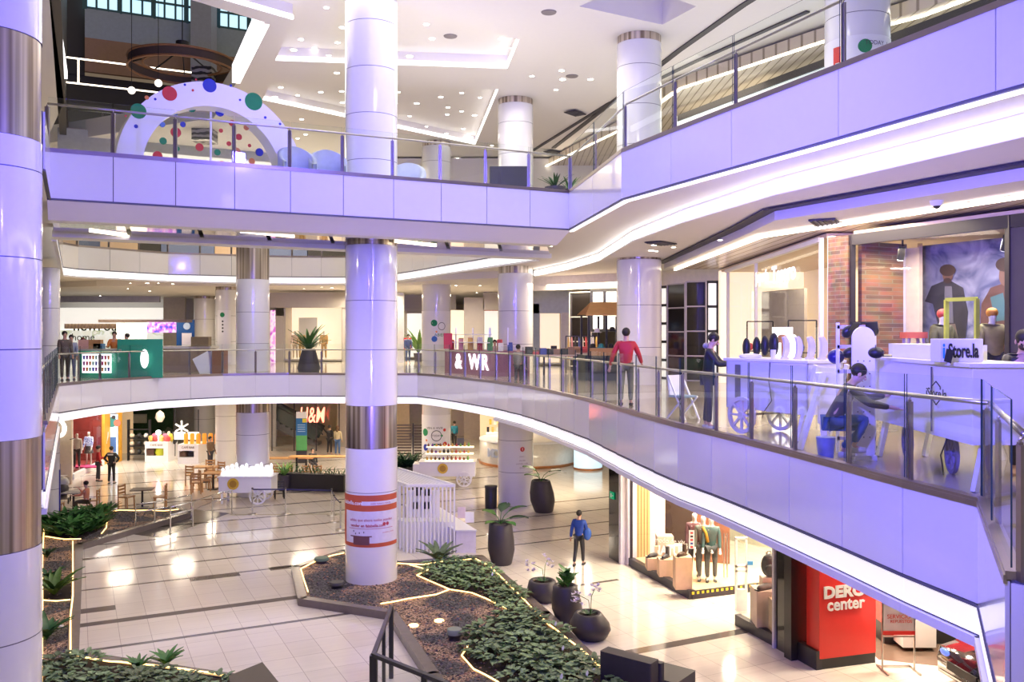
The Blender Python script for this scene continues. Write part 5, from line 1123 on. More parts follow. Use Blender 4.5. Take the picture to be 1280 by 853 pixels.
# people on the left gallery
p=D(81,31.6);person('person','man in a dark brown jacket at the left end of the green kiosk',(p[0],p[1],Z1),R(40),1.75,top=C3('dark brown jacket',(.10,.075,.06)),bottom=C3('dark trousers',(.06,.05,.045)),shoes=DARK,face=False)
p=D(89,32.0);person('person','person in a pale blue top standing beside the man in brown',(p[0],p[1],Z1),R(20),1.62,top=C3('pale denim',(.33,.37,.45)),bottom=C3('denim',(.18,.22,.3)),shoes=DARK,face=False)
p=D(103,34.9);person('person','person with long reddish hair leaning over the kiosk counter',(p[0],p[1],Z1),R(-60),1.5,top=C3('maroon top',(.25,.04,.04)),bottom=DARK,hair=C3('red brown hair',(.12,.02,.015)),long_hair=True,face=False)
p=D(143,34.9);person('person','curly-haired worker in a green top and orange apron behind the kiosk',(p[0],p[1],Z1),R(15),1.74,top=C3('orange apron',(.6,.2,.04)),bottom=DARK,face=False,arms=((30,5,60),(40,5,40)))
p=D(150,34.6);person('person','second worker in black bending beside the high green counter',(p[0],p[1]+.6,Z1),R(-50),1.66,top=BLACK,bottom=DARK,face=False)
# red jacket man
p=G(784,509,Z1);person('person','person in a red and black jacket walking before the right column',(p[0],p[1]+.2,Z1),R(170),1.80,top=C3('red jacket',(.5,.02,.035)),bottom=C3('grey green trousers',(.12,.13,.11)),arms=((18,22,20),(-8,24,10)),legs=((14,8),(-14,12)),shoes=DARK,face=False,skin=SKINL)
# window mannequins in far lit shop
for i,(px,dress) in enumerate([(369,C3('dress cream',(.75,.6,.45))),(377,C3('dress gold',(.6,.38,.12))),(405,C3('dress amber',(.7,.42,.15)))]):
    p=D(px,52.8);person('mannequin','mannequin in a %s outfit in the far lit grey shopfront'%('cream','gold','amber')[i],(p[0],p[1],Z1+.1),0,1.75,top=dress,bottom=dress,mannequin=True,skin=MANN,cat='mannequin')
p=D(385,53.2);simple('white_backdrop','white square backdrop hanging in the far lit shopfront','backdrop',MB().cb((p[0],p[1],Z1+1.7),(1.1,.06,1.8)),W)
# ================================================================ GROUND FLOOR
random.seed(21)
# back walls
def gwall(px0,px1,d0,d1,y0,y1,m,name='wall_back',th=.2):
    a,b=D(px0,d0),D(px1,d1);return wallseg(a,b,(Z(y1,(d0+d1)/2) if y1 else 0),(Z(y0,(d0+d1)/2) if y0 else 4.1),m,name,th)
DGREEN=mat('living green wall',(.02,.07,.02),.8,var=.6,scale=14,bump=1)
gwall(60,150,58,58,None,None,C3('warm shop grey',(.40,.34,.28)))
gwall(150,216,60,60,None,544,DGREEN);gwall(150,216,60,60,543,None,C3('pale green grey wall',(.42,.45,.38)))
gwall(163,183,59.5,59.5,518,529,C3('cream sign board',(.62,.62,.5)))
gwall(216,345,62,60,None,None,C3('cream stair wall',(.62,.56,.48)))
t=C3('dark stair edge',(.10,.12,.08));p,q=D(208,59),D(228,59);m=MB();m.beam((*p,Z(537,59)),(*q,Z(549,59)),.3,.35);m.build('trim_60',t,kind='structure')
gwall(330,345,56,56,None,None,C3('grey pier',(.4,.37,.34)));gwall(422,445,56,56,None,None,C3('grey pier',(.4,.37,.34)))
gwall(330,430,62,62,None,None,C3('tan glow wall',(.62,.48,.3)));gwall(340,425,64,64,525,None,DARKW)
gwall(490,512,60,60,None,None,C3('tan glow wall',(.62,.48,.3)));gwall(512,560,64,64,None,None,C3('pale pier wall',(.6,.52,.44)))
gwall(556,600,62,62,None,None,TILE);gwall(580,602,60,60,None,None,C3('taupe wall',(.48,.40,.33)))
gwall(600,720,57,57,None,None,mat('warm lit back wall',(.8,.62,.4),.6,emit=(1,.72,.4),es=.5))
gwall(720,900,60,50,None,None,C3('taupe wall',(.48,.40,.33)))
# H&M glass front
ha,hb=D(340,54),D(424,54)
t=thing('shop_sign','glowing red-pink H&M neon sign on the glass front behind the cafe','sign',(*D(390,53),2.2))
NEON=mat('pink neon',(1,.3,.2),.4,emit=(1,.22,.14),es=3.0)
text('letters','H&M',1.3,NEON,t,(*D(390,53.2),Z(520,53.2)),off=.015,sx=.55,shear=.12)
m=MB();m.add([(*ha,.05),(*hb,.05),(*hb,4.0),(*ha,4.0)],[(0,1,2,3)]);m.build('window_30',SHOPGLASS,kind='structure')
m=MB()
for f in (0,.33,.66,1): x=(ha[0]+(hb[0]-ha[0])*f,ha[1]);m.beam((*x,0),(*x,4.0),.06,.06)
m.build('window_30',FR,kind='structure')
# escalator behind glass
def escal(px,d,label,flip=1):
    p=D(px,d);t=thing('escalator',label,'escalator',(p[0],p[1],0))
    m=MB();n=12;P_=[(0,0)]
    for k in range(n): P_+=[(flip*(k*.35+.02),.2+k*.19),(flip*(k*.35+.35),.2+k*.19)]
    P_+=[(flip*n*.35,n*.19-.5),(flip*.5,-.0)];m.vplate([(a_,b_+.02) for a_,b_ in P_][::flip],-.5,.5);m.build('steps',C3('escalator grey',(.12,.12,.12)),t,world=False)
    for y in (-.6,.6):
        MB().beam((0,y,.75),(flip*n*.35,y,n*.19+.65),.06,.9).build('balustrade',C3('dark glass balustrade',(.05,.07,.07),.2),t,world=False)
        MB().tube([(-flip*.3,y,.7),(0,y,1.1),(flip*n*.35,y,n*.19+1.1)],.05,8).build('handrail',BLACK,t,world=False)
escal(400,57,'dark escalator behind the glass front to the left of the two shoppers',-1)
def totem():
    p=D(377,49);t=thing('totem_sign','blue, green and white totem sign standing before the H&M front','sign',(p[0],p[1],0));w_=.58
    MB().cb((0,0,1.1),(w_,.1,.85)).build('green_panel',C3('totem green',(.10,.40,.12)),t,world=False);MB().cb((0,0,2.0),(w_,.1,.95)).build('blue_panel',C3('totem blue',(.02,.16,.42)),t,world=False)
    MB().cb((0,0,2.65),(w_,.1,.35)).build('white_panel',WHITEM,t,world=False);MB().cb((.17,-.06,2.35),(.22,.03,.22)).build('yellow_square',C3('totem yellow',(.75,.65,.05)),t,world=False);MB().cb((0,0,.35),(w_,.1,.7)).build('base',DARK,t,world=False)
    m=MB()
    for k in range(4): m.cb((0,-.055,1.75+.12*k),(.42,.01,.03))
    m.build('text_lines',C3('pale blue',(.5,.7,.85)),t,world=False)
totem()
p=G(404,567);person('person','blurred dark figure standing left of the woman before the neon sign',(D(412,52.5)[0],52.5,0),R(150),1.72,top=BLACK,bottom=BLACK,face=False)
person('person','long-haired woman in a cream top and jeans before the neon sign',(D(422,52)[0],52,0),R(170),1.72,top=C3('cream top',(.6,.5,.32)),bottom=C3('blue jeans',(.06,.13,.3)),hair=HAIRB,long_hair=True,face=False)
p=D(385,48);person('person','dark seated figure at the cafe beneath the totem sign',(p[0]+.7,p[1]-2,-.38),R(30),1.6,top=BLACK,bottom=DARK,sit=True,face=False)
# cafe benches and tables behind planter boxes
def table(label,x,y,w_,d_,h=.75,rz=0,top=WOOD,cat='table',name='cafe_table',round_=False,legm=BLACK):
    t=thing(name,label,cat,(x,y,0),rz);
    m=MB();(m.cyl((0,0),w_/2,h-.04,h,20) if round_ else m.cb((0,0,h-.02),(w_,d_,.04)));m.build('tabletop',top,t,world=False)
    if w_>1.4:
        for sx in (-1,1): MB().cb((sx*(w_/2-.35),0,h/2-.02),(.09,.09,h-.04)).build('leg',legm,t,world=False)
    else: MB().cb((0,0,h/2),(.07,.07,h-.05)).build('leg',legm,t,world=False)
    MB().cb((0,0,.015),(min(w_,.45),.4,.03)).build('foot',legm,t,world=False);return t
p=D(355,44);table('high wooden bench table in the left half of the cafe behind the column',p[0],p[1],2.9,.6,1.0)
p=D(408,43.5);table('long high wooden bench table beside the foreground column',p[0],p[1],3.6,.6,1.15)
def chair(label,x,y,rz,group=None,hs=1,m_=WOOD,back_h=.88,name='wooden_chair'):
    t=thing(name,label,'chair',(x,y,0),rz,group,hs)
    MB().cb((0,0,.45),(.42,.42,.04)).build('seat',m_,t,world=False)
    for sx in (-1,1): MB().beam((sx*.18,-.17,.43),(sx*.19,-.19,0),.04,.04).build('leg',m_,t,world=False);MB().beam((sx*.18,.2,back_h),(sx*.19,.19,0),.04,.04).build('leg',m_,t,world=False)
    m=MB()
    for z in (.58,.70,.82): m.cb((0,.2,z*back_h/.88),(.34,.025,.07))
    m.build('backrest',m_,t,world=False);return t
for i,(px,d) in enumerate([(348,42.5),(362,42.6),(384,42.5),(398,42.5)]):
    p=D(px,d);chair('wooden chair tucked at the cafe bench tables, %s from the left'%('first','second','third','fourth')[i],p[0],p[1],R(180),'wooden chairs at the bench tables')
p0,p1=G(352,613),G(430,607)
p0=(-10.6,40.2);
t=thing('planter_box','long black planter boxes with grasses in front of the cafe tables','planter',(-9.2,40.8,0));m=MB();a,b=D(350,40.8),D(432,40.2)
m.beam((*a,.4),(*b,.4),.5,.75);m.build('box',mat('black planter box',(.02,.018,.018),.5),t);mm=MB()
for k in range(90):
    f=random.random();q=(a[0]+(b[0]-a[0])*f,a[1]+(b[1]-a[1])*f+random.uniform(-.15,.15));leaf(mm,(*q,.75),random.uniform(0,6.3),R(random.uniform(40,80)),random.uniform(.3,.6),.05)
mm.build('grasses',LEAF,t)
p=D(349,38.6);chair('black chair beside the white cart and planter boxes',p[0],p[1],R(200),None,1,BLACK,.8,'black_chair')
q=D(352,40);bigleafplant('yellow-green plant between the white cart and the black planter',q[0],q[1]+.5,0,[(.25,0),(.3,.7)],fanleaves(20,.8,.1,LEAFL,(40,75)))
# left: shops on the ground floor
wa,wb=D(90,43.5),D(129,48.5)
a_,b__=shopwin(wa,wb,.25,4.0,mat('red woven backdrop',(.30,.03,.025),.7,var=.3,scale=3),WHITEM,depth=1.8,floor=WHITEM,side=MATS['red woven backdrop'])
area('shop_interior_light',((wa[0]+wb[0])/2+.3,(wa[1]+wb[1])/2+.6,3.8),1.5,190,NEUT)
wallseg((wa[0],wa[1]),(wb[0],wb[1]),0,.25,WHITEM,'trim_61',.2)
p=D(100,45.2);simple('floor_sticker_plinth','low pink plinth on the floor of the red shop window','plinth',MB().cb((p[0],p[1]+.5,.31),(1.5,.7,.06)),C3('hot pink',(.7,.05,.2)))
p=D(96,45.0);person('mannequin','mannequin in a white sweater and dark trousers in the red shop window',(p[0],p[1],.28),R(20),1.85,top=C3('white sweater',(.75,.72,.66)),bottom=DARK,mannequin=True,skin=MANN,cat='mannequin')
p=D(111,46.6);person('mannequin','mannequin in a blue and white patterned jumper and short skirt',(p[0],p[1],.28),0,1.75,top=stripes_mat('blue white knit',[(.05,.07,.3),(.6,.62,.75),(.05,.06,.25)],14),skin=MANN,mannequin=True,skirt=DARK,cat='mannequin')
p=D(126.5,48.6);person('mannequin','mannequin in a pale pink outfit at the right of the red shop window',(p[0],p[1]+.3,.28),0,1.85,top=C3('pale peach',(.8,.6,.5)),bottom=C3('pale peach',(.8,.6,.5)),mannequin=True,skin=MANN,cat='mannequin')
wallseg(D(129,48.4),D(136,49.2),0,4.1,C3('amber door post',(.75,.38,.04)),'wall_left',.15)
def figs(t,w_,h):
    MB().disc((-.05,h*.82),.28,-.08,-.06,14).build('printed_figure',C3('poster teal',(.05,.3,.32)),t,world=False);MB().disc((.25,h*.8),.2,-.09,-.075,14).build('printed_figure',C3('poster coral',(.6,.2,.15)),t,world=False);MB().disc((.05,h*.93),.11,-.09,-.075,12).build('printed_hair',DARK,t,world=False);MB().cb((.0,-.07,h*.3),(.35,.02,h*.35)).build('printed_shape',C3('poster blue',(.08,.2,.55)),t,world=False)
panel(136.5,147,518,572,49.3,mat('pale blue lit poster',(.6,.75,.9),.5,emit=(.6,.8,1),es=.5),'lit_poster','tall pale blue backlit poster with two figures left of the glass shop','poster',extra=figs)
wallseg(D(147.5,49.5),D(151,49.8),0,4.1,C3('amber door post',(.75,.38,.04)),'wall_left',.15)
m=MB();p,q=D(151,50),D(166,52);m.add([(*p,0),(*q,0),(*q,4.0),(*p,4.0)],[(0,1,2,3)]);m.build('window_31',SHOPGLASS,kind='structure');wallseg(D(150,53),D(166,53),0,4,mat('amber glow wall',(.7,.5,.3),.6,emit=(1,.65,.35),es=.35),'wall_back',.1)
wallseg(D(59,41.9),D(90,42.2),0,4.1,C3('cream shop wall',(.66,.54,.42)),'wall_left',.2)
# ring sign
p=D(77.5,41.7);t=thing('ring_sign','pair of glowing white rings on the cream wall at far left','sign',(p[0],p[1]-.25,Z(536,41.5)))
for dx,dy in ((0,0),(-.16,.08)): MB().tube([(dx+.34*math.cos(2*math.pi*k/32)*.9,dy,.38*math.sin(2*math.pi*k/32)) for k in range(32)],.045,8,True).build('ring',mat('white ring light',(1,1,1),.4,emit=(1,1,.97),es=1.5),t,world=False)
MB().at(0,.0).beam((.5,.02,-.5),(.5,.4,-.5),.04,.04).build('bracket',BLACK,t,world=False)
# blue sign grazing left
q=LL(24);t=thing('wall_poster','narrow blue poster with a white ring on the white wall at far left','poster',(q[0]-.1,q[1],0));
m=MB();m.beam((*LL(33),1.3),(*LL(34.5),1.3),.05,1.6);m.build('sheet',C3('poster deep blue',(.02,.03,.3)),t)
wallseg((LL(40)[0]-.25,40),(LL(33.2)[0]-.25,33.2),0,4.1,PANEL,'wall_left',.1)
# kiosks at the back
def backkiosk(px0,px1,dl,label,name_,body_top_y,base_y):
    d=G(0,base_y)[1];a,b=D(px0,d),D(px1,d);w_=b[0]-a[0];h=Z(body_top_y,d);t=thing('snack_kiosk',label,'kiosk',((a[0]+b[0])/2,d,0))
    m=MB();m.box(-w_/2,w_/2,0,1.4,0,.35);m.box(-w_/2,w_/2,0,1.4,h-.35,h);m.box(w_/2-.25,w_/2,0,1.4,.35,h-.35);m.box(-w_/2,-w_/2+.08,0,1.4,.35,h-.35);m.box(-w_/2,w_/2,.7,.75,.35,h-.35);m.build('body',WHITEM,t,world=False)
    MB().box(-w_/2+.1,-w_/2+w_*.38,.05,.6,.38,h-.42).build('oven',C3('brown oven',(.10,.05,.035),.3),t,world=False);MB().box(-w_/2+w_*.4,w_/2-.28,.3,.6,.38,h-.5).build('dark_niche',DARK,t,world=False)
    text('small_print','CAFÉ BAR',.16,C3('print brown',(.2,.12,.08)),t,(0,-.01,h-.17),ext=.003,world=False);return t,w_,h,d
t,w_,h,d=backkiosk(181,210,0,'white counter kiosk piled with fruit and bags before the green wall','',553,578)
MB().sph((w_/2-.55,.25,.55),(.28,.2,.28)).build('yellow_ball',C3('yellow bag',(.6,.65,.03)),t,world=False)
X0=t.location[0]
for k in range(12):
    o=MB().at(X0-w_/2+.2+k*w_/12.5,d+.3+.25*(k%3),h).sph((0,0,.16),(.14+.06*(k%2),.12,.18+.1*(k%3)),8,6);tag(o.build('goods_bag',[gp[3],gp[5],C3('bag yellow',(.7,.55,.05)),gp[0],gp[1],C3('bag pink',(.75,.15,.25))][(k*5)%6]),'small bag or fruit heaped on the white kiosk before the green wall','bag','bags on the white kiosk')
p=D(198,49.5);simple('work_lamp','bright round white work lamp over the fruit kiosk','lamp',MB().sph((p[0],p[1],Z(541,49.5)),.14).beam((p[0],p[1],h),(p[0],p[1],Z(541,49.5)),.03,.03),mat('work lamp',(1,1,1),.5,emit=(.9,.97,1),es=9))
t,w_,h,d=backkiosk(222,248,0,'second white counter kiosk with orange juice dispensers left of the column','',556,580);X0=t.location[0]
for k in range(6):
    o=MB().at(X0-w_/2+.35+k*.34,d+.3,h).lathe([(.11,0),(.12,.5),(.09,.58)],(0,0),12);tag(o.build('juice_dispenser',mat('orange juice',(.85,.33,.03),.3,emit=(1,.4,.05),es=.35)),'orange juice dispenser on the second white kiosk','dispenser','juice dispensers on the white kiosk')
p=D(236,49.5);t=thing('lit_board','small lit white sign boards with snowflake shape over the juice kiosk','sign',(p[0],p[1],0));
for k in (0,1): MB().cb((-.5+k*.75,0,Z(545,49.5)),(.6,.08,.42)).build('board',LITC,t,world=False)
for k in range(3): MB().at(-.4,0,Z(535,49.5),0,0,R(60*k)).cb((0,0,0),(.08,.06,.8)).build('snowflake_arm',LITC,t,world=False)
for s_ in (-.8,.5): MB().cb((s_,.1,1.6),(.04,.04,2.6)).build('support',BLACK,t,world=False)
p=D(263,47);person('person','person in brown behind the cafe chairs beside the left columns',(p[0],p[1],0),R(60),1.7,top=C3('brown pattern',(.2,.12,.06)),bottom=DARK,face=False)
p=D(174,50);t=thing('shelf_stand','black shelf stand with pale bags left of the fruit kiosk','shelf',(p[0],p[1],0));
for x in (-.6,.6): MB().cb((x,0,1.15),(.04,.3,2.3)).build('upright',BLACK,t,world=False)
for z in (.35,.8,1.25,1.75): MB().cb((0,0,z),(1.2,.35,.03)).build('shelf',BLACK,t,world=False)
for k in range(9): tag(MB().at(p[0]-.4+.4*(k%3),p[1],.37+.45*(k//3)).sph((0,0,.14),(.15,.12,.14),8,6).build('shelf_bag',[gp[1],gp[5],gp[4]][k%3]),'pale or dark bag on the black shelf stand','bag','bags on the black shelf stand')
t=thing('pendant_lamp','pale cone pendant lamp hanging above the fruit kiosk','pendant lamp',(*D(200,50),Z(520,50)));MB().lathe([(.12,-.35),(.26,-.1),(.2,.15),(.03,.3)],(0,0),14).build('shade',C3('pale lamp shade',(.75,.65,.55)),t,world=False);MB().beam((0,0,.3),(0,0,1.7),.02,.02).build('cord',BLACK,t,world=False)
# security guard and man in red
p=G(123,602);person('person','man in a red vest and cap seen beside the guard in black',(p[0],p[1],0),R(120),1.72,top=C3('red vest',(.5,.02,.02)),bottom=C3('charcoal trousers',(.04,.04,.045)),shoes=BLACK,face=False,arms=((5,8,15),(20,6,60)),cap=DARK)
p=G(139.5,605);g_=person('person','security guard in black uniform seen from behind, hands on hips',(p[0],p[1],0),R(178),1.78,top=mat('black uniform',(.008,.008,.01),.6),bottom=mat('black uniform',(.008,.008,.01),.6),shoes=BLACK,face=False,arms=((0,38,62),(0,38,62)),skin=SKINL)
MB().cb((0,.125,1.38),(.26,.02,.06)).build('back_print',C3('print grey',(.5,.5,.5)),g_,world=False)
# seated woman, table, stroller
p=G(107,640);person('person','woman in a salmon pink jacket sitting at the cafe table, hand at her mouth',(p[0]+.1,p[1]-.15,-.40),R(-80),1.66,top=C3('salmon jacket',(.75,.30,.18)),bottom=C3('dark olive trousers',(.06,.05,.03)),sit=True,arms=((30,5,115),(40,5,50)),skin=SKINL,nod=12,face=False)
chair('wooden chair under the woman in the salmon jacket',p[0]+.25,p[1]+.1,R(-80))
p=D(92,36.0);table('small table between the seated woman and the stroller',p[0],p[1],.7,.7,top=C3('grey table top',(.45,.42,.38)))
p=G(66,643);p=D(72,35);chair('wooden chair at the planted bed edge nearest the left column',p[0],p[1],R(100))
p=D(77,37.5);t=thing('stroller','dark baby stroller with white canopy beside the seated woman','stroller',(p[0],p[1],0),R(20))
for x in (-.3,.3):
    for y in (-.35,.35): wheel(m:=MB(),(x,y,.14),.14,0,R(90),.04,16,5);m.build('wheel',BLACK,t,world=False)
MB().beam((0,-.35,.2),(0,.45,1.0),.5,.05).build('frame',STEEL,t,world=False);MB().sph((0,0,.6),(.28,.4,.25)).build('seat',DARK,t,world=False);MB().sph((0,.1,.85),(.29,.3,.25)).build('canopy',C3('stroller grey',(.5,.52,.55)),t,world=False)
p=D(71,36.5);t=thing('coat_stand','thin metal post with small round top by the left edge tables','stand',(p[0],p[1],0));MB().cyl((0,0),.03,0,1.3,8).build('pole',STEEL,t,world=False);MB().cb((0,0,1.3),(.7,.4,.03)).build('top',STEEL,t,world=False);MB().cyl((0,0),.2,0,.03,14).build('foot',STEEL,t,world=False)
# table with two chairs
p=G(178,635);table('square dark cafe table standing between two wooden chairs',p[0],p[1],.85,.7,.78,.2,C3('dark table top',(.16,.12,.09)))
p=G(158,637);chair('wooden chair left of the square dark table',p[0],p[1],R(75),'pair of chairs at the dark table',1.15)
p=G(200,637);chair('wooden chair right of the square dark table',p[0],p[1],R(-75),'pair of chairs at the dark table',1.15)
# chairs at upper cafe left of cart
for i,(px,y,rz) in enumerate([(240,607,170),(246,617,190),(256,614,120),(266,610,60),(262,600,10),(273,603,-20)]):
    p=G(px,y);chair('wooden cafe chair behind the white cart, %s'%('leftmost','front left','front middle','right of the middle','rear','rear right')[i],p[0],p[1],R(rz),'wooden chairs behind the white cart',1.1)
p=G(262,616);table('wooden table with black leg left of the white cart',p[0]-.1,p[1]+.8,.85,.85,.78,top=WOOD)
p=D(258,42.8);table('farther wooden cafe table near the juice kiosk',p[0],p[1],1.2,.7,.75,top=WOOD)
# ---- white carts
def cart(px0,px1,base_y,label,top,medpx,whx,flip=1):
    d=G(0,base_y)[1];a,b=D(px0,d),D(px1,d);w_=b[0]-a[0];t=thing('vendor_cart',label,'cart',(a[0],d,0),.0)
    m=MB();m.box(0,w_,0,1.0,.48,1.12);m.build('body',WHITEM,t,world=False,bev=.02)
    MB().box(-.04,w_+.04,-.04,1.04,1.12,1.17).build('top_board',WHITEM,t,world=False)
    for y in (-.05,1.05): wheel(m:=MB(),(w_*whx,y,.36),.36,0,0,.06);wo=m.build('wheel',WHITEM,t,world=False);MB().disc((w_*whx,.36),.05,y-.05,y+.05,12).build('hub_cap',STEEL,wo,world=False)
    MB().tube([(w_*whx,-.05,.36),(w_*whx,1.05,.36)],.03,8).build('axle',STEEL,t,world=False)
    for y in (.1,.9): MB().cb((.12,y,.24),(.08,.08,.48)).build('leg',WHITEM,t,world=False)
    MB().disc((w_*medpx,.86),.24,-.03,0,24).build('gold_medallion',YEL,t,world=False);MB().disc((w_*medpx,.86),.15,-.036,-.03,20).build('medallion_relief',C3('dark gold',(.45,.25,.03)),t,world=False);return t,w_,d
t,w_,d=cart(273,339,631,'white vendor cart packed with glowing white figurines','',.28,.75)
for k in range(20):
    x=t.location[0]+.12+(k%10)*(w_-.2)/9.5;y=d+.2+.5*(k//10);hh=.34+.16*((k*7)%5)/4
    o=MB().at(x,y,1.17).lathe([(.08,0),(.09,hh*.3),(.05,hh*.55),(.075,hh*.8),(.02,hh)],(0,0),10);tag(o.build('figurine',mat('glowing figurine',(.95,.95,.95),.4,emit=(.95,.97,1),es=.7)),'small white glowing figurine on the white vendor cart','figurine','white figurines on the cart')
t,w_,d=cart(524,594,609,'white vendor cart with lit shelves of small gift bottles','',.42,.80)
for z,y in ((1.17,.1),(1.45,.45),(1.72,.8)): MB().box(.25,w_-.1,y,y+.3,z,z+.06).build('lit_shelf',mat('lit shelf',(1,.9,.7),.5,emit=(1,.85,.6),es=1.0),t,world=False)
MB().box(-.3,.0,-.0,.9,.55,1.05).build('end_shelf',WHITEM,t,world=False)
for k in range(33):
    r_=k//11;x=t.location[0]+.35+(k%11)*(w_-.6)/10.5;hh=.12+.1*random.random();o=MB().at(x,d+.2+.35*r_,(1.23,1.51,1.78)[r_]).lathe([(.05,0),(.055,hh*.6),(.025,hh*.75),(.025,hh)],(0,0),8);tag(o.build('gift_bottle',random.choice([gp[3],gp[0],gp[5],C3('bottle purple',(.15,.05,.4)),gp[3],C3('bottle brown',(.25,.1,.04)),C3('bottle green',(.2,.45,.1))])),'tiny coloured bottle on the lit shelves of the gift cart','bottle','bottles on the gift cart')
p=(t.location[0]+w_*.72,d+.9);simple('price_card','small dark card standing on the top shelf of the gift cart','sign',MB().cb((p[0],p[1],2.0),(.32,.04,.36)),C3('chalk grey',(.12,.12,.15)))
# E column ground poster
t=thing('column_poster','ground-floor poster with coloured dots and ring behind the gift cart','poster',(*Ee,0));wrap(MB(),*Ee,.752,190,350,.3,3.0).build('sheet',WHITEM,t)
for an,y,r_,mm in [(226,541,.19,DG),(228,560,.17,DB),(310,556,.13,DR),(308,538,.08,DR),(233,551,.06,DO),(296,545,.06,DG)]: cdisc(*Ee,.757,an,Z(y,45.1),r_,mm,t)
cdisc(*Ee,.757,275,Z(545,45.1),.28,GAP,t,'ring');cdisc(*Ee,.76,275,Z(545,45.1),.24,WHITEM,t,'ring_centre')
textcurve('VEN A VIVIR',.16,INK,t,*Ee,.76,268,Z(535.5,45.1));textcurve('TODAY',.14,INK,t,*Ee,.765,275,Z(545,45.1))
wrap(MB(),*Ee,.757,258,274,Z(559,45.1),Z(555,45.1)).build('green_button',DG,t);wrap(MB(),*Ee,.757,276,292,Z(559,45.1),Z(555,45.1)).build('grey_button',GAP,t)
# D column little sign
t=thing('column_notice','small round red badge with number 1 and fine print on the planter-side column','notice',(*Dd,0));ct=Dd
cdisc(*ct,.757,292,Z(562,36.7),.10,DR,t,'red_badge');textcurve('1',.14,WHITEM,t,*ct,.762,292,Z(562,36.7),off=.004)
for k,(y,body) in enumerate([(571,'nivel 1'),(576,'tiendas'),(580,'comida y cafe'),(585,'banos')]): textcurve(body,.10,C3('fine print',(.35,.28,.3)),t,*ct,.757,292,Z(y,36.7),'fine_print')
# fence of dark louvres and plants behind kiosk
p=D(513,47);t=thing('louvre_screen','dark slatted screen standing behind the white kiosk','screen',(p[0],p[1],0))
for k in range(3):
    m=MB()
    for j in range(14): m.cb((-1.3+k*.95,.0,.35+j*.15),(.8,.04,.09))
    m.build('louvre_panel',C3('dark brown slat',(.08,.055,.045)),t,world=False)
for k in range(4): MB().cb((-1.75+k*.95,0,1.2),(.07,.07,2.4)).build('post',BLACK,t,world=False)
for i,px in enumerate([496,505,513]): p=D(px,44.5);bigleafplant('dark leafy shrub before the slatted screen, %s'%('left','middle','right')[i],p[0],p[1],0,[(.3,0),(.33,.5)],fanleaves(40,.9,.14,LEAFD,(10,80)),group='shrubs before the slatted screen')
# person far in teal with bag
p=D(568,55);pp=person('person','dark-haired person in a teal top walking far behind the gift cart',(p[0],p[1],0),R(200),1.72,top=C3('teal top',(.02,.22,.32)),bottom=BLACK,face=False)
MB().cb((.3,0,.75),(.12,.3,.4)).build('bag',BLACK,pp,world=False)
# round counter
p=D(660,49.5);t=thing('round_counter','large round white counter with copper base and letters behind the right column','counter',(p[0],p[1],0));RR=2.7
MB().lathe([(RR,.12),(RR,1.25),(RR-.35,1.3)],(0,0),48).build('counter_body',C3('cream gloss',(.75,.72,.66),.2),t,world=False);MB().lathe([(RR-.1,0),(RR+.04,.0),(RR+.04,.14)],(0,0),48).build('copper_plinth',mat('copper',(.65,.28,.12),.3,.8),t,world=False)
MB().lathe([(RR+.02,1.28),(RR+.02,1.36),(RR-.6,1.36)],(0,0),48).build('counter_top',WHITEM,t,world=False)
for i,ch in enumerate('MOEBA'): 
    an=R(222+8.5*i);o=text('letter',ch,.62,C3('letter blue white',(.6,.68,.85)),t,(0,0,0),world=False,off=.02,ext=.03);c,s_=math.cos(an),math.sin(an)
    o.location=((RR+.05)*c,(RR+.05)*s_,.72);o.rotation_euler=(0,0,an+R(90))
random.seed(4)
for k in range(14):
    q=(p[0]-2.3+k*.14,p[1]+2.6);tag(MB().at(q[0],q[1],1.36+(k%2)*.45).cb((0,0,.15),(.14,.12,.3)).build('counter_jar',random.choice([gp[3],gp[5],C3('jar amber',(.75,.35,.03)),gp[4]])),'amber or dark jar standing on the shelf of the round counter','jar','jars at the round counter')
tag(MB().box(p[0]-2.4,p[0]-.3,p[1]+2.45,p[1]+2.8,0,1.35).build('back_shelf',LITW),'pale lit back shelf carrying the jars at the round counter','shelf')
simple('amber_lamp','glowing amber lamp above the round counter','lamp',MB().sph((p[0]-1.45,p[1]+2.0,Z(526,51)),(.35,.3,.3)).beam((p[0]-1.45,p[1]+2.0,Z(526,51)),(p[0]-1.45,p[1]+2,4.1),.02,.02),mat('amber lamp',(1,.6,.1),.5,emit=(1,.5,.05),es=1.6))
# second small blue lit kiosk beyond (x 720..735)
p=D(735,47);t=thing('lit_counter','small pale blue lit counter far behind the potted plants','counter',(p[0],p[1],0));MB().lathe([(.75,.1),(.75,1.1)],(0,0),24).build('body',mat('pale blue glow',(.6,.8,.9),.5,emit=(.6,.85,1),es=.8),t,world=False);MB().lathe([(.78,0),(.78,.1)],(0,0),24).build('plinth',MATS['copper'],t,world=False)
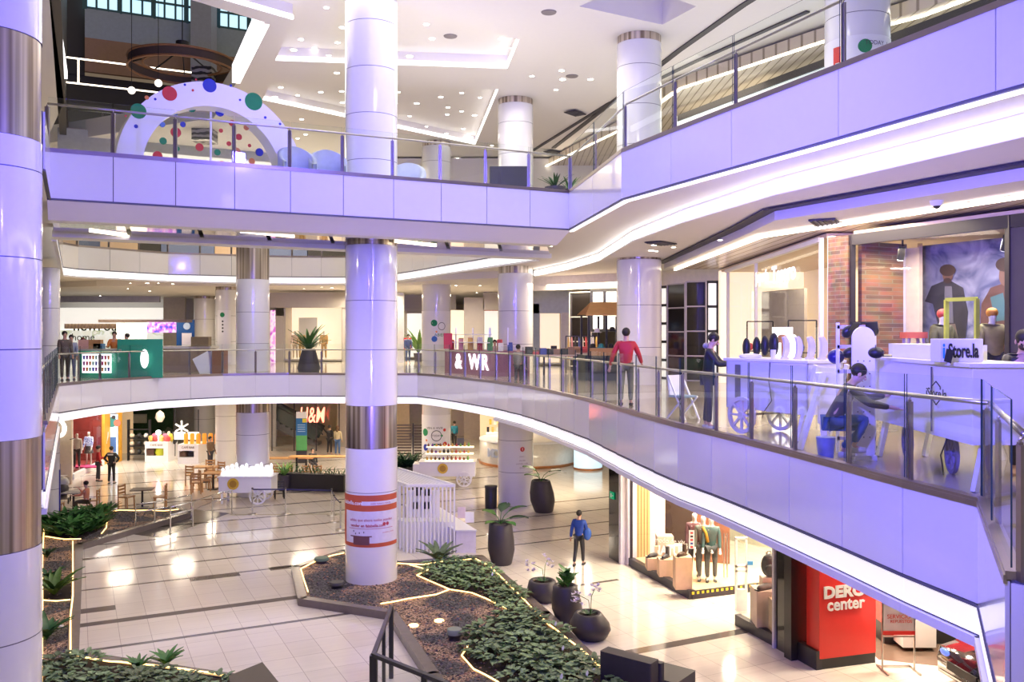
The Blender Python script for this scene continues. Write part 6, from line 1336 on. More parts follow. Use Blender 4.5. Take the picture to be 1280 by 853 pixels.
# ---- stanchions and tape
posts=[(170,663),(194,659),(285,640.5)]
def stanch(px,y,label,h=1.0,taper=False):
    p=G(px,y);t=thing('queue_post',label,'queue post',(p[0],p[1],0));MB().cyl((0,0),.03,0,h,10).build('pole',CHROME,t,world=False);MB().lathe([(.19,0),(.17,.03),(.03,.05)],(0,0),18).build('base',STEEL,t,world=False);MB().cyl((0,0),.04,h,h+.05,10).build('cap',BLACK,t,world=False);return p
sp=[stanch(315.5,643,'queue post in front of the white cart, left'),stanch(357,643,'queue post right of the white cart wheel'),stanch(414.5,644.5,'queue post left of the main column, rear'),stanch(417.5,653,'queue post left of the main column, middle'),stanch(425.5,663,'queue post almost touching the main column')]
for i,(a,b) in enumerate(zip(sp[:-1],sp[1:])): simple('queue_belt','dark queue belt stretched between posts, %s span'%('first','second','third','fourth')[i],'belt',MB().beam((*a,.98),(*b,.98),.012,.05),C3('belt blue black',(.03,.03,.12)))
a,b=G(293,644),G(428,643);simple('floor_tape','yellow black hazard tape along the floor behind the queue posts','tape',MB().beam((*a,.006),(*b,.006),.08,.004),C3('hazard tape',(.25,.22,.1)))
# ---- ramp with rails
rp=[G(155,667),G(201,673),G(287,642),G(238,637)]
mr=MB();mr.add([(*rp[0],.004),(*rp[1],.004),(*rp[2],.004),(*rp[3],.02)],[(0,1,2,3)]);tag(mr.build('ramp',C3('ramp dark stone',(.10,.085,.075),.2)),'dark stone ramp plate with steel handrails at the left bed','ramp')
def tubeline(name,label,pts,posts,h=.95,parent=None):
    t=thing(name,label,'handrail',(*posts[0],0));
    for p in posts: MB().cyl(p,.028,0,h,8).build('post',CHROME,t);MB().cyl(p,.06,0,.02,12).build('foot',STEEL,t)
    for hh in (h,h-.28): MB().tube([(p[0],p[1],hh) for p in pts],.025,8).build('rail',CHROME,t)
    return t
f1=[G(169.5,664),G(193.5,660),G(239,650)];f2=[G(213,667.5),G(241,660),G(265.5,650),G(290,643)]
tubeline('ramp_handrail','rear stainless handrail along the dark ramp',f1,f1);tubeline('ramp_handrail','front stainless handrail of the ramp, nearer the open floor',f2,f2)
# ---- left planted bed
CURB=mat('grey curb stone',(.17,.14,.125),.25,var=.1);CURBD=mat('black curb face',(.03,.026,.026),.3)
def gravelmat(name,c1,c2,c3,sc):
    m=bpy.data.materials.new(name);m.use_nodes=True;nt=m.node_tree;b=nt.nodes['Principled BSDF'];tc=nt.nodes.new('ShaderNodeTexCoord')
    v=nt.nodes.new('ShaderNodeTexVoronoi');v.inputs['Scale'].default_value=sc;nt.links.new(tc.outputs['Object'],v.inputs['Vector'])
    n=nt.nodes.new('ShaderNodeTexNoise');n.inputs['Scale'].default_value=.5;n.inputs['Detail'].default_value=1;nt.links.new(tc.outputs['Object'],n.inputs['Vector'])
    r=nt.nodes.new('ShaderNodeValToRGB');e=r.color_ramp.elements;r.color_ramp.interpolation='LINEAR';e[0].position=.44;e[0].color=(*c1,1);e[1].position=.50;e[1].color=(*c2,1);x=e.new(.60);x.color=(*c2,1);x=e.new(.64);x.color=(*c3,1);nt.links.new(n.outputs['Fac'],r.inputs[0])
    mx=nt.nodes.new('ShaderNodeMix');mx.data_type='RGBA';mx.blend_type='OVERLAY';mx.inputs['Factor'].default_value=1;nt.links.new(r.outputs[0],mx.inputs['A'])
    bw=nt.nodes.new('ShaderNodeRGBToBW');nt.links.new(v.outputs['Color'],bw.inputs[0]);mp=nt.nodes.new('ShaderNodeMapRange');mp.inputs['To Min'].default_value=.08;mp.inputs['To Max'].default_value=.92;mp.inputs['From Min'].default_value=.2;mp.inputs['From Max'].default_value=.8;nt.links.new(bw.outputs[0],mp.inputs['Value'])
    nt.links.new(mp.outputs[0],mx.inputs['B']);nt.links.new(mx.outputs['Result'],b.inputs['Base Color']);b.inputs['Roughness'].default_value=.8
    bp=nt.nodes.new('ShaderNodeBump');bp.inputs['Distance'].default_value=.05;nt.links.new(v.outputs['Distance'],bp.inputs['Height']);nt.links.new(bp.outputs[0],b.inputs['Normal']);return m
GRAV=gravelmat('mixed bark gravel',(.085,.08,.085),(.36,.24,.17),(.10,.09,.09),26)
def ellx(poly,d):
    n=len(poly);cx=sum(p[0] for p in poly)/n;cy=sum(p[1] for p in poly)/n;out=[]
    for p in poly:
        l=math.hypot(p[0]-cx,p[1]-cy);out.append((cx+(p[0]-cx)*(l-d)/l,cy+(p[1]-cy)*(l-d)/l))
    return out
def curb(poly,label,h=.2,wd=.24,closed=True):
    t=thing('planting_bed',label,'planting bed',(*poly[0],0));m=MB();N=len(poly)
    for i in range(N if closed else N-1):
        p,q=poly[i],poly[(i+1)%N];m.beam((*p,h/2),(*q,h/2),wd,h);m.cyl(p,wd/2,0,h,10)
    m.build('curb_rim',CURB,t);return t
# centre bed outline
Zg=.16
CBpx=[(369,708),(378,747),(489,764),(542,842),(575,885),(800,905),(772,853),(682,766),(600,695),(497,703),(430,688)]
CB=[G(x,y,.2) for x,y in CBpx]
cbt=curb(CB,'large central planting bed with dark stone rim around the main column')
m=MB();m.prism(CB,.02,Zg);tag(m.build('bark_gravel',GRAV),'dark, pink and tan bark gravel filling the central bed','gravel',kind='stuff')
LBpx=[(99,680),(237,640),(222,634),(150,637),(112,645),(52,663),(20,668),(-20,690),(-60,860),(120,905),(330,880),(297,846),(91,816)]
LB=[G(x,y,.2) for x,y in LBpx]
lbt=curb(LB,'planting bed with stone rim along the left side of the floor')
m=MB();m.prism(LB,.02,Zg);tag(m.build('bark_gravel',GRAV),'dark and tan bark gravel filling the left bed','gravel',kind='stuff')
# loose pebbles
def pebbles(poly,n,label,ms):
    xs_=[p[0] for p in poly];ys=[p[1] for p in poly];mb=MB();c=0
    while c<n:
        x,y=random.uniform(min(xs_),max(xs_)),random.uniform(min(ys),max(ys))
        if not inpoly((x,y),poly): continue
        c+=1;r_=random.uniform(.015,.04);a=random.random()*3;mb.mi=random.randrange(3)
        vs=[(x+r_*1.6*math.cos(a+k*2.09),y+r_*math.sin(a+k*2.09),Zg-.005) for k in range(3)]+[(x,y,Zg+r_)]
        mb.add(vs,[(0,1,3),(1,2,3),(2,0,3)],False)
    o=mb.build('loose_bark_chips',ms);tag(o,label,'bark chips',kind='stuff');return o
PM=[C3('chip dark',(.05,.045,.06)),C3('chip tan',(.36,.20,.13)),C3('chip grey',(.13,.11,.13))]
pebbles(CB,3500,'loose bark chips scattered over the central bed',PM);pebbles(LB,1800,'loose bark chips scattered over the left bed',PM)
# soil patches
PLpx=[(540,704),(597,701),(634,733),(684,783),(730,818),(770,856),(790,890),(650,890),(622,853),(592,837),(577,820),(586,802),(634,761),(605,746),(562,737),(521,720)]
PL=[G(x,y,Zg) for x,y in PLpx]
tag(MB().prism(PL,Zg-.1,Zg+.012).build('planting_soil',SOIL),'dark soil patch under the leafy plants of the central bed','soil',kind='stuff')
L1p=[G(x,y,Zg) for x,y in [(56,671),(101,675),(130,660),(134,645),(150,640),(118,642),(70,654),(52,660)]]
L2p=[G(x,y,Zg) for x,y in [(30,750),(88,750),(89,728),(55,718),(30,716)]]
L3p=[G(x,y,Zg) for x,y in [(30,832),(86,821),(180,836),(297,848),(330,875),(200,895),(0,895)]]
for i,q in enumerate((L1p,L2p,L3p)): tag(MB().prism(q,Zg-.1,Zg+.012).build('planting_soil',SOIL),'dark soil patch of the left bed, %s'%('by the cafe chairs','in the middle','nearest the camera')[i],'soil',kind='stuff')
# rope lights
def rope(px,label,z=.21):
    P_=[]
    for (x0,y0),(x1,y1) in zip(px[:-1],px[1:]):
        n=max(1,int(math.hypot(x1-x0,y1-y0)/14))
        for k in range(n): P_.append(G(x0+(x1-x0)*k/n,y0+(y1-y0)*k/n+random.uniform(-.6,.6),z))
    P_.append(G(*px[-1],z));tag(MB().tube([(p[0],p[1],z) for p in P_],.018,6).build('rope_light',ROPE),label,'rope light')
for i,(px,lab,z) in enumerate([([(497,704),(530,706),(560,701),(595,699),(612,708),(635,730),(685,780),(730,815),(772,853),(790,875)],'amber rope light inside the right rim of the central bed',.22),
 ([(430,691),(402,699),(376,711),(380,725),(385,740)],'amber rope light inside the left rim of the central bed',.22),
 ([(512,706),(535,712),(521,719),(540,728),(562,737),(545,744),(510,749),(476,755)],'amber rope light crossing the gravel right of the column',.20),
 ([(562,737),(590,742),(607,748),(634,761)],'amber rope light between pink gravel and plants',.20),
 ([(586,801),(584,810),(577,820),(592,837),(606,844),(622,853),(640,868)],'amber rope light round the lower plant patch',.20),
 ([(57,671),(80,674),(101,674)],'amber rope light in front of the left leafy plants',.2),([(91,677),(91,745),(88,770),(88,819)],'amber rope light down the inner rim of the left bed',.22),([(52,750),(70,751),(88,750)],'short amber rope light across the left bed',.2),
 ([(88,818),(120,825),(200,833),(260,841),(298,848)],'amber rope light along the near rim of the left bed',.22),([(56,640),(53,700),(53,760),(52,853)],'amber rope light along the outer left edge of the bed',.2),
 ([(75,653),(110,645),(122,642),(150,638),(205,639),(223,637)],'amber rope light by the cafe chairs',.22),([(134,647),(133,660),(127,667)],'short amber rope light beside the leafy plants',.2)]): rope(px,lab,z)
# plants
def lobed_proto(m_,label,group,n=15,L_=.34,W_=.24,z0=Zg,up=(5,55)):
    t=thing('leafy_plant',label,'plant',(0,0,z0),0,group);mb=MB()
    for k in range(n):
        an=k*2.4;s_=.5+.5*k/n;r_=.12+.12*random.random();bx,by=r_*math.cos(an)*1.2,r_*math.sin(an)*1.2;bz=.10+.16*(1-k/n)+random.uniform(0,.06)
        for j in (-.5,0,.5): leaf(mb,(bx,by,bz),an+j*1.1,R(random.uniform(*up))*.75,L_*(.75 if j else 1)*s_,W_*.5,.5,3)
    mb.build('leaves',m_,t,world=False);sm=MB()
    for k in range(6): an=k*1.05;sm.tube([(0,0,0),(.08*math.cos(an),.08*math.sin(an),.14)],.008,5)
    sm.build('stems',LEAFD,t,world=False);return t
def scatter(poly,n,proto,mind,srange=(.7,1.25),avoid=None):
    xs_=[p[0] for p in poly];ys=[p[1] for p in poly];pts=[];tr=0
    while len(pts)<n and tr<20000:
        tr+=1;x,y=random.uniform(min(xs_),max(xs_)),random.uniform(min(ys),max(ys))
        if not inpoly((x,y),poly) or any(math.hypot(x-a,y-b)<mind for a,b in pts): continue
        pts.append((x,y))
    for i,(x,y) in enumerate(pts):
        s_=random.uniform(*srange)
        o=proto if i==0 else copytree(proto)
        o.location=(x,y,Zg);o.rotation_euler=(0,0,random.uniform(0,6.3));o.scale=(s_,s_,s_)
    return pts
PLi=ellx(PL,.12)
pa=lobed_proto(LEAFP,'leafy shade plant growing in the central bed','leafy plants in the central bed');scatter(ellx(PL,.3),50,pa,.46,(.72,1.15))
pb=lobed_proto(LEAFD,'darker leafy plant growing among the paler ones in the central bed','darker leafy plants in the central bed',18,.3,.14);scatter(ellx(PL,.3),16,pb,.5,(.6,.9))
pc=lobed_proto(LEAFP,'low leafy plant growing in the near soil of the left bed','low plants in the left bed');scatter(ellx(L3p,.35),26,pc,.38,(.6,1.1))
def upright(m_,label,group,n=16,L_=.55,W_=.12):
    t=thing('upright_plant',label,'plant',(0,0,Zg),0,group);mb=MB()
    for k in range(n): leaf(mb,(0,0,0),k*2.4,R(random.uniform(45,82)),L_*random.uniform(.7,1.1),W_,.5,5)
    mb.build('leaves',m_,t,world=False);return t
pu=upright(LEAF,'broad-leaved upright plant in the far part of the left bed','upright plants in the far left bed');scatter(ellx(L1p,.15),34,pu,.36,(.9,1.5))
for i,(px,y,s_,m_,lab) in enumerate([(68,744,1.6,LEAFL,'big bright green leafy plant in the middle of the left bed'),(59,697,.8,LEAFD,'small dark tuft on the gravel of the left bed'),(137,640,.9,LEAFD,'small leafy plant at the corner of the left bed near the chairs'),(60,727,1.0,LEAFD,'small dark plant above the bright one in the left bed'),(208,832,.9,LEAF,'small plant against the near rim of the left bed'),(172,838,.7,LEAF,'tiny plant beside the near rope light of the left bed'),(58,800,1.3,LEAFD,'dark plant against the outer edge of the left bed'),(548,703,1.5,LEAFP,'taller stemmed plant at the top edge of the central bed')]):
    p=G(px,y,Zg);o=upright(m_,lab,None,18);o.location=(p[0],p[1],Zg);o.scale=(s_,)*3
# white flowers
for i,(px,y,lab) in enumerate([(614,722,'beside the upper rim'),(693,785,'halfway along the rim'),(702,816,'near the lower rim'),(732,848,'right of a pair at the picture bottom'),(740,845,'rightmost at the picture bottom'),(700,852,'leftmost at the picture bottom')]):
    p=G(px,y,Zg+.25);t=thing('peace_lily','single white peace lily flower '+lab,'flower',(p[0],p[1],Zg));MB().tube([(0,0,0),(.02,0,.3)],.006,5).build('stem',LEAF,t,world=False);m=MB();leaf(m,(.02,0,.28),1,R(75),.12,.06,.1);m.build('bloom',WHITEM,t,world=False)
# bollards in bed
def drum(px,y,r_,h,m_,label,name='garden_drum'):
    p=G(px,y,Zg);t=thing(name,label,'ground fixture',(p[0],p[1],Zg));MB().lathe([(r_*.75,0),(r_*.75,h*.4),(r_,h*.5),(r_,h)],(0,0),20).build('body',DARK if m_ is not DARK else BLACK,t,world=False);MB().lathe([(r_*1.01,h*.55),(r_*1.01,h*1.02),(r_*.9,h*1.06)],(0,0),20).build('cap',m_,t,world=False)
drum(568,800,.17,.24,C3('grey green',(.24,.28,.24)),'round grey-green drum fixture on the gravel of the central bed')
drum(402,704,.22,.16,C3('dull green',(.10,.16,.12)),'low green fixture near the left corner of the central bed');drum(421,735,.2,.16,DARK,'low black fixture on the gravel left of the main column')
for px,y,l in ((549,777,'right one'),(517,783,'left one')):
    p=G(px,y,Zg);simple('ground_light','glowing amber ground light in the pink gravel, '+l,'light',MB().lathe([(.12,Zg),(.12,Zg+.03),(.05,Zg+.05)],p,16),ROPE)
p=G(75,785,Zg);simple('small_tag','small white tag lying on the gravel of the left bed','tag',MB().cb((p[0],p[1],Zg+.03),(.14,.1,.04)),WHITEM)
# ---- big pots
def ovalpot(px,y,h,rb,rm,rt,lean,label,leavesf):
    p=G(px,y);prof=[(rb*.9,0,0),(rb,.04,0),(rm,h*.35,lean*.35),(rm*.97,h*.6,lean*.65),(rt+.03,h*.95,lean),(rt,h,lean),(rt-.06,h-.01,lean),(rt-.07,h-.08,lean)]
    t=thing('potted_plant',label,'potted plant',(p[0],p[1]+rm*.6,0));MB().lathe(prof,(0,0),28).build('pot',POT,t,world=False);MB().lathe([(rt-.07,h-.12),(rt-.075,h-.06)],(lean,0),20).build('soil',SOIL,t,world=False)
    t['_x']=0;del t['_x'];leavesf(t,h-.06,lean);return t
def paddle(spec):
    def f(t,z,ox):
        for an,up,st_,L_,W_,mm in spec:
            m=MB();e=(ox+math.cos(an)*math.cos(up)*st_,math.sin(an)*math.cos(up)*st_,z+math.sin(up)*st_);m.tube([(ox,0,z),(ox+(e[0]-ox)*.4,e[1]*.4,z+(e[2]-z)*.6),e],.012,6);m.build('stem',LEAF,t,world=False)
            m=MB();leaf(m,e,an,up*.5,L_,W_,.5,6);m.build('leaf',mm,t,world=False)
    return f
ovalpot(680,642,1.28,.38,.50,.36,-.12,'tall charcoal pot with big paddle leaves right of the round-badge column',paddle([(2.7,1.1,.5,.6,.38,LEAFL),(3.3,.9,.3,.5,.35,LEAFL),(-.3,.9,.55,.5,.42,LEAFD),(.1,.5,.7,.45,.1,LEAFD),(2.0,.7,.3,.45,.3,LEAF)]))
ovalpot(627,708,1.30,.32,.42,.33,-.04,'tall charcoal pot with paddle leaves beside the white kiosk',paddle([(2.6,1.0,.35,.5,.34,LEAFL),(3.6,.5,.2,.35,.3,LEAFL),(1.2,1.4,.4,.55,.4,LEAFD),(.1,.6,.35,.6,.36,LEAFD),(-.8,.4,.3,.4,.26,LEAF),(.5,.9,.5,.65,.25,LEAF)]))
def orchid(t,z,ox):
    m=MB()
    for k in range(8): leaf(m,(ox,0,z),k*2.4,R(35),.22,.08)
    m.build('leaves',LEAFD,t,world=False)
    FL=C3('lilac white petals',(.72,.66,.80))
    for dx,hh in ((-.22,.5),(.12,.62)):
        m=MB();m.tube([(ox+.05,0,z),(ox+.05+dx*.2,0,z+hh*.7),(ox+dx*1.3,0,z+hh)],.008,5);m.build('flower_stalk',LEAF,t,world=False)
        m=MB()
        for k in range(9):
            c=(ox+dx*1.3+random.uniform(-.13,.13),random.uniform(-.08,.08),z+hh-.05+random.uniform(-.2,.14))
            for j in range(5): leaf(m,c,j*1.257,R(random.uniform(0,60)),.075,.06,.1,2)
        m.build('blossoms',FL,t,world=False)
def bushy(t,z,ox):
    m=MB()
    for k in range(30): leaf(m,(ox+random.uniform(-.1,.1),random.uniform(-.1,.1),z+random.uniform(0,.35)),k*2.4,R(random.uniform(20,70)),.3,.16)
    m.build('leaves',LEAF,t,world=False)
ovalpot(681,755,.56,.33,.44,.33,-.06,'low rounded charcoal pot with pale orchid, the farther of two',orchid)
ovalpot(711,781,.92,.30,.38,.27,-.08,'tall tilted charcoal pot with bushy green plant between the two orchid pots',bushy)
ovalpot(741,803,.60,.36,.48,.30,-.08,'low rounded charcoal pot with pale orchid, nearest the dark sofa',orchid)
# bin
p=G(613.5,637);t=thing('litter_bin','black round litter bin left of the round-badge column','bin',(p[0],p[1]+.25,0));MB().lathe([(.24,0),(.25,.88),(.22,.9)],(0,0),24).build('body',BLACK,t,world=False);MB().lathe([(.26,.84),(.26,.92),(.15,.92)],(0,0),24).build('rim',DARK,t,world=False)
# ---- white slatted kiosk
ka=G(481,700);kb=G(567,697);dK2=28.9
t=thing('slatted_kiosk','white pergola kiosk of thin vertical slats behind the main column','kiosk',(*D(510,dK2),0))
xa,xb=D(509,29.0)[0],D(568,29.0)[0];yf=29.0;hK=Z(608,29.0);dep=(-2.3,3.6)
for k in range(13):
    x=xa+(xb-xa)*k/12;MB().cb((x,yf,hK/2),(.05,.08,hK)).build('slat',WHITEM,t);MB().beam((x,yf,hK),(x+dep[0],yf+dep[1],hK),.05,.03).build('roof_slat',WHITEM,t)
for k in range(16):
    f=k/16;x=xa+dep[0]*f;y=yf+dep[1]*f
    if k: MB().cb((x,y,hK/2),(.05,.06,hK)).build('slat',WHITEM,t)
for p,q in (((xa,yf),(xb,yf)),((xa,yf),(xa+dep[0],yf+dep[1])),((xb,yf),(xb+dep[0],yf+dep[1]))): MB().beam((*p,hK+.02),(*q,hK+.02),.08,.1).build('roof_beam',WHITEM,t)
MB().beam((xb+dep[0],yf+dep[1],0),(xb+dep[0],yf+dep[1],hK),.08,.08).build('post',WHITEM,t)
m=MB();m.prism([(xa-.8,yf+1.2),(xa-.1,yf+.5),(xb+.0,yf+.5),(xb-.2,yf+1.2)],.0,.9);m.build('inner_counter',WHITEM,t)
# counter on right with till
cA2=D(570,29.0);cB2=D(595,29.0);m=MB();h2=Z(665,28.9)
tt=thing('service_counter','long white service counter running behind the slatted kiosk','counter',(cA2[0],29,0));m.prism([(cA2[0],29.0),(cB2[0],29.0),(cB2[0]-1.9,33.6),(cA2[0]-2.2,33.2)],0,h2);m.build('counter_body',C3('lilac white body',(.70,.66,.74)),tt);m=MB();m.prism([(cA2[0]-.02,28.96),(cB2[0]+.03,28.96),(cB2[0]-1.85,33.7),(cA2[0]-2.2,33.3)],h2,h2+.04);m.build('counter_top',WHITEM,tt)
p=D(577,30.8);simple('countertop_sign','small pinkish card stand on the white service counter','sign',MB().cb((p[0],p[1],h2+.24),(.28,.04,.38)),C3('pinkish card',(.75,.62,.66)));p=D(587,30.2);simple('glass_screen','small white guard plate at the end of the service counter','screen',MB().cb((p[0],p[1],h2+.2),(.3,.03,.36)),WHITEM)
p=D(533,30.3)
for i,(x_,z_) in enumerate([(0,1.75),(.35,1.75),(-.05,1.3),(.3,1.3)]): simple('hair_tool','black appliance displayed inside the slatted kiosk, %s'%('upper left','upper right','lower left','lower right')[i],'appliance',MB().cb((p[0]-.3+x_,p[1],z_),(.2,.15,.22)),BLACK)
q=MB();q.cb((p[0]-.1,p[1]+.12,.9),(1.1,.05,1.8));simple('display_wall','white back board holding the black appliances inside the slatted kiosk','board',q,WHITEM)
for i in range(3): q=D(515+i*6,30.6);simple('dark_banner','dark vertical strip hanging inside the slatted kiosk, %s'%('left','middle','right')[i],'banner',MB().cb((q[0],q[1],1.35),(.09,.05,1.1)),BLACK)
# main column wrap sign
t=thing('column_wrap','orange and white wrap sign with box picture on the main column','sign',(*A,0));r0=.748;zt_,zb_=Z(621,24.7),Z(685,24.7)
OR=C3('orange red',(.55,.10,.04));zz=lambda y:Z(y,24.7)
wrap(MB(),*A,r0,188,350,zz(685),zz(620),30).build('orange_sheet',OR,t);wrap(MB(),*A,r0+.004,212,350,zz(680),zz(640),26).build('white_field',C3('wrap white',(.74,.72,.80)),t);wrap(MB(),*A,r0+.004,258,350,zz(632.5),zz(627.5),20).build('white_pill',C3('wrap white',(.74,.72,.80)),t)
TXR=C3('wrap red text',(.45,.05,.08));ac=math.degrees(math.atan2(-A[1],-A[0]))%360
textcurve('falabella.com',.15,WHITEM,t,*A,r0+.006,232,zz(630),off=.003);textcurve('visita nuestra tienda',.075,TXR,t,*A,r0+.01,300,zz(630.2))
textcurve('sabías que ahora todos pueden',.105,TXR,t,*A,r0+.01,278,zz(651),off=.001);textcurve('vender en falabella.com',.11,TXR,t,*A,r0+.01,270,zz(658),off=.003)
for an in (307,315): cdisc(*A,r0+.01,an,zz(656.5),.05,TXR,t,'red_dot')
wrap(MB(),*A,r0+.01,226,330,zz(662),zz(661.5),24).build('thin_line',TXR,t);textcurve('escanea y vende',.06,TXR,t,*A,r0+.01,318,zz(667))
BX=C3('cardboard print',(.16,.06,.07));wrap(MB(),*A,r0+.012,238,275,zz(682),zz(671),10).build('printed_box',BX,t);wrap(MB(),*A,r0+.014,230,280,zz(672),zz(670.6),10).build('printed_flap',BX,t)
for an,y in ((238,665),(243,668),(252,667),(262,666)): wrap(MB(),*A,r0+.012,an,an+2,zz(y+1),zz(y-1),2).build('printed_confetti',INK,t)
# ---- walking people
p=G(724,707);person('person','person in a bright blue jacket and black trousers walking across the floor with a bag',(p[0],p[1],0),R(160),1.70,top=C3('bright blue jacket',(.01,.05,.30)),bottom=BLACK,legs=((10,6),(-10,14)),arms=((10,10,15),(-8,12,10)),shoes=BLACK,face=False)
p=G(724,706);simple('shoulder_bag','blue shoulder bag swinging at the blue-jacketed walker','bag',MB().at(p[0]+.24,p[1]-.12,.98).sph((0,0,0),(.13,.09,.2),12,8),C3('bag blue',(.02,.09,.38)))
p=G(771,622);person('person','dark-clothed walker far back, upper body hidden by the gallery edge',(p[0],p[1]-.3,0),R(180),1.72,top=BLACK,bottom=C3('dark blue jeans',(.03,.05,.1)),shoes=BLACK,face=False)
# ---- sofa bottom
t=thing('sofa','dark grey block sofa with tall backrest beside the bed at the bottom','sofa',(*G(790,853),0))
a=G(757,842);SF=mat('charcoal upholstery',(.045,.038,.05),.6,var=.08)
c0=G(753,866,0);
m=MB();P0=(c0[0],c0[1]);ang=R(-38);ux=(math.cos(ang),math.sin(ang));vx=(-ux[1],ux[0])
def SP(a_,b_): return (P0[0]+ux[0]*a_+vx[0]*b_,P0[1]+ux[1]*a_+vx[1]*b_)
m.prism([SP(0,-.1),SP(1.15,-.1),SP(1.15,.22),SP(0,.22)],0,.86);m.build('backrest',SF,t,bev=.03);m=MB();m.prism([SP(.5,.1),SP(1.45,.1),SP(1.45,.42),SP(.5,.42)],.35,.8) if 0 else m.prism([SP(.02,.22),SP(1.2,.22),SP(1.2,.36),SP(.02,.36)],.3,.78);m.build('back_cushion',SF,t,bev=.03)
m=MB();m.prism([SP(.0,.36),SP(1.45,.36),SP(1.45,1.2),SP(.0,1.2)],0,.42);m.build('seat',SF,t,bev=.03)
p=G(886,860);simple('dark_ball_top','rounded dark head-like top just entering the bottom edge right of the sofa','person',MB().sph((p[0],p[1]-.3,.45),(.14,.14,.14)),HAIR) if 0 else None
# ---- black stair rail bottom centre
t=thing('black_railing','black metal framed glass railing at the bottom centre','railing',(*G(487,800),0))
zr=1.05;q0=D(488.5,18.5);zq=Z(760,18.5)
a0=(D(489,18.5)[0],18.5);top0=Z(759,18.5);a1=(D(467,13.5)[0],13.5);top1=Z(819,13.5);a2=(D(560,12.2)[0],12.2);top2=Z(856,12.2)
m=MB()
MB().beam((*a0,0),(*a0,top0),.09,.09).build('post',BLACK,t);MB().beam((*a1,0),(*a1,top1),.11,.11).build('post',BLACK,t)
MB().beam((*a0,top0),(*a1,top1),.07,.05).build('top_rail',BLACK,t);MB().beam((*a1,top1),(*a2,top2),.07,.06).build('top_rail',BLACK,t)
am=((a0[0]+a1[0])/2,(a0[1]+a1[1])/2);MB().beam((*am,0),(*am,(top0+top1)/2),.06,.06).build('post',BLACK,t)
ak=(a1[0]+(a2[0]-a1[0])*.7,a1[1]+(a2[1]-a1[1])*.7);MB().beam((*ak,0),(*ak,top1+(top2-top1)*.7),.08,.08).build('post',BLACK,t)
for p,q,zp,zq_ in ((a0,a1,top0,top1),(a1,a2,top1,top2)): m=MB();m.add([(*p,0),(*q,0),(*q,zq_-.05),(*p,zp-.05)],[(0,1,2,3)]);m.build('glass_panel',GLASS,t)
q=G(292,853);m=MB();m.prism([G(286,845,.5),G(328,828,.5),G(362,870,.5),G(290,880,.5)],0,.5);tag(m.build('dark_bench',C3('brown black bench',(.05,.035,.03),.5)),'corner of a dark low bench at the bottom edge left of centre','bench')
# ---- right side ground shops
rA=(3.3,28.6);rB=(6.62,18.75)
def rw(px): return onw(px,rA,rB)
m=MB();q0,q1=rw(770),rw(783);m.beam((*q0,2.05),(*q1,2.05),.5,4.1);m.build('wall_right',BG,kind='structure')
t=thing('exit_sign','small green emergency exit sign on the black pillar','sign',(*rw(775),2.6));q=rw(775);d=q[1];n2=unitn(rA,rB);nn_=(n2[1],-n2[0])
m=MB();c=(q[0]+nn_[0]*.28,q[1]+nn_[1]*.28);m.beam((c[0]-n2[0]*.15,c[1]-n2[1]*.15,Z(619,d)),(c[0]+n2[0]*.15,c[1]+n2[1]*.15,Z(619,d)),.02,.22);m.build('sign_plate',mat('exit green',(.0,.25,.12),.5,emit=(0,.35,.15),es=.6),t)
m=MB();c2=(q[0]+nn_[0]*.295,q[1]+nn_[1]*.295);m.beam((c2[0]-n2[0]*.08,c2[1]-n2[1]*.08,Z(619,d)),(c2[0]+n2[0]*.0,c2[1]+n2[1]*.0,Z(619,d)),.01,.12);m.beam((c2[0]+n2[0]*.03,c2[1]+n2[1]*.03,Z(619,d)),(c2[0]+n2[0]*.11,c2[1]+n2[1]*.11,Z(619,d)),.01,.03);m.build('running_figure',WHITEM,t)
wq=lambda p:(p[0],p[1])
m=MB();m.beam((*rw(783.5),2.05),(*rw(786),2.05),.55,4.1);m.build('trim_62',C3('lilac white post',(.66,.62,.72)),kind='structure')
g0,g1=rw(789),rw(865)
nb=lambda p,dp:(p[0]-nn_[0]*dp,p[1]-nn_[1]*dp)
m=MB();m.beam((*g0,.12),(*g1,.12),.18,.24);m.beam((*g0,0),(*g0,4.1),.08,.12);m.build('window_40',FR,kind='structure')
m=MB();m.add([(*g0,.24),(*g1,.24),(*g1,4.1),(*g0,4.1)],[(0,1,2,3)]);m.build('window_40',SHOPGLASS,kind='structure')
g2=nb(g1,2.4);g2=(g1[0]+2.3,g1[1]+.9)
MB().prism([g0,g1,g2,(g0[0]+2.4,g0[1]+1.0)],.0,.22).build('floor',C3('display floor wood',(.70,.50,.30)),kind='structure')
m=MB();m.beam((*g1,.11),(*g2,.11),.06,.22);m.build('trim_63',FR,kind='structure')
m=MB();e1=(g1[0]-.01,g1[1]-.04);e2=(g2[0]-.01,g2[1]-.04);m.mi=1;m.beam((*e1,.17),(*e2,.17),.01,.07);m.mi=0
for k in range(16):
    f=k/16;m.beam((e1[0]+(e2[0]-e1[0])*f-.0,e1[1]+(e2[1]-e1[1])*f-.004,.17),(e1[0]+(e2[0]-e1[0])*(f+.03),e1[1]+(e2[1]-e1[1])*(f+.03)-.004,.17),.012,.07)
tag(m.build('hazard_tape',[C3('hazard yellow',(.70,.55,.03)),BLACK]),'yellow and black hazard tape along the display floor edge','tape')
m=MB();m.add([(*g1,.1),(*g2,.1),(*g2,4.0),(*g1,4.0)],[(0,1,2,3)]);m.build('window_41',SHOPGLASS,kind='structure')
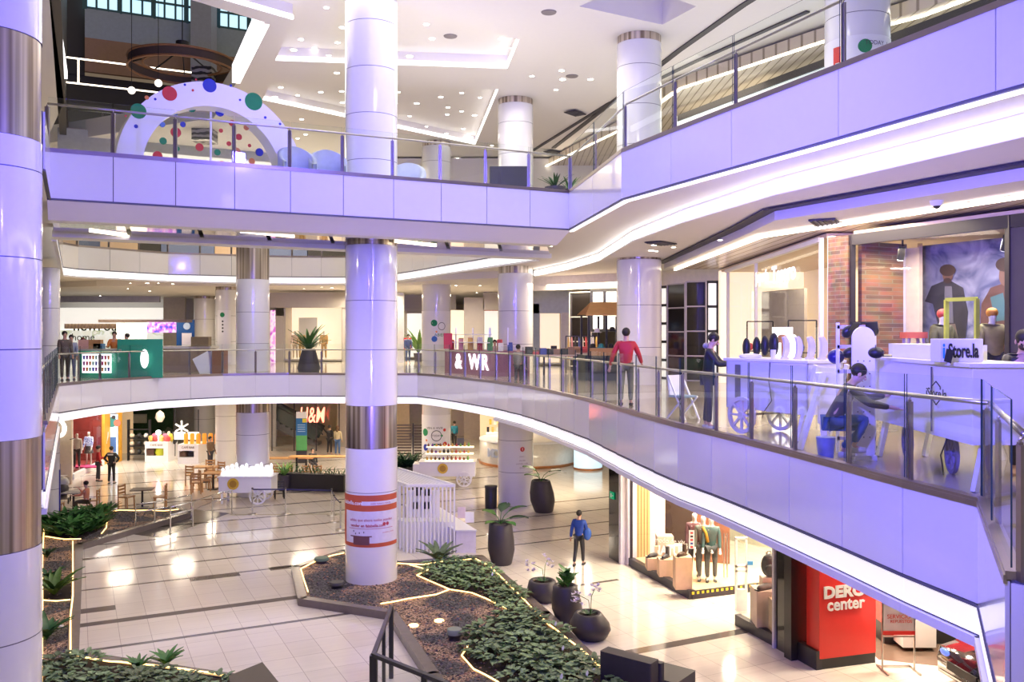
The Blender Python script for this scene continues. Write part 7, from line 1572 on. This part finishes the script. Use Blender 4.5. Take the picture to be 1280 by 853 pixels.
SLW=bpy.data.materials.new('bamboo slat wall');SLW.use_nodes=True;nt=SLW.node_tree;b=nt.nodes['Principled BSDF'];tc=nt.nodes.new('ShaderNodeTexCoord');wv=nt.nodes.new('ShaderNodeTexWave');wv.inputs['Scale'].default_value=3.2;nt.links.new(tc.outputs['Object'],wv.inputs[0]);r_=nt.nodes.new('ShaderNodeValToRGB');r_.color_ramp.elements[0].color=(.25,.12,.04,1);r_.color_ramp.elements[1].color=(.66,.44,.20,1);r_.color_ramp.elements[1].position=.4;nt.links.new(wv.outputs[0],r_.inputs[0]);nt.links.new(r_.outputs[0],b.inputs[0])
hb0=(g0[0]+.1,g0[1]+.4)
dd=28.4
wallseg(D(790,dd),D(812,dd),0,4.1,SLW,'wall_right',.1);wallseg(D(812,dd),D(831,dd),0,4.1,C3('white display panel',(.74,.70,.70)),'wall_right',.12);wallseg(D(831,29.2),D(905,28.2),0,4.1,C3('dark brown display wall',(.10,.06,.045)),'wall_right',.1)
wallseg(D(868,27.2),D(912,26.8),0,2.8,mat('reddish wood wall',(.24,.10,.06),.5,var=.3,scale=5),'wall_right',.1)
wallseg(D(905,31),D(1100,27),0,4.1,C3('pale green shop wall',(.52,.52,.42)),'wall_right',.1)
MB().prism([rw(770),rw(1100),(14,18),(14,32),(4.2,32)],4.09,4.115).build('ceiling',CRM,kind='structure')
for x,y,pw in ((5.3,26.6,200),(6.9,24.6,170),(7.6,21.5,170),(9.5,19.5,160)): area('shop_interior_light',(x,y,3.95),.6,pw,WARM)
# shop lettering on window
t=thing('window_lettering','white serif window lettering reading NATURAL in two lines','lettering',(*D(837,26.3),1.8))
a_=D(837,26.1);text('letters','NATURAL',.36,mat('white vinyl',(.9,.9,.9),.5,emit=(1,1,1),es=.35),t,(a_[0]+.16,a_[1],Z(690,26.1)),rz=R(-18),off=.012,sx=.8);text('letters','modo de vivir',.2,WHITEM,t,(a_[0]+.05,a_[1],Z(677,26.1)),rz=R(-18),sx=.9)  # slight glow added to the vinyl to make the name brighter
def boxy(px,y,w_,h,d_,label,name='plinth',m_=PLY,dd_=None,z0=.22):
    p=G(px,y,z0);
    o=MB().cb((p[0],p[1]+d_/2,z0+h/2),(w_,d_,h)).build(name,m_,bev=.01);tag(o,label,'plinth');return (p[0],p[1]+d_/2,z0+h)
b1=boxy(818,714,.42,.36,.4,'low plywood plinth at the left of the shoe display');b2_=boxy(834,722,.46,.5,.42,'middle plywood plinth of the shoe display');b3=boxy(855,738,.46,.88,.42,'tallest plywood plinth of the shoe display at the glass corner')
b4=boxy(832,704,.5,.8,.4,'pinkish box behind the middle plinth',m_=C3('pinkish box',(.60,.45,.38)),z0=.22);b5=boxy(845,706,.55,.55,.4,'pinkish wider box behind the tallest plinth',m_=C3('pinkish box',(.60,.45,.38)))
def shoe(c,rz,label,m_,sc=1,boot=True,group=None):
    t=thing('boot' if boot else 'shoe',label,'boot' if boot else 'shoe',c,rz,group,sc)
    MB().tube([(0,.1,.045),(0,0,.05),(0,-.12,.04),(0,-.17,.03)],[.045,.05,.045,.025],10).build('upper',m_,t,world=False);MB().box(-.045,.045,-.2,.13,0,.02).build('sole',BLACK,t,world=False)
    if boot: MB().cyl((0,.07),.05,.04,.26,12).build('shaft',m_,t,world=False)
LE=C3('leather brown',(.10,.06,.045));shoe(b1,R(-60),'dark low shoe on the low plywood plinth',DARK,1.2,False);shoe(b2_,R(-40),'dark boot on the middle plywood plinth',DARK,1.2);shoe(b3,R(-50),'brown boot on the tallest plywood plinth',LE,1.2)
simple('boot_box','small wooden block beside the shoe on the low plinth','block',MB().cb((b1[0]+.12,b1[1]+.1,b1[2]+.15),(.12,.1,.3)),WOODL)
for i,(px,d,tp,bt,lab) in enumerate([(868,25.4,C3('plum jacket',(.14,.05,.06)),DARK,'mannequin in a plum jacket at the left of the outdoor display'),(879,25.0,C3('mustard vest',(.10,.13,.11)),C3('grey trousers',(.07,.075,.08)),'mannequin with a mustard scarf in the middle of the outdoor display'),(889,24.9,C3('dark teal jacket',(.05,.12,.12)),C3('grey trousers',(.07,.075,.08)),'mannequin in a dark teal jacket at the right of the outdoor display')]):
    p=D(px,d);o=person('mannequin',lab,(p[0],p[1]-.0,.22),R(-10),1.86,top=tp,bottom=bt,mannequin=True,skin=MANN,cat='mannequin',shoes=BLACK)
    if i==1: MB().tube([(-.02,-.13,1.45),(.06,-.15,1.3),(.12,-.13,1.05)],.04,8).build('scarf',C3('mustard',(.6,.35,.04)),o,world=False)
# sticker on glass corner
q=(g1[0]-.02,g1[1]-.03);t=thing('glass_sticker','white vertical sticker strip with small coloured marks on the glass corner','sticker',(q[0],q[1],1.9));d=q[1];zc_=(Z(663,d)+Z(686,d))/2;hh=Z(663,d)-Z(686,d)
MB().cb((q[0],q[1]-.02,zc_),(.15,.01,hh)).build('sheet',WHITEM,t)
for k,mm in enumerate((DR,INK,DR,C3('mark blue',(.05,.1,.4)),DR)): MB().cb((q[0],q[1]-.03,zc_+hh/2-.07-k*.095),(.07,.006,.05)).build('coloured_mark',mm,t)
# anti theft gate
p0,p1=D(919,23.1),D(934,22.9);t=thing('security_gate','tall white framed anti-theft gate at the shop entrance','security gate',((p0[0]+p1[0])/2,23,0));zt_=Z(673,23.0);
zb=0.0
for x in (p0[0],p1[0]): MB().cb((x,23.0,zt_/2),(.05,.09,zt_)).build('upright',W,t)
for z in (zt_,1.15,1.03): MB().cb(((p0[0]+p1[0])/2,23.0,z),(p1[0]-p0[0]+.05,.09,.05)).build('crossbar',W,t)
MB().cb(((p0[0]+p1[0])/2,23.0,.28),(p1[0]-p0[0],.1,.56)).build('base_panel',C3('gate lilac white',(.66,.64,.70)),t)
MB().cb((p1[0]+.08,22.9,1.25),(.14,.02,.1)).build('blue_tag',C3('tag blue',(.03,.25,.6)),t)
for i,(px0,px1,y0,y1,d) in enumerate([(905,909,667,722,25.2),(958,966,690,760,22.3)]):
    p0,p1=D(px0,d),D(px1,d);t=thing('door_handle_bar','pair of slim vertical steel door pulls, %s'%('before the reddish wood wall','beside the backpack')[i],'door handle',(p0[0],d,0))
    for p in (p0,p1): MB().cyl((p[0],p[1]),.02,max(.1,Z(y1,d)),Z(y0,d),8).build('bar',STEEL,t)
    MB().beam((*p0,Z(y0,d)-.1),(*p1,Z(y0,d)-.1),.03,.03).build('bracket',STEEL,t)
# bag display
r1=rw(922);r2=rw(973)
m=MB();m.beam((*r1,.13),(*r2,.13),.16,.26);m.build('window_42',FR,kind='structure');m=MB();m.add([(*r1,.26),(*r2,.26),(*r2,4.1),(*r1,4.1)],[(0,1,2,3)]);m.build('window_42',SHOPGLASS,kind='structure')
MB().prism([r1,r2,(r2[0]+1.6,r2[1]+.6),(r1[0]+1.6,r1[1]+.6)],0,.24).build('floor',C3('display floor wood',(.70,.50,.30)),kind='structure')
p=D(958,20.9);x0=D(946,20.9)[0];x1=D(973,20.9)[0];hP=Z(740,20.9);o=MB().box(x0,x1,20.9,21.5,.24,hP).build('plinth',C3('pale plywood',(.60,.46,.38)),bev=.01);tag(o,'tall pale plywood plinth carrying the shoe and the backpack','plinth')
p=D(967,20.6);o=MB().box(p[0]-.05,p[0]+.35,20.45,20.85,.24,1.0).build('plinth',PLY,bev=.01);tag(o,'lower plywood plinth in front of the tall one','plinth');o=MB().box(p[0]-.1,p[0]+.32,21.15,21.45,hP,hP+.25).build('plinth',C3('pale plywood',(.60,.46,.38)),bev=.01);tag(o,'small plywood block under the backpack','plinth')
q=D(957,21.1);shoe((q[0],q[1],hP),R(-60),'grey outdoor shoe on the tall pale plinth',C3('grey shoe',(.12,.10,.10)),1.5,False)
t=thing('backpack','black backpack on the tall pale plinth','backpack',(p[0]+.1,21.3,hP+.25));MB().sph((0,0,.27),(.2,.13,.28)).build('body',DARK,t,world=False);MB().sph((0,-.11,.18),(.14,.06,.14)).build('front_pocket',BLACK,t,world=False);MB().tube([(-.05,0,.53),(-.04,0,.6),(.04,0,.6),(.05,0,.53)],.012,6).build('handle',BLACK,t,world=False)
# dark posts, black gloss strips
def rpost(px0,px1,m_,w_=.2,z1=4.1,dp=0,nm='trim_64'):
    a,b=rw(px0),rw(px1);return MB().beam((*nb(a,dp),z1/2),(*nb(b,dp),z1/2),w_,z1).build(nm,m_,kind='structure')
rpost(972,974.5,C3('lilac white post',(.66,.62,.72)),.3);rpost(975,988,BG,.2,nm='wall_right');rpost(988,991,C3('lilac white post',(.66,.62,.72)),.3,nm='trim_65');rpost(992,1001,mat('black pier',(.025,.02,.022),.25),.5,nm='wall_right')
p=G(1002,822);q=G(1024,838)
m=MB();m.beam((*rw(1001),.2),(*q,.2),.15,.4);m.build('trim_66',FR,kind='structure')
# red sign block
s0,s1=(G(1024,838)[0],G(1024,838)[1]),G(1095,829);t=thing('dealer_sign','big red block sign reading DERCO center by the car showroom','sign',(*s0,0))
srz=math.atan2(s1[1]-s0[1],s1[0]-s0[0]);sl=math.dist(s0,s1);t.rotation_euler=(0,0,srz)
MB().box(0,sl,0,.45,.22,3.2).build('red_body',RED,t,world=False,bev=.01);MB().box(.01,sl-.01,.01,.44,0,.22).build('black_plinth',BLACK,t,world=False)
zt=Z(743,19)
text('letters','DERCO',.34,WHITEM,t,(.76,-.012,zt+.02),off=.016,sx=1.15,world=False);text('letters','center',.36,WHITEM,t,(.66,-.012,Z(757.5,19)-.0),off=.008,sx=1.0,world=False)
p=G(1096,800);simple('showroom_counter','red and black showroom counter behind the red sign','counter',MB().box(p[0]+.05,p[0]+1.6,20.6,21.6,.45,2.4),RED);simple('showroom_plinth','black base under the red showroom counter','counter base',MB().box(p[0]+.05,p[0]+1.7,20.5,21.6,0,.45),BLACK)
# poster stand
pa_,pb_=G(1104,829),G(1144,830);d=18.9;x0,x1=D(1103,d)[0],D(1143,d)[0]
t=thing('poster_stand','white and red poster on a silver floor stand right of the red sign','poster stand',((x0+x1)/2,d,0));zt=Z(752,d);zb=Z(793,d)
MB().cb(((x0+x1)/2,d,(zt+zb)/2),(x1-x0,.03,zt-zb)).build('poster_sheet',C3('poster pinkish white',(.74,.64,.68)),t);MB().cb(((x0+x1)/2,d-.02,zb+.03),(x1-x0,.02,.08)).build('red_edge',RED,t)
text('small_print','SERVICIO',.12,RED,t,((x0+x1)/2,d-.025,Z(771,d)),ext=.002);text('small_print','REPUESTOS',.09,RED,t,((x0+x1)/2+.05,d-.025,Z(777,d)),ext=.002)
for x in (x0,x1):
    MB().beam((x,d,0),(x,d,zt),.03,.03).build('upright',STEEL,t);MB().beam((x,d-.3,.02),(x,d+.3,.02),.03,.03).build('foot',STEEL,t)
MB().beam((x0,d,zb-.05),(x1,d,zb-.05),.03,.03).build('crossbar',STEEL,t);MB().beam((x0,d+.2,.03),(x1,d+.2,.03),.03,.03).build('crossbar',STEEL,t)
p=D(1151,20);simple('white_machine','white office machine standing behind the poster stand','machine',MB().box(p[0]-.4,p[0]+.35,20,20.6,.1,1.15),WHITEM)
# dark showroom floor, back wall and car
MB().prism([G(1098,825),(11.8,18.3),(14,24),(8.2,21.5)],.001,.006).build('floor',C3('showroom dark tile',(.16,.11,.085),.12),kind='structure')
wallseg((9.2,23),(15,20.5),0,4.1,C3('showroom brown wall',(.14,.10,.08)),'wall_right',.1);wallseg((10.6,20.9),(11.6,20.4),0,1.0,C3('showroom grey panel',(.40,.36,.30)),'wall_right',.1)
cx,cy=D(1262,17.6)
t=thing('car','dark blue-black car front seen under the gallery edge at bottom right','car',(cx,cy,0),R(8))
CARM=mat('car paint',(.012,.012,.03),.12,.3,coat=1);m=MB()
prof=[(-1.0,.25),(-1.02,.55),(-.95,.78),(-.4,.92),(.3,1.0),(.9,1.42),(2.2,1.45),(2.9,1.0),(3.1,.6),(3.05,.25)]
vs=[];
for y,sc in ((-.88,.96),(-.8,1),(.8,1),(.88,.96)):
    for a,b_ in prof: vs.append((a*sc,y,b_*(1 if abs(y)<.85 else .93)))
L_=len(prof);fs=[]
for i in range(3):
    for k in range(L_): fs.append((i*L_+k,i*L_+(k+1)%L_,(i+1)*L_+(k+1)%L_,(i+1)*L_+k))
fs+=[tuple(range(L_))[::-1],tuple(range(3*L_,4*L_))];m.add(vs,fs,True);m.build('car_body',CARM,t,world=False)
for y in (-.62,.62): MB().sph((-.93,y,.68),(.08,.2,.09)).build('headlight',mat('headlight blue',(.1,.2,.8),.1,emit=(.1,.2,1),es=.8),t,world=False)
for x in (-.3,2.2):
    for y in (-.85,.85): wheel(m:=MB(),(x,y,.33),.33,0,0,.2,24,5);m.build('wheel',BLACK,t,world=False)
MB().cb((-1.03,0,.5),(.03,.9,.16)).build('grille',BLACK,t,world=False);MB().cb((-1.03,0,.32),(.03,1.4,.04)).build('chrome_strip',CHROME,t,world=False)
for x_,y_ in ((10.5,19.5),): area('shop_interior_light',(x_,y_,3.9),.6,60,WARM)
# dark rounded shape put in for a figure's reflection between posts
p=D(1013,20.3);simple('armchair','dark rounded shape put in for a reflected figure beside the red sign','chair',MB().sph((p[0],p[1]+.8,1.9),(.22,.25,.75)).cyl((p[0],p[1]+.8),.06,0,1.4,10),DARK)
